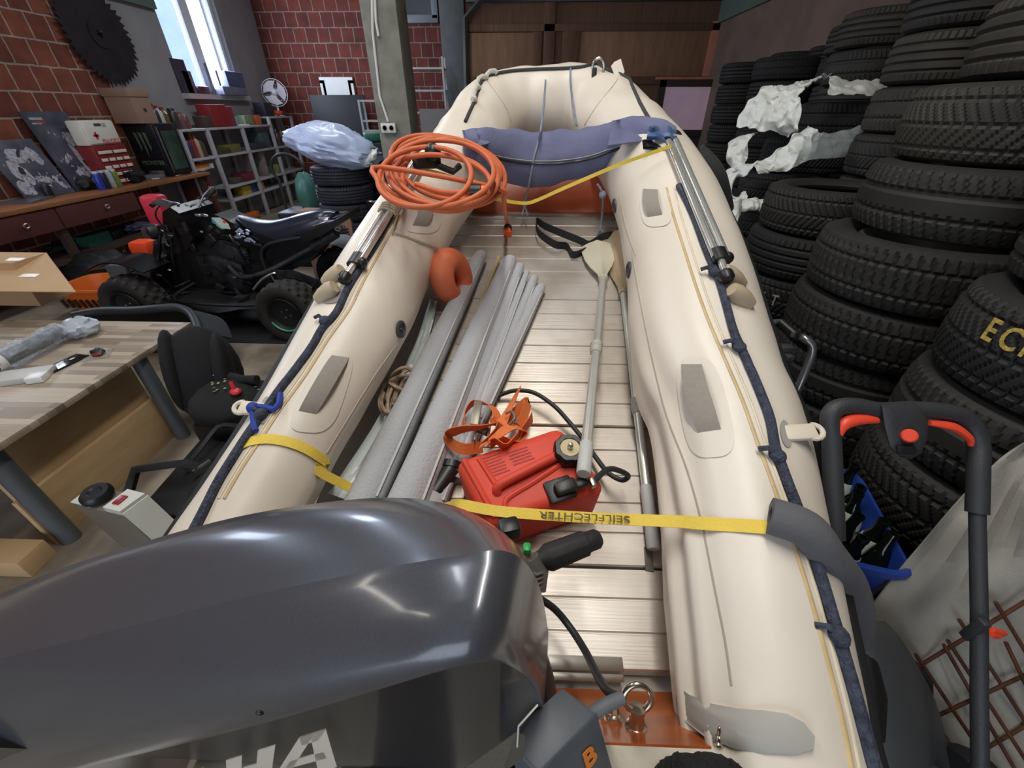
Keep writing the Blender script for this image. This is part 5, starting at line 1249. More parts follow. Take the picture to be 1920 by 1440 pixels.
tag(mk('machine_stack', M().box((p.x, 6.25, (PY(705, 256, 6.2).z-.052)/2), (.46, .5, PY(705, 256, 6.2).z-.052), bev=.03), mat('dark clutter', (30, 32, 36), .5, var=.4, scale=9)), 'dark tall tool cart under the green lidded box', 'cart')
# green bag, black bin beside the tire stack
p = PY(574, 350, 6.3)
tag(mk('green_bag', M().sph((p.x, 6.3, p.z-.05), (.15, .16, .36), 12, f=lambda q: (1-.35*max(0, q.z))*(1+.15*noise.noise(q*3))), mat('teal plastic bag', (84, 136, 126), .4, var=.3, bump=.3, bscale=12)), 'teal plastic sack behind the small tire stack', 'bag')
tag(mk('black_bin', M().box((p.x-.1, 6.3, (p.z-.3)/2), (.62, .5, p.z-.3), bev=.04), mat('black bin plastic', (24, 24, 34), .5)), 'black plastic bin under the teal sack', 'bin')
# hoop of a black cable on the shelf end
hc = PY(540, 318, 6.6)
tag(mk('cable_hoop', M().tube([hc+V((.24*math.cos(t), 0, .2*math.sin(t))) for t in [PI*1.3*i/20-.2 for i in range(21)]]+[V((hc.x-.22, 6.6, 0))], .022, 8), m_blk), 'thick black hose arching in front of the white shelf', 'hose')
# ---- bicycle behind the boat tube
bc0 = PY(692, 384, 5.2)+V((.08, 0, 0)); Rb_ = .3
bi = thing('bicycle', (bc0.x, 5.2, 0), 'dark bicycle leaning behind the chrome poles', 'bicycle')
for dx in (0, .98):
    c = V((bc0.x-.06+dx*-.0+dx*.0, 5.2+dx*.9, .33)) if dx else V((bc0.x, 5.2, .33))
    c.z = bc0.z-.0 if False else .33
    mk('tire', M().tube([c+V((math.cos(t)*.31, math.sin(t)*.08, math.sin(t)*.31)) for t in [2*PI*i/32 for i in range(32)]], .022, 8, closed=True), m_blk, bi)
    m = M()
    for k in range(16): m.tube([c, c+V((math.cos(2*PI*k/16)*.3, math.sin(2*PI*k/16)*.08, math.sin(2*PI*k/16)*.3))], .002, 4)
    mk('spokes', m, m_sil, bi)
c = V((bc0.x, 5.2, .33)); c2 = V((bc0.x-.06, 6.08, .33))
mk('frame', M().tube([c, c+V((0, .12, .62)), c2+V((0, -.35, .55)), c2], .018, 8).tube([c+V((0, .12, .6)), c2+V((0, -.45, .0))], .018, 8).tube([c2+V((0, -.35, .6)), c2+V((0, -.45, 0)), c2], .016, 8), m_black, bi)
mk('handlebar', M().tube(smooth([c+V((-.18, .2, .72)), c+V((-.08, .1, .74)), c+V((.1, .1, .74)), c+V((.24, .2, .72))], 4), .014, 8), m_sil, bi)
mk('saddle', M().sph(c2+V((0, -.36, .66)), (.07, .13, .04), 8), m_black, bi)
# ================================================================ TIRES
def rubber(name, c, c2, rough=.72):
    return mat(name, c, rough, var=.45, scale=4, c2=c2, bump=.12, bscale=70, detail=6)
m_tire = rubber('dusty tire rubber', (37, 35, 32), (23, 22, 21)); m_tire2 = rubber('brownish tire rubber', (50, 46, 39), (30, 28, 25)); m_tire3 = rubber('dark tire rubber', (27, 26, 26), (17, 17, 18))
def tire_mesh(style, R, W, N=66, seg=5):
    ns = N*seg; prof = []
    rows = 21; hb_ = .36*W
    side = [(.635*R, -.37*W), (.66*R, -.41*W), (.72*R, -.46*W), (.8*R, -.5*W), (.87*R, -.49*W), (.925*R, -.455*W)]
    tread = [(.962*R+(.038*R)*(1-abs(2*i/(rows-1)-1)**3), (-.43+.86*i/(rows-1))*W, 2*i/(rows-1)-1) for i in range(rows)]
    inner = [(.655*R, .3*W), (.75*R, .4*W), (.9*R, .36*W), (.93*R, 0), (.9*R, -.36*W), (.75*R, -.4*W), (.655*R, -.3*W)]
    allp = [(r, h, None) for r, h in side]+[(r, h, x) for r, h, x in tread]+[(r, -h, None) for r, h in reversed(side)]+[(r, h, None) for r, h in inner]
    def depth(x, j):
        ph = j/seg; a = abs(x)
        if style == 'rib':
            if any(abs(a-g) < .055 for g in (.22, .62)): return .012
            if a > .68 and (ph % 1) < .2: return .007
            return 0
        if style == 'winter':
            f = (ph+1.7*a) % 1
            if a < .06: return .007
            if abs(a-.68) < .05: return .008
            return .011 if f < .2 else 0
        if style == 'block':
            f = (ph+(.5 if a < .45 else 0)+.5*x) % 1
            if abs(a-.5) < .07 or abs(a-.05) < .04: return .009
            return .009 if f < .2 else 0
        f = (ph+1.1*x) % 1      # sweep
        if abs(x-.35) < .06 or abs(x+.4) < .06: return .009
        return .009 if f < .2 and a > .3 else 0
    P = []
    for r, h, x in allp:
        row = []
        for j in range(ns):
            a = 2*PI*j/ns; rr = r-(depth(x, j) if x is not None else 0); row.append(V((rr*math.cos(a), rr*math.sin(a), h)))
        P.append(row)
    m = M().grid(P, cu=True, cv=True); me = bpy.data.meshes.new('tire_'+style)
    me.from_pydata(m.v, [], m.f); bm = bmesh.new(); bm.from_mesh(me); bmesh.ops.recalc_face_normals(bm, faces=bm.faces[:]); bm.to_mesh(me); bm.free()
    me.polygons.foreach_set('use_smooth', [True]*len(me.polygons)); me.set_sharp_from_angle(angle=math.radians(32)); return me
TM = {}
def tire(style, R, W, loc, rot, ma, lab, group):
    k = (style, round(R, 3), round(W, 3), ma.name)
    if k not in TM:
        me = tire_mesh(style, R, W); me.materials.append(ma); TM[k] = me
    o = bpy.data.objects.new('car_tire', TM[k]); COL.objects.link(o); o.location = loc; o.rotation_euler = rot; o['_o'] = tuple(loc)
    return tag(o, lab, 'tire', group)
ORD = ['lowest', 'second', 'third', 'fourth', 'fifth', 'sixth', 'seventh', 'eighth', 'ninth', 'tenth', 'eleventh', 'twelfth', 'thirteenth']
random.seed(11)
def stack(where, cx, cy, R, W, n, styles, mats, off=None, z0=0, tilt=.012, only=None):
    out = []; cx, cy = cx-.0326*cy, cy+.0326*cx
    for k in range(n):
        dx, dy_ = off(k) if off else (0, 0)
        st = styles[k % len(styles)]; ma = mats[k % len(mats)]
        nm = 'top tire' if k == n-1 else (ORD[k]+' tire up' if k else 'lowest tire')
        t = tire(st, R, W*.985, (cx+dx+random.uniform(-.008, .008), cy+dy_+random.uniform(-.008, .008), z0+W*(k+.5)), (random.uniform(-tilt, tilt), random.uniform(-tilt, tilt), random.uniform(0, 6)), ma,
                 '%s in the tire stack %s' % (nm, where), 'tires '+where)
        out.append(t)
    return out
A_, B2, C_ = m_tire, m_tire2, m_tire3
S2 = stack('behind the hand truck', 1.74, 1.74, .385, .252, 10, ['block', 'winter', 'block', 'sweep', 'block', 'block', 'sweep', 'winter', 'rib', 'winter'], [C_, C_, A_, A_, A_, A_, A_, B2, B2, B2],
           lambda k: ((0, 0), (0, 0), (.01, 0), (0, .02), (-.01, .01), (.0, 0), (.12, .03), (.2, .06), (.34, .08), (.42, .1))[k], z0=.07)
tag(mk('pallet', M().box((1.68, 1.8, .034), (.66, .66, .068), bev=.004), m_dkwood), 'dark wooden pallet under the tire stack behind the hand truck', 'pallet')
rimd = S2[5]
# alloy lip seen inside the offset tire
def rim_under(tr, R, W):
    m = M(); m.lathe([(R*.63, -.40*W), (R*.655, -.42*W), (R*.655, .40*W), (R*.63, .44*W), (R*.6, .42*W), (R*.57, .3*W), (R*.56, .1*W), (R*.2, .08*W), (R*.2, .05*W), (R*.56, .05*W), (R*.58, -.38*W)], (0, 0, 0), (0, 0, 1), 40, close=True)
    o = mk('rim', m, mat('dull alloy rim', (150, 146, 130), .45, .6, var=.25), None); o.location = (0, 0, 0); o.parent = tr
    for q in ('label', 'category'):
        if q in o: del o[q]
    return o
def mk_local(name, m, ma, parent):
    me = bpy.data.meshes.new(name); me.from_pydata(m.v, [], m.f); bm = bmesh.new(); bm.from_mesh(me); bmesh.ops.recalc_face_normals(bm, faces=bm.faces[:]); bm.to_mesh(me); bm.free()
    me.polygons.foreach_set('use_smooth', [True]*len(me.polygons)); me.set_sharp_from_angle(angle=math.radians(40)); me.materials.append(ma)
    o = bpy.data.objects.new(name, me); COL.objects.link(o); o.parent = parent; return o
def rim(tr, R, W):
    m = M().lathe([(R*.6, -.40*W), (R*.635, -.36*W), (R*.635, .36*W), (R*.6, .40*W), (R*.57, .38*W), (R*.56, .1*W), (R*.2, .1*W), (R*.2, .05*W), (R*.55, .05*W), (R*.57, -.38*W)], (0, 0, 0), (0, 0, 1), 40, close=True)
    return mk_local('rim', m, mat('dull alloy rim', (150, 146, 130), .45, .6, var=.25), tr)
rim(S2[5], .385, .252)
S1 = stack('behind the white sheet', 1.62, .96, .34, .265, 8, ['winter', 'winter', 'winter', 'winter', 'sweep', 'winter', 'rib', 'rib'], [A_, A_, C_, A_, A_, C_, A_, B2],
           lambda k: ((0, 0), (0, 0), (0, 0), (-.02, .0), (-.01, 0), (.0, .0), (.1, .03), (.13, .04))[k])
rim(S1[5], .34, .265)
S9 = stack('with the open empty tire on top', 1.82, 2.5, .35, .236, 7, ['rib', 'block', 'rib', 'rib', 'winter', 'rib', 'winter'], [C_, C_, C_, C_, C_, C_, A_],
           lambda k: ((0, 0), (0, 0), (0, 0), (-.02, .01), (0, .0), (-.02, 0), (.02, .0))[k])
S8 = stack('wrapped in white plastic', 2.2, 3.6, .31, .228, 9, ['winter', 'rib', 'winter', 'winter', 'winter', 'winter', 'winter', 'winter', 'sweep'], [C_],
           lambda k: ((0, 0), (0, 0), (0, 0), (0, 0), (-.04, 0), (-.06, 0), (-.04, 0), (.08, .02), (.3, .08))[k])
S3 = stack('reaching highest beyond the wrapped tires', 2.5, 2.91, .33, .235, 12, ['rib', 'rib', 'winter', 'rib', 'sweep', 'rib', 'winter', 'winter', 'sweep', 'rib', 'rib'], [B2, A_, B2], lambda k: (-.03*max(0, k-7)*0, 0))
S4 = stack('against the green wall beam', 2.98, 4.25, .34, .24, 11, ['rib', 'sweep'], [B2, A_])
S5 = stack('third along the plaster wall', 3.25, 4.86, .31, .22, 12, ['rib', 'winter', 'rib'], [A_, B2])
S6 = stack('next to the brick pier', 3.6, 5.75, .3, .215, 12, ['rib'], [C_])
S7 = stack('touching the brick pier', 3.55, 6.45, .32, .215, 12, ['rib', 'sweep'], [C_])
Sb = stack('beside the mauve glazed frame', 3.02, 5.72, .31, .21, 12, ['rib'], [C_]) if False else stack('beside the mauve glazed frame', 2.92, 5.5, .31, .205, 12, ['rib', 'rib', 'winter'], [C_])
Sa = stack('closest to the mauve glazed frame', 2.86, 6.2, .31, .205, 12, ['rib'], [C_])
SL = stack('under the white sack', -2.13, 5.67, .35, .205, 7, ['rib', 'sweep', 'rib'], [mat('blue grey tire rubber', (44, 46, 56), .6, var=.3, c2=(26, 28, 36))])
# yellow chalk letters on the winter tire and other marks
def chalk(tr, R, body, ang0, size, ma, z=0, sx=1.0, dang=.115, tilt=0):
    for i, ch in enumerate(body):
        a = ang0+i*dang; d = V((math.cos(a), math.sin(a), 0)); tg = V((-math.sin(a), math.cos(a), 0)); up = V((0, 0, 1))
        Rm = Matrix((tg, up, d)).transposed()
        if ch == ' ': continue
        o = mk_local('chalk_letter', text_mesh(ch, size, .0012, Rm, V((0, 0, z))+d*(R+.0005), font_sx=sx, bold=.0012), ma, tr)
m_chy = mat('yellow chalk', (206, 178, 84), .9, var=.5, scale=120, c2=(120, 104, 60)); m_chw = mat('white chalk', (170, 166, 160), .9, var=.5, scale=120, c2=(90, 88, 86))
S1[5].rotation_euler = (0, 0, 0); S9[4].rotation_euler = (0, 0, 0)
ca = math.atan2(-S1[5].location.y, -S1[5].location.x)
chalk(S1[5], .34, 'ECKMANN', ca-.62, .085, m_chy, .05, .75, .15)
ca = math.atan2(-S9[4].location.y, -S9[4].location.x)
chalk(S9[4], .35, 'XVLT', ca-.72, .09, m_chw, .0, .7, .16)
Sa[6].rotation_euler = (0, 0, 0)
ca = math.atan2(-Sa[6].location.y, -Sa[6].location.x); chalk(Sa[6], .31, 'T', ca-.25, .12, m_chy, 0)
# ---- white plastic bags
m_bag = mat('white plastic bag film', (240, 242, 234), .35, var=.2, scale=9, trans=.12, bump=.5, bscale=14, c2=(198, 206, 214))
m_film = mat('clear plastic film', (190, 200, 202), .25, var=.2, alpha=.32)
def crumple(rows, amp=.03, seed=0, n=7, dd=None, sc=1.12):
    """rows: list of (u0,v0,u1,v1,d0,d1); sheet through them"""
    cols = []
    for (u0, v0, u1, v1, d0, d1) in rows:
        cols.append([PD(lerp(u0, u1, k/n), lerp(v0, v1, k/n), lerp(d0, d1, k/n)*(sc if d0 < 4 else 1)-.10*math.sin(PI*k/n)*(amp*8)) for k in range(n+1)])
    cols = [smooth([c[j] for c in cols], 9) for j in range(n+1)]
    G = [smooth(list(x), 4) for x in zip(*cols)]
    for i, r in enumerate(G):
        for j, p in enumerate(r):
            q = V((p.x*13, p.y*9, p.z*6))+V((seed*5.1, 0, 0)); k = (1-abs(noise.noise(q)))*1.1+.7*(1-abs(noise.noise(q*2.1)))-.9; r[j] = p+(CO-p).normalized()*amp*1.3*k+V((noise.noise(q*1.7+V((9, 0, 0))), 0, noise.noise(q*1.7+V((0, 7, 0)))))*amp*.5
    return M().sheet(G, .003)
bagw = thing('plastic_bag', V((1.97, 3.22, 1.9)), 'crumpled white plastic bag draped over the topmost wrapped tire', 'plastic bag', 'white bags on the wrapped tires')
mk('film', crumple([(1560, 138, 1520, 150, 2.62, 2.6), (1520, 150, 1498, 178, 2.62, 2.5), (1478, 158, 1500, 205, 2.66, 2.48), (1430, 168, 1500, 236, 2.7, 2.5), (1398, 200, 1496, 250, 2.74, 2.54), (1382, 235, 1484, 256, 2.78, 2.6)], .06, 1), m_bag, bagw, ang=65)
mk('lid_film', crumple([(1556, 142, 1552, 176, 2.66, 2.5), (1590, 152, 1575, 178, 2.7, 2.5), (1630, 150, 1620, 178, 2.72, 2.55), (1662, 148, 1660, 184, 2.76, 2.66)], .03, 2, sc=1.07), m_bag, bagw, ang=65)
mk('twisted_end', crumple([(1512, 236, 1540, 250, 2.5, 2.45), (1492, 252, 1530, 280, 2.5, 2.44), (1460, 280, 1510, 302, 2.54, 2.48), (1430, 300, 1480, 318, 2.6, 2.5), (1408, 305, 1425, 325, 2.62, 2.55)], .05, 3), m_bag, bagw, ang=65)
mk('clear_end', crumple([(1512, 250, 1500, 300, 2.46, 2.42), (1560, 250, 1560, 296, 2.44, 2.42), (1610, 238, 1610, 290, 2.44, 2.44), (1640, 232, 1628, 285, 2.46, 2.46)], .03, 4), m_film, bagw, ang=65)
b2 = thing('plastic_bag', V((1.8, 3.15, 1.6)), 'torn white plastic bag hanging from the middle wrapped tires', 'plastic bag', 'white bags on the wrapped tires')
mk('film', crumple([(1420, 250, 1400, 262, 2.74, 2.7), (1372, 262, 1402, 285, 2.82, 2.72), (1360, 295, 1398, 300, 2.84, 2.72), (1372, 318, 1396, 312, 2.82, 2.72)], .05, 5), m_bag, b2, ang=65)
mk('film', crumple([(1420, 306, 1404, 326, 2.66, 2.62), (1385, 308, 1382, 332, 2.74, 2.7), (1350, 330, 1376, 352, 2.8, 2.72), (1344, 365, 1376, 366, 2.82, 2.72), (1362, 376, 1398, 372, 2.78, 2.68), (1400, 362, 1402, 380, 2.7, 2.66)], .05, 6), m_bag, b2, ang=65)
b3 = thing('plastic_bag', V((1.75, 3.1, 1.3)), 'translucent white plastic bag hanging lowest beside the boat flank', 'plastic bag', 'white bags on the wrapped tires')
mk('film', crumple([(1356, 368, 1400, 376, 2.76, 2.66), (1342, 395, 1388, 400, 2.78, 2.68), (1358, 425, 1378, 430, 2.76, 2.7), (1372, 450, 1380, 470, 2.74, 2.7)], .05, 7), m_bag, b3, ang=65)
mk('film', crumple([(1392, 376, 1390, 394, 2.62, 2.58), (1410, 372, 1412, 392, 2.6, 2.56), (1436, 376, 1430, 392, 2.58, 2.56)], .04, 8), m_bag, b3, ang=65)
# white sack on the small stack
def sackf(q): return 1+.2*noise.noise(q*1.6+V((4, 0, 0)))-.16*abs(noise.noise(V((q.x*2.2, q.y*3, q.z*5))))-.07*abs(noise.noise(q*6))
ws = thing('plastic_sack', V((-2.15, 5.6, 1.435)), 'white plastic sack of something wide lying on the small tire stack', 'sack')
mk('film', M().sph(V((-2.3, 5.5, 1.64)), (.53, .42, .22), 34, R=Matrix.Rotation(.22, 3, 'Y'), f=sackf), mat('bluish white sack', (196, 210, 244), .35, var=.15, bump=.5, bscale=9), ws, ang=60)
mk('sack_corner', crumple([(552, 254, 560, 284, 4.75, 4.75), (572, 266, 572, 290, 4.7, 4.7), (596, 262, 600, 280, 4.65, 4.65)], .05, 9, 4), m_bag, ws)
mk('sack_corner', crumple([(680, 276, 676, 312, 4.8, 4.8), (698, 282, 694, 305, 4.78, 4.78), (708, 278, 704, 296, 4.8, 4.8)], .04, 10, 4), m_bag, ws)
# ================================================================ RIGHT FOREGROUND
# ---- hand truck
ht = thing('hand_truck', (1.1, 1.4, 0), 'folded silver hand truck with black joints between boat and tires', 'hand truck')
a = PD(1438, 612, 1.62); b = PD(1462, 604, 1.62); c = PD(1510, 640, 1.5); d = PD(1522, 665, 1.5); e = PD(1478, 775, 1.58)
m_alt = mat('satin silver tube', (150, 152, 156), .3, .8, var=.1)
mk('handle_tube', M().tube(smooth([V((1.0, 1.62, .3)), a+V((0, 0, -.1)), a, b, PD(1470, 612, 1.6)], 5), .013, 12), m_alt, ht)
mk('handle_tube', M().tube(smooth([PD(1488, 628, 1.55), PD(1500, 632, 1.52), c+V((0, 0, .006)), d, e, V((1.12, 1.3, .3))], 5), .014, 12), m_alt, ht)
mk('joint', M().tube([PD(1464, 606, 1.6), PD(1492, 630, 1.55)], .02, 10).box(PD(1500, 632, 1.52), (.03, .03, .03), bev=.006), m_black, ht)
mk('joint', M().box(PD(1470, 660, 1.55), (.05, .04, .06), bev=.01).box(PD(1478, 672, 1.52), (.03, .03, .03), bev=.006), m_dkpl, ht)
mk('lower_frame', M().tube([V((1.0, 1.62, .32)), V((1.0, 1.62, .08))], .013, 8).tube([V((1.12, 1.3, .32)), V((1.12, 1.3, .08))], .013, 8).box((1.06, 1.46, .03), (.3, .45, .02)), m_alt, ht)
for y in (1.28, 1.64): mk('wheel', M().lathe([(.02, -.02), (.075, -.025), (.08, 0), (.075, .025), (.02, .02)], (.95, y, .08), (0, 1, 0), 20), m_blk, ht)
# ---- blue crates with bottles
m_crate = mat('blue crate plastic', (34, 66, 150), .4, var=.12)
rimz = .95
cr4 = [PZ(u, v, rimz) for u, v in ((1500, 868), (1607, 886), (1712, 1078), (1560, 1052))]
cx0, cx1 = .80, (cr4[1].x+cr4[2].x)/2+.0; cy0_, cy1_ = cr4[2].y, cr4[1].y
# the crate follows the seen rim: right edge from corner 1 to corner 2
r1, r2 = cr4[1], cr4[2]; back_ = (r1-r2).normalized(); side_ = V((-back_.y, back_.x, 0)); wd = .36
K = [r2+side_*wd, r2, r1, r1+side_*wd]
def crate(K, z1, h, lab):
    t = thing('bottle_crate', (sum(p.x for p in K)/4, sum(p.y for p in K)/4, z1-h), lab, 'crate', 'stacked blue crates')
    c = V((sum(p.x for p in K)/4, sum(p.y for p in K)/4, 0))
    def ring(s, z): return [V((c.x+(p.x-c.x)*s, c.y+(p.y-c.y)*s, z)) for p in K]
    def rr(s, z):   # rounded corners
        q = ring(s, z); out = []
        for i in range(4):
            a, b, d = q[i], q[(i-1) % 4], q[(i+1) % 4]
            out += [a.lerp(b, .12), a.lerp(b, .03).lerp(d, .03), a.lerp(d, .12)]
        return out
    mk('walls', M().grid([rr(.9, z1-h), rr(.985, z1-.03), rr(1.05, z1-.03), rr(1.06, z1-.004), rr(1.04, z1), rr(.99, z1), rr(.97, z1-.01), rr(.88, z1-h+.015)], cv=True, capu=False), m_crate, t)
    mk('base', M().prism(rr(.9, z1-h), (0, 0, .012)), m_crate, t)
    return t, c
ct_, cc = crate(K, rimz, .3, 'topmost blue crate full of empty dark bottles beside the mower handle')
crate(K, rimz-.305, .3, 'blue crate under the bottle crate, hidden by the boat tube')
crate(K, rimz-.61, .325, 'lowest blue crate standing on the ground under the others')
m_bot = mat('dark green black glass', (14, 20, 16), .08, var=0); m_lbl = mat('white bottle label', (214, 216, 208), .5, var=.1); m_lblg = mat('green label band', (60, 130, 60), .5)
ux, uy = (K[1]-K[0]).normalized(), (K[3]-K[0]).normalized()
kz = rimz-.3+.1
n_b = 0
names_r = ['front', 'second', 'third', 'fourth', 'rear']; names_c = ['boat side', 'inner', 'outer', 'tire side']
for i in range(4):
    for j in range(5):
        if (i, j) in ((2, 2), (0, 4), (1, 1)): continue
        p = K[0]+ux*(.062+.086*i)+uy*(.05+.078*j); p = V((p.x, p.y, kz))
        t = thing('bottle', p, 'dark bottle, %s row, %s column of the blue crate' % (names_r[j], names_c[i]), 'bottle', 'bottles in the blue crate')
        ti = V((random.uniform(-.04, .24), random.uniform(-.05, .25), 1)).normalized()
        mk('glass', M().lathe([(.03, 0), (.034, .01), (.034, .13), (.024, .17), (.0145, .195), (.014, .225), (.016, .227), (.016, .238), (.010, .238), (.009, .19)], p, ti, 14), m_bot, t)
        if (i+j) % 5 != 3:
            mk('neck_label', M().lathe([(.0348, .06), (.0348, .131), (.0262, .166), (.025, .166)], p, ti, 14, close=False), m_lbl, t)
            mk('label_band', M().lathe([(.0353, .08), (.0353, .11)], p, ti, 14, close=False), m_lblg, t)
        n_b += 1
# ---- lawn mower handle
m_mw = mat('dark grey mower plastic', (50, 52, 55), .55, var=.15, bump=.15, bscale=200)
m_mwo = mat('orange red lever', (232, 76, 50), .4, var=.06)
mow = thing('lawn_mower', PD(1690, 1300, 1.08)+V((0, 0, -.25)), 'dark grey lawn mower with upright handle and orange levers', 'lawn mower')
dh = .95
hl = smooth([PD(1566, 1010, .93), PD(1562, 900, .94), PD(1559, 820, dh), PD(1556, 782, dh), PD(1572, 764, dh), PD(1605, 762, dh), PD(1650, 770, dh), PD(1700, 768, dh), PD(1750, 770, dh), PD(1795, 778, dh), PD(1822, 798, dh), PD(1834, 832, dh), PD(1834, 880, .94), PD(1832, 962, .93)], 5)
rr_ = [.021 if 6 < i < 58 else .019 for i in range(len(hl))]
mk('handle_grip', M().tube(hl, .020, 14), m_mw, mow)
mk('handle_bar', M().tube([PD(1566, 990, .932), PD(1566, 1120, .94), PD(1580, 1300, 1.0)], .0135, 12), m_mw, mow)
mk('handle_bar', M().tube([PD(1832, 950, .932), PD(1836, 1150, .9), PD(1836, 1300, .88), PD(1838, 1500, .86)], .0145, 12), m_mw, mow)
mk('bar_clip', M().box(PD(1828, 1180, .893), (.018, .02, .07), bev=.004), m_mw, mow)
co_p = [PD(u, v, dh-.02) for u, v in ((1652, 760), (1668, 757), (1712, 757), (1726, 764), (1740, 790), (1738, 822), (1728, 848), (1708, 860), (1688, 856), (1668, 838), (1658, 800))]
fwd = (PD(1700, 800, dh)-CO).normalized()
mcs = M(); cen = sum(co_p, V())/len(co_p)
mcs.grid([[cen+(p-cen)*s-fwd*h for p in co_p] for s, h in ((1, -.045), (1.02, -.005), (.96, .012), (.8, .018), (.4, .02), (.02, .02))], cv=True, capu=True)
con = mk('console', mcs, m_mw, mow, ang=50)
bu = PD(1705, 817, dh-.043); s_ = mk('start_button', M().lathe([(.015, -.006), (.015, .004), (.012, .007), (0, .007)], bu, -fwd, 20), m_mwo, mow); s_.parent = con
sl_ = PD(1700, 844, dh-.043); s_ = mk('key_slot', M().box(sl_, (.042, .008, .018), basis((1, 0, 0), fwd), bev=.006), m_black, mow); s_.parent = con
def lever(px):
    pts = smooth([PD(u, v, dh-.012) for u, v in px], 5)
    n = len(pts); return M().tube(pts, [.011*(.35+.9*math.sin(PI*min(1, .12+.8*i/n))) for i in range(n)], 10, flat=.7)
mk('lever', lever([(1573, 816), (1578, 802), (1588, 792), (1604, 787), (1626, 786), (1646, 788)]), m_mwo, mow)
mk('lever', lever([(1742, 793), (1765, 796), (1788, 801), (1806, 812), (1818, 824), (1820, 836)]), m_mwo, mow)
# mower deck
P = []
for (u0, v0, u1, v1, d0, d1) in ((1600, 1160, 1660, 1165, 1.02, 1.08), (1610, 1190, 1688, 1195, 1.0, 1.06), (1620, 1250, 1716, 1240, 1.0, 1.06), (1636, 1330, 1752, 1310, .99, 1.06), (1650, 1410, 1776, 1390, .98, 1.06), (1660, 1480, 1800, 1480, .97, 1.05)):
    P.append([PD(lerp(u0, u1, k/6), lerp(v0, v1, k/6), lerp(d0, d1, k/6)-.04*math.sin(PI*k/6)) for k in range(7)])
P = [list(x) for x in zip(*[smooth([r[j] for r in P], 4) for j in range(7)])]
mk('deck', M().sheet(P, .02), mat('charcoal mower deck', (64, 68, 70), .5, var=.15), mow, ang=50)
a, b = PD(1630, 1215, 1.0), PD(1650, 1390, .975)
mk('deck_vent', M().tube([a, a.lerp(b, .5)-fwd*.02, b], [.012, .03, .012], 12, flat=.4), m_black, mow)
a, b = PD(1630, 1420, .93), PD(1760, 1470, .96)
mk('grass_box', M().sph(PD(1690, 1470, 1.0), (.12, .1, .05), 12), mat('grey mower lid', (76, 78, 82), .5), mow)
dk = PD(1690, 1350, 1.08)
for dx, dy_ in ((-.1, .14), (.12, .14), (-.1, -.12), (.12, -.12)):
    mk('wheel', M().lathe([(.02, -.025), (.08, -.03), (.09, 0), (.08, .03), (.02, .025)], (dk.x+dx, dk.y+dy_, .6), (1, 0, 0), 20), m_blk, mow)
tag(mk('wooden_crate', M().box((dk.x+.01, dk.y+.0, .255), (.42, .46, .51), bev=.01), m_dkwood), 'dark wooden crate carrying the lawn mower', 'crate')
# ---- white sheet with reinforcing mesh
rows = [(1925, 826, 1990, 800, 1.04, 1.0), (1872, 862, 2000, 860, 1.05, 1.0), (1800, 938, 2000, 930, 1.07, 1.0), (1730, 1020, 2000, 1000, 1.1, 1.02), (1655, 1110, 2000, 1090, 1.14, 1.04), (1625, 1170, 2000, 1180, 1.18, 1.06), (1640, 1260, 2000, 1280, 1.2, 1.08), (1680, 1360, 2000, 1380, 1.2, 1.1), (1720, 1480, 2000, 1480, 1.2, 1.1)]
cols = []
for (u0, v0, u1, v1, d0, d1) in rows:
    cols.append([PD(lerp(u0, u1, k/12), lerp(v0, v1, k/12), lerp(d0, d1, k/12)+.035*noise.noise(V((k*.55, v0*.006, 2)))) for k in range(13)])
G = [list(x) for x in zip(*[smooth([c[j] for c in cols], 5) for j in range(13)])]
G = [list(x) for x in zip(*[smooth([c[j] for c in G], 3) for j in range(len(G[0]))])]
shm = M().sheet(G, .004)
tag(mk('white_sheet', shm, mat('dirty white woven sheet', (164, 160, 150), .8, var=.4, scale=4, c2=(116, 110, 100), bump=.2, bscale=200), ang=70), 'dirty white woven sheet draped beneath the rusty mesh', 'sheet')
shb = bvh_of(shm)
m_rust = mat('rusty steel rod', (98, 58, 38), .8, .3, var=.5, scale=14, c2=(54, 34, 26))
rm = thing('rebar_mesh', PD(1820, 1300, 1.08), 'rusty reinforcing mesh lying on the white sheet', 'mesh')
k_ = 0
for (u0, v0, u1, v1) in ((1690, 1252, 1960, 1085), (1742, 1332, 1960, 1232), (1780, 1430, 1960, 1345), (1850, 1115, 1990, 1320), (1806, 1154, 1960, 1380), (1760, 1188, 1930, 1450), (1752, 1196, 1900, 1440), (1714, 1212, 1870, 1460), (1700, 1300, 1800, 1460), (1870, 1190, 1990, 1420)):
    pts = []
    for s in range(9):
        p = hit(lerp(u0, u1, s/8), lerp(v0, v1, s/8), shb, .02+.006*(k_ > 2))
        if p is not None: pts.append(p)
    k_ += 1
    # straight rod through the end points
    if len(pts) > 1: mk('rod', M().tube([pts[0].lerp(pts[-1], s/6)+(CO-pts[0]).normalized()*.012 for s in range(7)], .0048, 7), m_rust, rm)
cl = PD(1868, 1186, 1.0)
tag(mk('orange_clip', M().box(cl, (.045, .012, .022), Matrix.Rotation(.35, 3, 'Y'), bev=.003).box(cl+V((-.01, -.006, 0)), (.02, .012, .012), Matrix.Rotation(.35, 3, 'Y')), m_mwo), 'small orange red clip caught on the rusty mesh', 'clip')
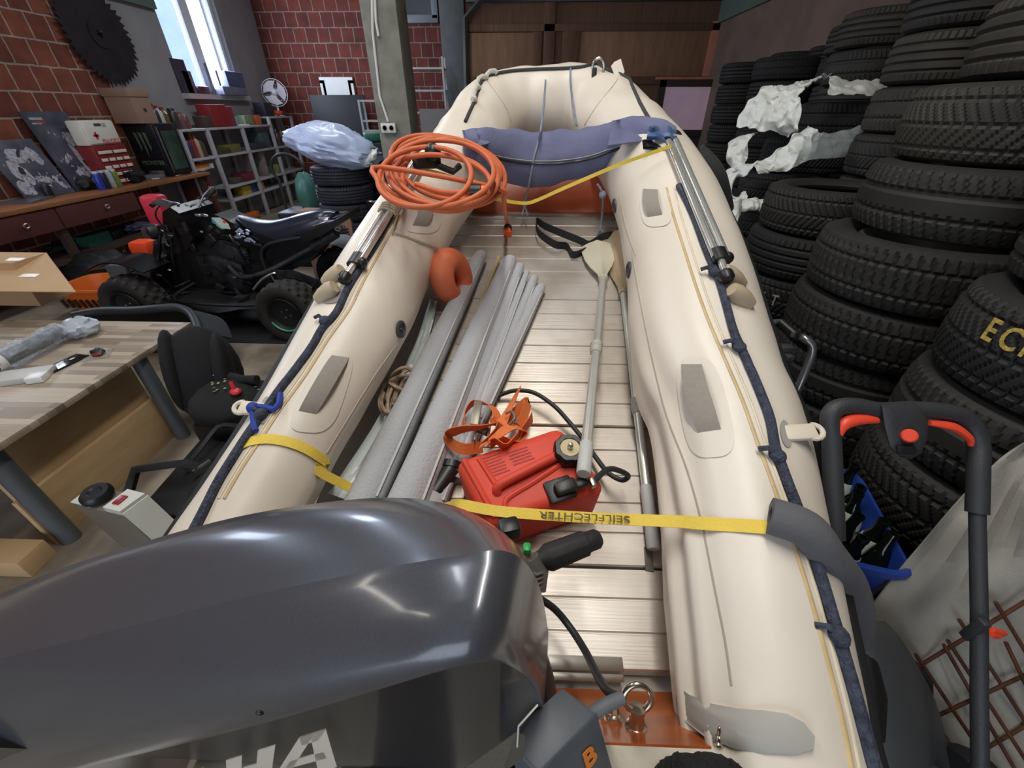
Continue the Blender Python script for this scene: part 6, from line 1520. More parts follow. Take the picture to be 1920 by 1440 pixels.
# ================================================================ QUAD BIKE
m_qb = mat('gloss black quad plastic', (16, 16, 20), .25, var=.15, scale=8); m_qm = mat('matt black quad parts', (20, 20, 22), .6, var=.25, scale=20)
m_qt = mat('quad tire rubber', (34, 33, 33), .75, var=.35, scale=10, c2=(56, 52, 48)); m_qs = mat('scuffed silver parts', (190, 192, 200), .25, .85, var=.3, scale=20)
m_qg = mat('dull engine alloy', (74, 74, 78), .45, .6, var=.4, scale=18, c2=(34, 34, 36)); m_teal = mat('teal rim stripe', (70, 186, 150), .4, var=.05)
O_ = PZ(545, 582, .31); Ff = (PZ(258, 570, .31)-O_); QL = Ff.length; fq = V((Ff.x, Ff.y, 0)).normalized(); sq = V((-fq.y, fq.x, 0))
if sq.y < 0: sq = -sq
def Q(a, s, z): p = O_+fq*a+sq*s; return V((p.x, p.y, z))
quad = thing('quad_bike', Q(.8, .6, 0), 'black quad bike with a glossy seat and teal rim stripes by the workbench', 'quad bike')
QT = 1.22
def knobby(c, ax, R, W):
    ax = V(ax).normalized(); x = ax.orthogonal().normalized(); y = ax.cross(x); P = []; ns = 120
    pr = [(.55*R, -.36*W), (.66*R, -.47*W), (.82*R, -.5*W), (.92*R, -.45*W)]+[(R*(1-.06*abs(t)**2.5), .42*W*t) for t in [i/9*2-1 for i in range(10)]]+[(.92*R, .45*W), (.82*R, .5*W), (.66*R, .47*W), (.55*R, .36*W)]
    for i, (r, h) in enumerate(pr):
        row = []
        for j in range(ns):
            k = r
            if 4 <= i <= 13: k = r-(.0 if ((j+(i//3)*3) % 6) < 3 and (i % 3) != 0 else .022)
            row.append(c+ax*h+(x*math.cos(2*PI*j/ns)+y*math.sin(2*PI*j/ns))*k)
        P.append(row)
    return M().grid(P, cv=True)
for (a, s, nm) in ((0, 0, 'rear'), (0, QT, 'rear'), (QL, 0, 'front'), (QL, QT, 'front')):
    c = Q(a, s, .31); sg = -1 if s == 0 else 1
    w = mk('wheel', knobby(c, sq, .31, .27), m_qt, quad)
    r_ = mk('rim', M().lathe([(.175, .1*sg), (.165, .13*sg), (.14, .1*sg), (.13, .0), (.05, .02*sg), (.05, .07*sg), (.0, .07*sg)], c, sq, 28, close=True), m_qm, quad); r_.parent = w
    xx_ = fq; ar = [c+sq*.132*sg+(fq*math.cos(t)+V((0, 0, 1))*math.sin(t))*.165 for t in [PI*(1.1+.75*i/20) for i in range(21)]]
    s_ = mk('rim_stripe', M().tube(ar, .008, 6), m_teal, quad); s_.parent = w
    m = M()
    for k in range(4): t = PI*k/2+.4; m.cyl(c+sq*.06*sg+(fq*math.cos(t)+V((0, 0, 1))*math.sin(t))*.045, c+sq*.085*sg+(fq*math.cos(t)+V((0, 0, 1))*math.sin(t))*.045, .01, n=8)
    s_ = mk('wheel_nut', m, m_qs, quad); s_.parent = w
YM = Q(.8, QT/2, 0).y
def QP(u, v, dy=0): return PY(u, v, YM+dy)
mk('rear_axle', M().cyl(Q(0, .08, .31), Q(0, QT-.08, .31), .028), m_qm, quad)
mk('swingarm', M().tube([QP(508, 505), Q(.35, QT/2-.1, .42), Q(.02, QT/2-.1, .33)], .04, 8, flat=1.4).tube([Q(.55, QT/2+.1, .45), Q(.02, QT/2+.1, .33)], .04, 8), m_qg, quad)
m = M()
for s in (0, QT):
    for z, a0 in ((.42, QL-.12), (.3, QL-.12)):
        for a1 in (QL-.3, QL+.1): m.tube([Q(a0+.1, s+(.12 if s == 0 else -.12), .31), Q(a1, QT/2+(-.18 if s == 0 else .18), z)], .014, 8)
mk('front_arms', m, m_qm, quad)
m = M()
for s in (-.17, .17):
    m.tube(smooth([Q(QL+.18, QT/2+s, .42), Q(QL-.2, QT/2+s, .32), Q(.6, QT/2+s, .3), Q(.45, QT/2+s, .45), Q(.4, QT/2+s, .8), Q(-.1, QT/2+s*.8, .92)], 5), .02, 8)
    m.tube(smooth([Q(QL+.18, QT/2+s, .42), Q(QL-.1, QT/2+s*.8, .85), Q(QL-.35, QT/2+s*.6, 1.0), Q(.4, QT/2+s, .82)], 5), .018, 8)
mk('frame', m, m_qm, quad)
# seat: loft along the seen profile
top = [(446, 404), (462, 408), (485, 413), (510, 414), (535, 409), (560, 401), (590, 394), (612, 392), (630, 396)]
bot = [(450, 410), (466, 420), (488, 434), (515, 447), (540, 444), (565, 434), (592, 424), (614, 412), (632, 402)]
P = []
for k, (t, b) in enumerate(zip(top, bot)):
    a, c = QP(*t), QP(*b); w = (.05, .1, .14, .16, .17, .17, .16, .13, .07)[k]; h = a.z-c.z
    P.append([V((a.x, YM-w*1.0, c.z)), V((a.x, YM-w*1.05, c.z+h*.4)), V((a.x, YM-w*.9, c.z+h*.8)), V((a.x, YM-w*.5, a.z-.005)), V((a.x, YM, a.z)), V((a.x, YM+w*.5, a.z-.005)), V((a.x, YM+w*.9, c.z+h*.8)), V((a.x, YM+w*1.05, c.z+h*.4)), V((a.x, YM+w, c.z))])
P = [list(x) for x in zip(*[smooth([r[j] for r in P], 4) for j in range(9)])]
mk('seat', M().grid(P, cv=True, capu=True), mat('glossy black seat vinyl', (34, 38, 52), .26, var=.1, bump=.05), quad, ang=60)
def slab(px, dy, th): return M().prism([QP(u, v, dy) for u, v in px], (0, th, 0))
mk('tank_cover', slab([(352, 424), (378, 410), (402, 402), (425, 412), (446, 424), (462, 440), (452, 452), (410, 448), (370, 446)], -.15, .3), m_qb, quad)
mk('side_cover', slab([(462, 440), (490, 440), (520, 452), (560, 446), (602, 436), (606, 462), (570, 486), (530, 492), (490, 486), (466, 466)], -.17, .34), m_qb, quad)
mk('front_fairing', slab([(304, 398), (318, 388), (336, 400), (350, 428), (362, 446), (350, 470), (330, 476), (314, 456), (306, 430)], -.26, .52), m_qb, quad)
mk('nose_guard', slab([(288, 452), (310, 470), (312, 520), (296, 540), (284, 500)], -.2, .4), m_qm, quad)
mk('front_fender', M().sheet([[Q(QL-.3+.6*i/8, s, .66+.09*math.sin(PI*i/8)) for s in (-.05, .15, .3)] for i in range(9)], .012), m_qb, quad)
mk('front_fender', M().sheet([[Q(QL-.3+.6*i/8, s, .66+.09*math.sin(PI*i/8)) for s in (QT-.3, QT-.15, QT+.05)] for i in range(9)], .012), m_qb, quad)
mk('tail_fender', slab([(560, 440), (600, 424), (634, 410), (637, 420), (604, 442), (568, 454)], -.3, .6), m_qb, quad)
mk('engine', M().box(QP(430, 500), (.5, .3, .34), bev=.05).box(QP(446, 470, -.05), (.3, .24, .2), Matrix.Rotation(.4, 3, 'Y'), bev=.03).lathe([(0, 0), (.13, 0), (.14, .03), (.1, .06), (0, .06)], QP(452, 530, -.15), (0, -1, 0), 20), m_qg, quad)
m = M()
for k in range(6): m.box(QP(446, 474, -.16)+V((0, 0, .03*k-.07)), (.24, .03, .008), Matrix.Rotation(.4, 3, 'Y'))
mk('cooling_fin', m, m_qg, quad)
mk('exhaust', M().tube(smooth([QP(430, 500, -.16), QP(455, 520, -.24), QP(500, 510, -.22), QP(540, 490, -.18), QP(590, 462, -.16)], 5), .03, 10).tube([QP(588, 462, -.16), QP(630, 436, -.16)], .055, 12), m_qg, quad)
mk('tail_lamp', M().tube([QP(632, 425, -.2)+V((.03*math.cos(t), 0, .04*math.sin(t))) for t in [2*PI*i/14 for i in range(14)]], .008, 6, closed=True), m_qs, quad)
mk('grab_bar', M().tube([QP(588, 424, -.2), QP(612, 416, -.24), QP(632, 414, -.2)], .012, 8).box(QP(610, 412, -.16), (.1, .08, .05), bev=.01), m_qs, quad)
hb1 = smooth([QP(284, 386, -.42), QP(300, 378, -.3), QP(330, 392, -.12), QP(352, 396, 0), QP(372, 388, .14), QP(388, 372, .3), QP(402, 356, .42)], 5)
mk('handlebar', M().tube(hb1, .013, 8), m_qm, quad)
mk('hand_guard', M().prism([QP(284, 378, -.44), QP(302, 373, -.4), QP(324, 380, -.36), QP(318, 390, -.36), QP(290, 384, -.42)], (0, .015, 0)), m_qs, quad)
mk('hand_guard', M().prism([QP(390, 350, .42), QP(402, 349, .42), QP(406, 364, .42), QP(398, 368, .42)], (0, .015, 0)), m_qs, quad)
mk('grip', M().tube(hb1[:5], .02, 8), m_qm, quad); mk('grip', M().tube(hb1[-5:], .02, 8), m_qm, quad)
random.seed(5)
for k in range(12):
    u, v = random.uniform(330, 385), random.uniform(380, 408); mk('bar_clamp', M().box(QP(u, v, random.uniform(-.2, .1)), (random.uniform(.02, .07), .02, random.uniform(.015, .035)), Matrix.Rotation(random.uniform(-.6, .6), 3, 'Y'), bev=.004), m_qs, quad)
mk('lower_body', slab([(306, 462), (360, 456), (430, 446), (500, 460), (566, 466), (604, 462), (584, 490), (540, 510), (500, 535), (470, 548), (400, 552), (340, 545), (306, 525)], -.1, .3), m_qm, quad)
for k, (p_, q_) in enumerate((((300, 384), (350, 470)), ((326, 390), (372, 480)), ((360, 394), (420, 470)), ((390, 372), (392, 450)), ((400, 360), (372, 430)))):
    a, b = QP(*p_, -.2+.12*k), QP(*q_, -.1+.05*k); mk('cable', M().tube(smooth([a, a.lerp(b, .4)+V((-.08, -.05, .06)), b], 6), .008, 6), m_qm, quad)
random.seed(21)
for k in range(34):
    u, v = random.uniform(288, 470), random.uniform(420, 545)
    br = k % 4 == 0
    mk('bracket' if br else 'frame_bit', M().box(QP(u, v, random.uniform(-.42, -.2)), (random.uniform(.03, .12) if not br else random.uniform(.015, .05), .03, random.uniform(.02, .09) if not br else random.uniform(.01, .025)), Matrix.Rotation(random.uniform(-.9, .9), 3, 'Y'), bev=.005), m_qs if br else (m_qb if k % 2 else m_qm), quad)
for (u0, v0, u1, v1) in ((300, 440, 296, 520), (318, 430, 330, 530), (290, 505, 330, 545), (430, 440, 470, 505)):
    mk('frame_tube', M().tube([QP(u0, v0, -.3), QP((u0+u1)/2, (v0+v1)/2, -.34), QP(u1, v1, -.3)], .016, 8), m_qb, quad)
mk('headlamp', M().lathe([(.0, 0), (.06, 0), (.075, .04), (.07, .1), (.0, .12)], QP(300, 432, -.22), (-.6, -.8, 0), 18), m_qg, quad)
mk('mirror_stalk', M().tube([QP(372, 390, 0), QP(382, 366, .05), QP(396, 352, .1)], .01, 6), m_qs, quad)
mk('bar_pad', M().tube([QP(322, 392, -.14), QP(376, 386, .16)], .03, 10), m_qb, quad)
mk('skid_plate', M().box(Q(.85, QT/2, .24), (.9, .4, .03), bev=.01), m_qg, quad)
m = M()
for k in range(18):
    u = random.uniform(440, 480); v = 430+(u-440)*.45+random.uniform(-9, 14); m.box(QP(u, v, -.2), (random.uniform(.02, .06), .02, random.uniform(.01, .025)), Matrix.Rotation(.5+random.uniform(-.4, .4), 3, 'Y'), bev=.003)
mk('painted_glint', m, mat('blue white glints', (190, 200, 226), .25, .6, var=.2), quad)  # small blocks coloured blue white to paint glints on the quad
for px, c, nm in ((((396, 408), (412, 408), (428, 420), (432, 430), (416, 428)), (206, 214, 206), 'sticker'), (((396, 410), (406, 412), (408, 422), (398, 418)), (72, 140, 170), 'sticker'), (((420, 412), (424, 416), (422, 420), (417, 416)), (220, 80, 50), 'sticker'), (((404, 416), (414, 420), (426, 429), (416, 430), (406, 424)), (90, 190, 180), 'sticker')):
    mk(nm, M().prism([QP(u, v, -.155-.002*c[0]/255) for u, v in px], (0, .004, 0)), mat('sticker %d' % c[0], c, .3), quad)
mk('shock_absorber', M().tube([Q(QL-.05, .2, .4), Q(QL-.25, .42, .8)], .035, 10), m_qm, quad)
mk('shock_absorber', M().tube([Q(QL-.05, QT-.2, .4), Q(QL-.25, QT-.42, .8)], .035, 10), m_qm, quad)
mk('foot_lever', M().tube(smooth([QP(475, 543, -.5), QP(490, 525, -.5), QP(508, 514, -.48), QP(516, 512, -.46)], 4), .012, 8).tube([QP(508, 516, -.48), QP(518, 532, -.48)], .009, 6), m_qs, quad)
mk('foot_peg', M().tube([QP(438, 536, -.12), Q(.62, .16, .34)], .022, 8).box(Q(.62, .16, .36), (.12, .1, .03)), m_qg, quad)
mk('heel_guard', M().sheet([[Q(lerp(.33, QL-.36, i/8), .04+.32*j/4, .3+.03*math.sin(i*1.1)-.05*(j == 0)) for j in range(5)] for i in range(9)], .012), m_qm, quad)
mk('side_bar', M().tube(smooth([Q(QL-.4, .36, .42), Q(QL-.4, .06, .34), Q(.36, .04, .34), Q(.32, .3, .44)], 5), .016, 8), m_qm, quad)
mk('chain_guard', M().prism([QP(512, 508, -.3), QP(548, 508, -.3), QP(600, 528, -.3), QP(604, 548, -.3), QP(560, 524, -.3), QP(520, 518, -.3)], (0, .03, 0)), m_qg, quad)
mk('front_bumper', M().tube(smooth([Q(QL+.25, QT/2-.25, .35), Q(QL+.38, QT/2-.2, .5), Q(QL+.36, QT/2-.15, .72)], 4), .016, 8).tube(smooth([Q(QL+.25, QT/2+.25, .35), Q(QL+.38, QT/2+.2, .5), Q(QL+.36, QT/2+.15, .72)], 4), .016, 8).tube([Q(QL+.38, QT/2-.2, .5), Q(QL+.38, QT/2+.2, .5)], .014, 8), m_qm, quad)
mt = [PZ(u, v, .008) for u, v in ((330, 556), (560, 556), (610, 646), (372, 640))]
tag(mk('rubber_mat', M().prism(mt, (0, 0, -.007)), mat('black rubber mat', (22, 22, 24), .8, var=.3)), 'black rubber mat on the ground under the quad bike', 'mat')
# red jug and orange things by the handlebars
p = PY(276, 396, 4.9)
tag(mk('red_jug', M().box((p.x-.12, 5.2, p.z-.05), (.24, .2, .36), bev=.05), mat('pinkish red plastic', (206, 52, 72), .4)), 'pinkish red jug on the crate beyond the quad handlebar', 'jug')
tag(mk('tall_crate', M().box((p.x-.12, 5.22, (p.z-.235)/2), (.42, .36, p.z-.24), bev=.01), m_dkwood), 'dark crate below the pinkish red jug', 'crate')
p = PY(276, 476, 4.35)
tag(mk('orange_jug', M().box((p.x-.06, 4.42, p.z), (.22, .2, .26), bev=.05), mat('bright orange jug', (232, 76, 34), .4)), 'bright orange jug on the grey crate near the quad front', 'jug')
gc = PZ(262, 508, .45)
tag(mk('grey_crate', M().hexab([V((gc.x-.3, gc.y-.1, 0)), V((gc.x+.22, gc.y-.1, 0)), V((gc.x+.22, gc.y+.35, 0)), V((gc.x-.3, gc.y+.35, 0)), V((gc.x-.3, gc.y-.1, p.z-.14)), V((gc.x+.22, gc.y-.1, p.z-.14)), V((gc.x+.22, gc.y+.35, p.z-.14)), V((gc.x-.3, gc.y+.35, p.z-.14))], .02), mat('slate grey crate', (72, 78, 80), .6, var=.15)), 'slate grey plastic crate between basket and quad', 'crate')
# orange basket
bk_ = PZ(196, 538, .3)
t = thing('basket', (bk_.x, bk_.y, 0), 'orange plastic basket on the ground by the workbench', 'basket')
m_ob = mat('orange basket plastic', (214, 104, 36), .45, var=.15)
def rectring(cx, cy, hx, hy, z, n=7):
    return [V((cx+hx*math.copysign(abs(math.cos(a))**.45, math.cos(a)), cy+hy*math.copysign(abs(math.sin(a))**.45, math.sin(a)), z)) for a in [2*PI*i/(4*n) for i in range(4*n)]]
P = [rectring(bk_.x, bk_.y, .26, .2, 0), rectring(bk_.x, bk_.y, .36, .28, .34), rectring(bk_.x, bk_.y, .38, .3, .34), rectring(bk_.x, bk_.y, .38, .3, .365), rectring(bk_.x, bk_.y, .35, .27, .365), rectring(bk_.x, bk_.y, .25, .19, .02)]
mk('tub', M().grid(P, cv=True, capu=True), m_ob, t)
m = M()
for k in range(9): m.box((bk_.x-.28+.07*k, bk_.y-.262, .2), (.02, .03, .1), Matrix.Rotation(.22, 3, 'X'))
mk('basket_slot', m, mat('dark slot', (60, 30, 16), .7), t)
tag(mk('black_sacks', lump(PZ(150, 520, .25)+V((.1, .2, .0)), (.4, .32, .25), 6, .2), m_qm), 'heap of black sacks under the bench shelf', 'sacks')
# ================================================================ LEFT FOREGROUND
# ---- stave table
def stave_mat():
    m = bpy.data.materials.new('grey oak stave laminate'); m.use_nodes = True; nt = m.node_tree; N = nt.nodes; L = nt.links; b = N['Principled BSDF']
    tc = N.new('ShaderNodeTexCoord'); t = N.new('ShaderNodeTexBrick'); t.inputs['Scale'].default_value = 1; t.inputs['Brick Width'].default_value = .42; t.inputs['Row Height'].default_value = .045; t.inputs['Mortar Size'].default_value = .0006
    t.inputs['Color1'].default_value = (*lin((186, 172, 152)), 1); t.inputs['Color2'].default_value = (*lin((128, 112, 96)), 1); t.inputs['Mortar'].default_value = (*lin((120, 104, 88)), 1)
    L.new(tc.outputs['Object'], t.inputs['Vector'])
    mp = N.new('ShaderNodeMapping'); mp.inputs['Scale'].default_value = (2, 30, 10); L.new(tc.outputs['Object'], mp.inputs[0])
    n = N.new('ShaderNodeTexNoise'); n.inputs['Scale'].default_value = 3; n.inputs['Detail'].default_value = 5; L.new(mp.outputs[0], n.inputs[0])
    mx = N.new('ShaderNodeMix'); mx.data_type = 'RGBA'; mx.blend_type = 'MULTIPLY'; mx.inputs[0].default_value = .6
    r = N.new('ShaderNodeMapRange'); r.inputs[3].default_value = .7; r.inputs[4].default_value = 1.2; L.new(n.outputs[0], r.inputs[0])
    L.new(t.outputs['Color'], mx.inputs[6]); L.new(r.outputs[0], mx.inputs[7]); L.new(mx.outputs[2], b.inputs['Base Color']); b.inputs['Roughness'].default_value = .45
    return m
tb_c = PZ(358, 604, .72); TX1 = tb_c.x; TY1 = tb_c.y; TX0 = TX1-1.35; TY0 = .75; TZ = .72
tab = thing('table', ((TX0+TX1)/2, (TY0+TY1)/2, 0), 'table with grey oak stave top and steel tube legs', 'table')
mk('tabletop', M().box(((TX0+TX1)/2, (TY0+TY1)/2, TZ-.018), (TX1-TX0, TY1-TY0, .036), bev=.004), stave_mat(), tab)
m_leg = mat('blue grey steel leg', (104, 110, 116), .4, .3, var=.1)
for x, y in ((-2.5, 2.2), (-2.52, 1.33), (-3.6, 2.2), (-3.6, 1.33)):
    mk('leg', M().cyl((x, y, 0), (x, y, TZ-.04), .045, n=20), m_leg, tab)
m_plyw = mat('pale birch board', (206, 176, 132), .6, var=.2, scale=3, stretch=(1, 1, 5), c2=(160, 124, 84))
tag(mk('board', M().box((-2.575, 1.78, .17), (.03, .98, .34), bev=.003), m_plyw), 'pale wooden board standing lowest under the stave table', 'board', 'boards under the table')
tag(mk('board', M().box((-2.63, 1.78, .33), (.03, .9, .66), bev=.003), m_plyw), 'taller pale board leaning behind the low one under the table', 'board', 'boards under the table')
tag(mk('wood_block', M().box((-2.66, 1.17, .06), (.3, .14, .12), bev=.004), m_plyw), 'pale wooden block on the ground by the table leg', 'block')
# ---- cardboard box with open flap
h1, h0 = PZ(82, 474, 1.06), PZ(-70, 500, 1.06); l1, l0 = PZ(142, 547, .95), PZ(-45, 588, .95)
m_card2 = mat('tan cardboard', (186, 152, 112), .8, var=.12, scale=4, c2=(160, 128, 92))
cbx = thing('cardboard_box', (h1.x-.4, h1.y+.2, TZ), 'open tan cardboard box with a flap hanging out on the table', 'cardboard box')
bx1 = h1.x+.02; bx0 = bx1-.62; by0 = h1.y; by1 = by0+.42
if by1 > TY1+.25: by1 = TY1+.25
m = M()
for (a, b, c, d) in ((bx0, bx1, by0, by0+.006), (bx0, bx1, by1-.006, by1), (bx0, bx0+.006, by0, by1), (bx1-.006, bx1, by0, by1)): rbox(m, a, b, c, d, TZ+.002, 1.06)
rbox(m, bx0, bx1, by0, by1, TZ+.002, TZ+.01)
mk('box_body', m, m_card2, cbx)
mk('flap', M().prism([V((bx0, by0, 1.06)), V((bx1, by0, 1.06)), l1, V((bx0+.05, l1.y-.02, l1.z))], (0, .002, -.006)), m_card2, cbx)
tp = M(); fn = (l1-h1).cross(V((1, 0, 0))).normalized()
if fn.z < 0: fn = -fn
for (a, b) in ((.62, .2), (.3, .5), (.75, .62)):
    p = V((bx0, by0, 1.06)).lerp(V((bx1, by0, 1.06)), a).lerp(V((bx0+.05, l1.y-.02, l1.z)).lerp(l1, a), b)+fn*.002
    tp.box(p, (.13, .045, .001), basis((1, 0, 0), l1-h1))
mk('packing_tape', tp, mat('shiny clear tape', (206, 178, 140), .4, var=.3, scale=40), cbx)
# ---- wrapped bundle
wa, wb_ = PZ(-30, 690, TZ+.07), PZ(112, 622, TZ+.07)
wr = thing('wrapped_bundle', wa.lerp(wb_, .5)-V((0, 0, .07)), 'dark cylinder wrapped in clear bubble film on the table', 'bundle')
mk('dark_core', M().tube([wa, wb_], .045, 18), mat('dark blue core', (40, 52, 74), .4, var=.3), wr)
ax = (wb_-wa).normalized(); P = []
xg = ax.cross(V((0, 0, 1))).normalized(); yg = xg.cross(ax)
for i in range(30):
    s = i/29; c = wa.lerp(wb_, s*1.02-.01); P.append([c+(xg*math.cos(t)+yg*math.sin(t))*(.06+.016*noise.noise(V((math.cos(t)*2, math.sin(t)*2, s*9)))+.004*math.sin(s*90)) for t in [2*PI*j/22 for j in range(22)]])
mk('film', M().grid(P, cv=True), mat('clear bubble film', (214, 222, 230), .15, var=.2, scale=30, alpha=.35, bump=.6, bscale=40), wr)
mk('film_end', M().sph(PZ(148, 614, TZ+.06), (.11, .1, .06), 14, f=lambda q: 1+.3*noise.noise(q*2.5)+.12*noise.noise(q*7)), mat('cloudy film', (196, 204, 214), .3, var=.2, alpha=.75, bump=.5, bscale=20), wr)
mk('paper_label', M().tube([wa.lerp(wb_, .05), wa.lerp(wb_, .16)], .063, 18, cap=False), m_white_pl, wr)
# phone, packet, white box
pc_ = PZ(124, 682, TZ); a = PZ(90, 697, TZ); b = PZ(158, 665, TZ); d_ = (b-a).normalized()
ph = thing('mobile_phone', pc_, 'black glass mobile phone lying on the stave table', 'phone')
R = basis(d_, V((-d_.y, d_.x, 0)))
mk('phone_body', M().box(pc_+V((0, 0, .006)), ((b-a).length*1.0, .1, .009), R, bev=.004), m_navyb, ph)
mk('screen', M().box(pc_+V((0, 0, .0108)), ((b-a).length*.94, .09, .0006), R), mat('phone glass', (20, 20, 20), .06, var=0), ph)
mk('painted_reflection', M().box(pc_+d_*.03+V((0, .012, .0114)), (.025, .012, .0005), R), m_white_pl, ph)  # white patch painted as a bright reflection in the screen
pk = PZ(184, 666, TZ)
pk_t = thing('packet', pk, 'small clear packet with a black and red part on the table', 'packet')
mk('packet_film', M().box(pk+V((0, 0, .003)), (.13, .13, .004), Matrix.Rotation(.5, 3, 'Z')), mat('packet film', (190, 180, 176), .15, var=.2, alpha=.4), pk_t)
mk('black_part', lump(pk+V((0, 0.01, .022)), (.04, .03, .018), 4, .4, 8), m_black, pk_t); mk('red_part', lump(pk+V((.01, -.015, .016)), (.03, .015, .01), 5, .4, 8), mat('dark red part', (130, 40, 40), .4), pk_t)
wbx = PZ(40, 715, TZ); wbt = thing('small_carton', wbx, 'small white carton lying open at the table edge', 'carton')
mk('carton_body', M().box(wbx+V((-.03, .02, .018)), (.3, .13, .035), Matrix.Rotation(.35, 3, 'Z'), bev=.003), mat('off white carton', (196, 194, 190), .6, var=.15), wbt)
mk('carton_end', M().box(PZ(70, 708, TZ+.02), (.08, .07, .036), Matrix.Rotation(.35, 3, 'Z'), bev=.003), m_white_pl, wbt)
# ---- child seats
m_fab = mat('black seat fabric', (22, 22, 24), .9, var=.3, scale=12, bump=.2, bscale=120); m_shell = mat('charcoal seat shell', (50, 54, 58), .5, var=.15)
cs1 = thing('infant_carrier', PZ(300, 640, .25)+V((0, .15, -.25)), 'charcoal infant carrier shell on the ground behind the stave table', 'child seat')
rimp = smooth([PZ(138, 592, .5), PZ(190, 583, .52), PZ(250, 582, .54), PZ(300, 578, .56), PZ(335, 577, .56), PZ(360, 590, .53), PZ(372, 618, .48), PZ(376, 650, .4)], 5)
mk('shell_rim', M().tube(rimp, .035, 10), m_shell, cs1)
mk('shell', M().sheet([[p-V((0, -.05*k, .1*k+.012*k*k)) for k in range(5)] for p in rimp], .01), m_fab, cs1)
mk('lining', M().sheet([[p+V((0, .1*k+.02, -.07*k)) for k in range(4)] for p in rimp[4:-4]], .02), mat('grey blue lining', (58, 62, 68), .9, var=.2), cs1)
cs2 = thing('child_seat', PZ(400, 775, 0), 'black child car seat with floral cover and red buckle by the table corner', 'child seat')
bx_ = PD(384, 700, 2.75); Rb = Matrix.Rotation(-.25, 3, 'X') @ Matrix.Rotation(.5, 3, 'Z')
mk('backrest', M().sph(bx_, (.2, .12, .36), 14, R=Rb, f=lambda q: 1+.12*abs(q.x)**3-.1*max(0, q.z)), m_fab, cs2, ang=60)
mk('side_wing', M().sph(bx_+V((-.14, -.06, .05)), (.06, .13, .28), 10, R=Rb), m_fab, cs2); mk('side_wing', M().sph(bx_+V((.16, -.02, .02)), (.06, .13, .28), 10, R=Rb), m_fab, cs2)
se = PD(436, 752, 2.62)
mk('seat_cushion', M().sph(se, (.25, .22, .13), 12, f=lambda q: 1+.08*noise.noise(q*4)), m_fab, cs2)
mk('seat_base', M().box((se.x-.02, se.y+.04, (se.z-.08)/2), (.4, .4, max(.05, se.z-.08)), bev=.04), m_black, cs2)
m = M(); random.seed(8)
sbv = M().sph(se, (.25, .22, .13), 12); bbv = M().sph(bx_, (.2, .12, .36), 14, R=Rb); sbb = bvh_of(sbv, bbv)
for k in range(26):
    p = hit(random.uniform(398, 424) if k < 20 else random.uniform(472, 486), random.uniform(690, 738) if k < 20 else random.uniform(712, 735), sbb, .012)
    if p is not None: m.box(p, (.014, .014, .0015), Matrix.Rotation(random.uniform(-.5, .5), 3, 'X'))
mk('floral_print', m, mat('beige floral print', (150, 138, 112), .8), cs2)
rp = hit(443, 738, sbb, .02) or se+V((0, -.1, .1))
mk('buckle', M().sph(rp, (.035, .03, .02), 8).tube([rp, rp+V((-.02, .02, .06))], .012, 6), mat('red buckle', (206, 48, 52), .4), cs2)
mk('armrest', M().tube(smooth([PD(432, 706, 2.66), PD(455, 712, 2.6), PD(482, 712, 2.58)], 4), .03, 10), m_fab, cs2)
# ---- black trolley with bracket
tz_ = .3
tr4 = [PZ(u, v, tz_) for u, v in ((378, 818), (470, 836), (392, 985), (262, 950))]
tro = thing('trolley', sum(tr4, V())/4-V((0, 0, tz_)), 'black folding trolley with its handle laid out beside the boat tube', 'trolley')
mk('platform', M().hexab([p-V((0, 0, tz_-.02)) for p in tr4]+tr4, .02, 2), mat('black trolley deck', (26, 27, 28), .5, var=.2, bump=.1), tro)
th_ = smooth([PZ(345, 880, .33), PZ(378, 838, .4), PZ(408, 800, .45), PZ(432, 797, .46), PZ(451, 800, .46), PZ(447, 812, .45), PZ(405, 868, .38), PZ(352, 922, .33)], 2)
mk('pull_handle', M().tube(th_, .014, 4), m_blackm, tro)
mk('bracket', M().tube([PZ(240, 928, .3), PZ(255, 880, .42), PZ(345, 868, .42), PZ(372, 874, .38)], .026, 4), m_blackm, tro)
mk('latch', M().tube([PZ(362, 886, .34), PZ(394, 864, .34)], .012, 6), m_sil, tro)
mk('cable_ring', M().tube([PZ(404, 908, .34)+V((.05*math.cos(t), .05*math.sin(t), 0)) for t in [2*PI*i/18 for i in range(18)]], .012, 8, closed=True), m_dkpl, tro)
tag(mk('clear_bottle', M().tube([PZ(362, 945, .34), PZ(388, 925, .34)], .022, 10), mat('greyish clear plastic', (150, 150, 148), .2, var=.2)), 'small greyish bottle lying on the black trolley', 'bottle')
# ---- grey machine with knob and red rocker
mc4 = [PZ(u, v, .46) for u, v in ((134, 944), (180, 909), (278, 934), (232, 968))]
mch = thing('bench_machine', sum(mc4, V())/4-V((0, 0, .46)), 'grey white workshop machine with black knob and red rocker switch', 'machine')
m_mch = mat('light grey enamel', (206, 206, 196), .45, var=.1); m_mcd = mat('olive grey machine side', (112, 106, 94), .5, var=.15)
e0 = [PZ(u, v, .0) for u, v in ((175, 1035), (235, 985), (345, 985), (285, 1060))]
bt_ = [p.lerp(V((e.x, e.y, 0)), .0)-V((0, 0, .44)) for p, e in zip(mc4, e0)]
out = sum(mc4, V())/4
bt_ = [V((out.x+(p.x-out.x)*1.0+.16, out.y+(p.y-out.y)*1.05-.04, .0)) for p in mc4]
mk('housing', M().hexab(bt_+mc4, .008, 2), m_mcd, mch)
tpz = V((0, 0, .004))
mk('top_plate', M().prism([mc4[0]+tpz, mc4[1]+tpz, mc4[1].lerp(mc4[2], .38)+tpz, mc4[0].lerp(mc4[3], .38)+tpz], (0, 0, .006)), m_mch, mch)
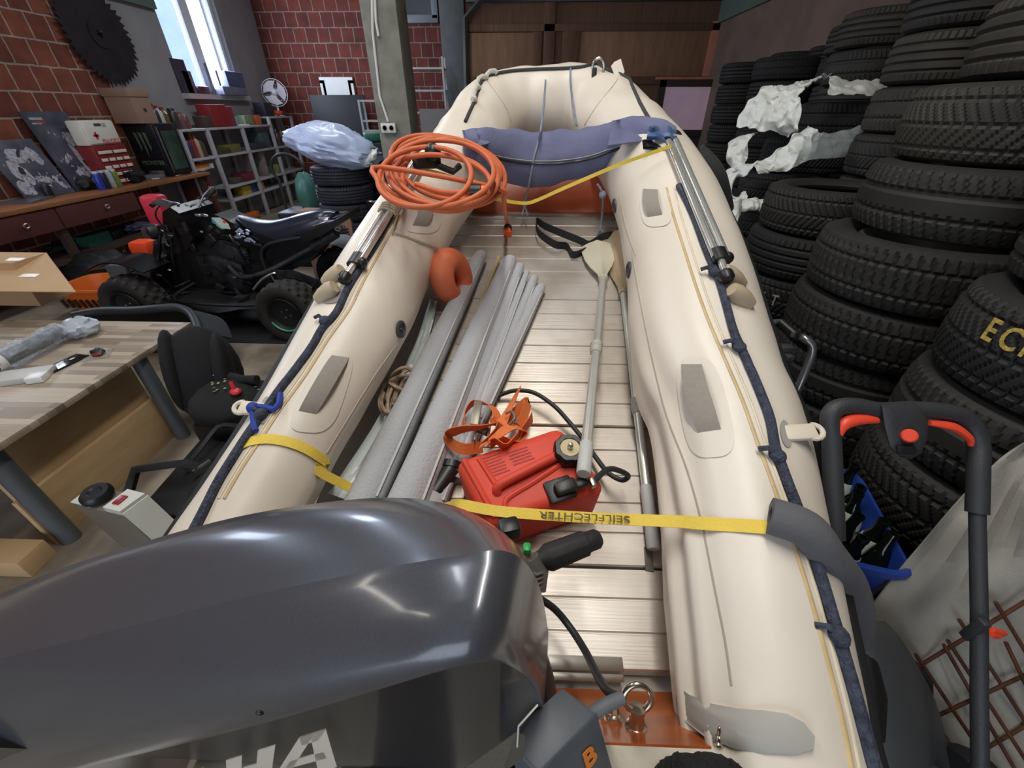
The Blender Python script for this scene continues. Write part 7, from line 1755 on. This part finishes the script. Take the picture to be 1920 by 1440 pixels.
mk('top_plate', M().prism([mc4[0].lerp(mc4[3], .68)+tpz, mc4[1].lerp(mc4[2], .68)+tpz, mc4[2]+tpz, mc4[3]+tpz], (0, 0, .03)), m_mch, mch)
sd = [mc4[3]+V((.004, -.002, .02)), mc4[2]+V((.004, .002, .02)), bt_[2].lerp(mc4[2], .4)+V((.02, 0, 0)), bt_[3].lerp(mc4[3], .4)+V((.02, 0, 0))]
mk('side_plate', M().prism(sd, (.006, -.002, .0)), m_mch, mch)
kp = PZ(186, 932, .47); mk('knob', M().lathe([(.05, 0), (.062, .012), (.062, .03), (.05, .045), (.03, .045), (.022, .038), (0, .038)], kp, (.1, -.1, 1), 24), m_black, mch)
rp_ = mc4[0].lerp(mc4[3], .8).lerp(mc4[1].lerp(mc4[2], .8), .45)+V((0, 0, .036))
mk('rocker_switch', M().box(rp_, (.05, .035, .012), basis(mc4[1]-mc4[0], mc4[3]-mc4[0]), bev=.003), mat('dark red switch', (150, 36, 40), .3), mch)
# ---- behind the quad
m_cb3 = mat('pinkish brown cardboard', (160, 122, 106), .85, var=.12)
for (u0, v0, u1, v1, y, nm, lab, c) in ((556, 396, 668, 470, 5.25, 'cardboard_carton', 'large brown carton behind the quad seat', m_cb3),):
    a, b = PY(u0, v0, y), PY(u1, v1, y); tag(mk(nm, M().box(((a.x+b.x)/2, y+.12, (a.z)/2), (b.x-a.x, .22, a.z), bev=.006), c), lab, 'cardboard box')
a, b = PY(642, 438, 4.75), PY(676, 462, 4.75)
tag(mk('pink_flap', M().hexab([V((a.x, 4.78, 0)), V((b.x, 4.7, 0)), V((b.x, 4.76, 0)), V((a.x, 4.84, 0)), V((a.x, 4.78, a.z-.1)), V((b.x, 4.7, a.z-.06)), V((b.x, 4.76, a.z-.06)), V((a.x, 4.84, a.z-.1))], .004), mat('pinkish card', (206, 160, 150), .8)), 'pinkish card leaning by the quad rear wheel', 'card')
rg = Q(0, QT, .62)
m = M().sheet([[Q(-.28+.56*i/10, QT-.2+.4*j/6, .32+math.sqrt(max(.0, .115-(-.28+.56*i/10)**2))+.035+.025*noise.noise(V((i*.5, j*.6, 2)))) for j in range(7)] for i in range(11)], .006)
tag(mk('grey_rag', m, mat('pale grey rag', (156, 160, 168), .9, var=.25, bump=.2)), 'pale grey rag thrown over the far rear wheel of the quad', 'rag')
# ================================================================ LIGHT
w = bpy.data.worlds.new('w'); SC.world = w; w.use_nodes = True
bg = w.node_tree.nodes['Background']; bg.inputs[0].default_value = (.78, .87, 1, 1); bg.inputs[1].default_value = 3.0
def area(name, loc, rot, sx, sy, e, c):
    l = bpy.data.lights.new(name, 'AREA'); l.shape = 'RECTANGLE'; l.size = sx; l.size_y = sy; l.energy = e; l.color = c
    o = bpy.data.objects.new(name, l); COL.objects.link(o); o.location = loc; o.rotation_euler = rot; return o
area('ceiling_lamp_light', (-2.6, 2.6, 4.8), (0, 0, .12), .22, 3.0, 70, (.95, .97, 1))
area('ceiling_lamp_light', (.1, .9, 4.8), (0, 0, .12), .22, 3.0, 95, (1, .95, .88))
area('ceiling_lamp_light', (-3.0, 7.5, 4.8), (0, 0, 0), .22, 3.0, 70, (.9, .95, 1))
area('ceiling_lamp_light', (-5.9, -.4, 4.75), (0, 0, 1.2), .2, 1.6, 30, (1, .94, .85))
area('window_daylight', (WL+.05, (VY0+VY1)/2, (VZ0+VZ1)/2), (0, -PI/2, 0), VZ1-VZ0-.2, VY1-VY0-.2, 30, (.72, .82, 1))  # lamp in the unseen window added for the cowl highlight
area('window_daylight', (WL+.05, (WY0+WY1)/2, (WZ0+WZ1)/2), (0, -PI/2, 0), WZ1-WZ0-.2, WY1-WY0-.2, 160, (.72, .82, 1))
vs = SC.view_settings; vs.view_transform = 'Standard'; vs.look = 'None'; vs.gamma = 1; vs.exposure = .0; vs.use_curve_mapping = False
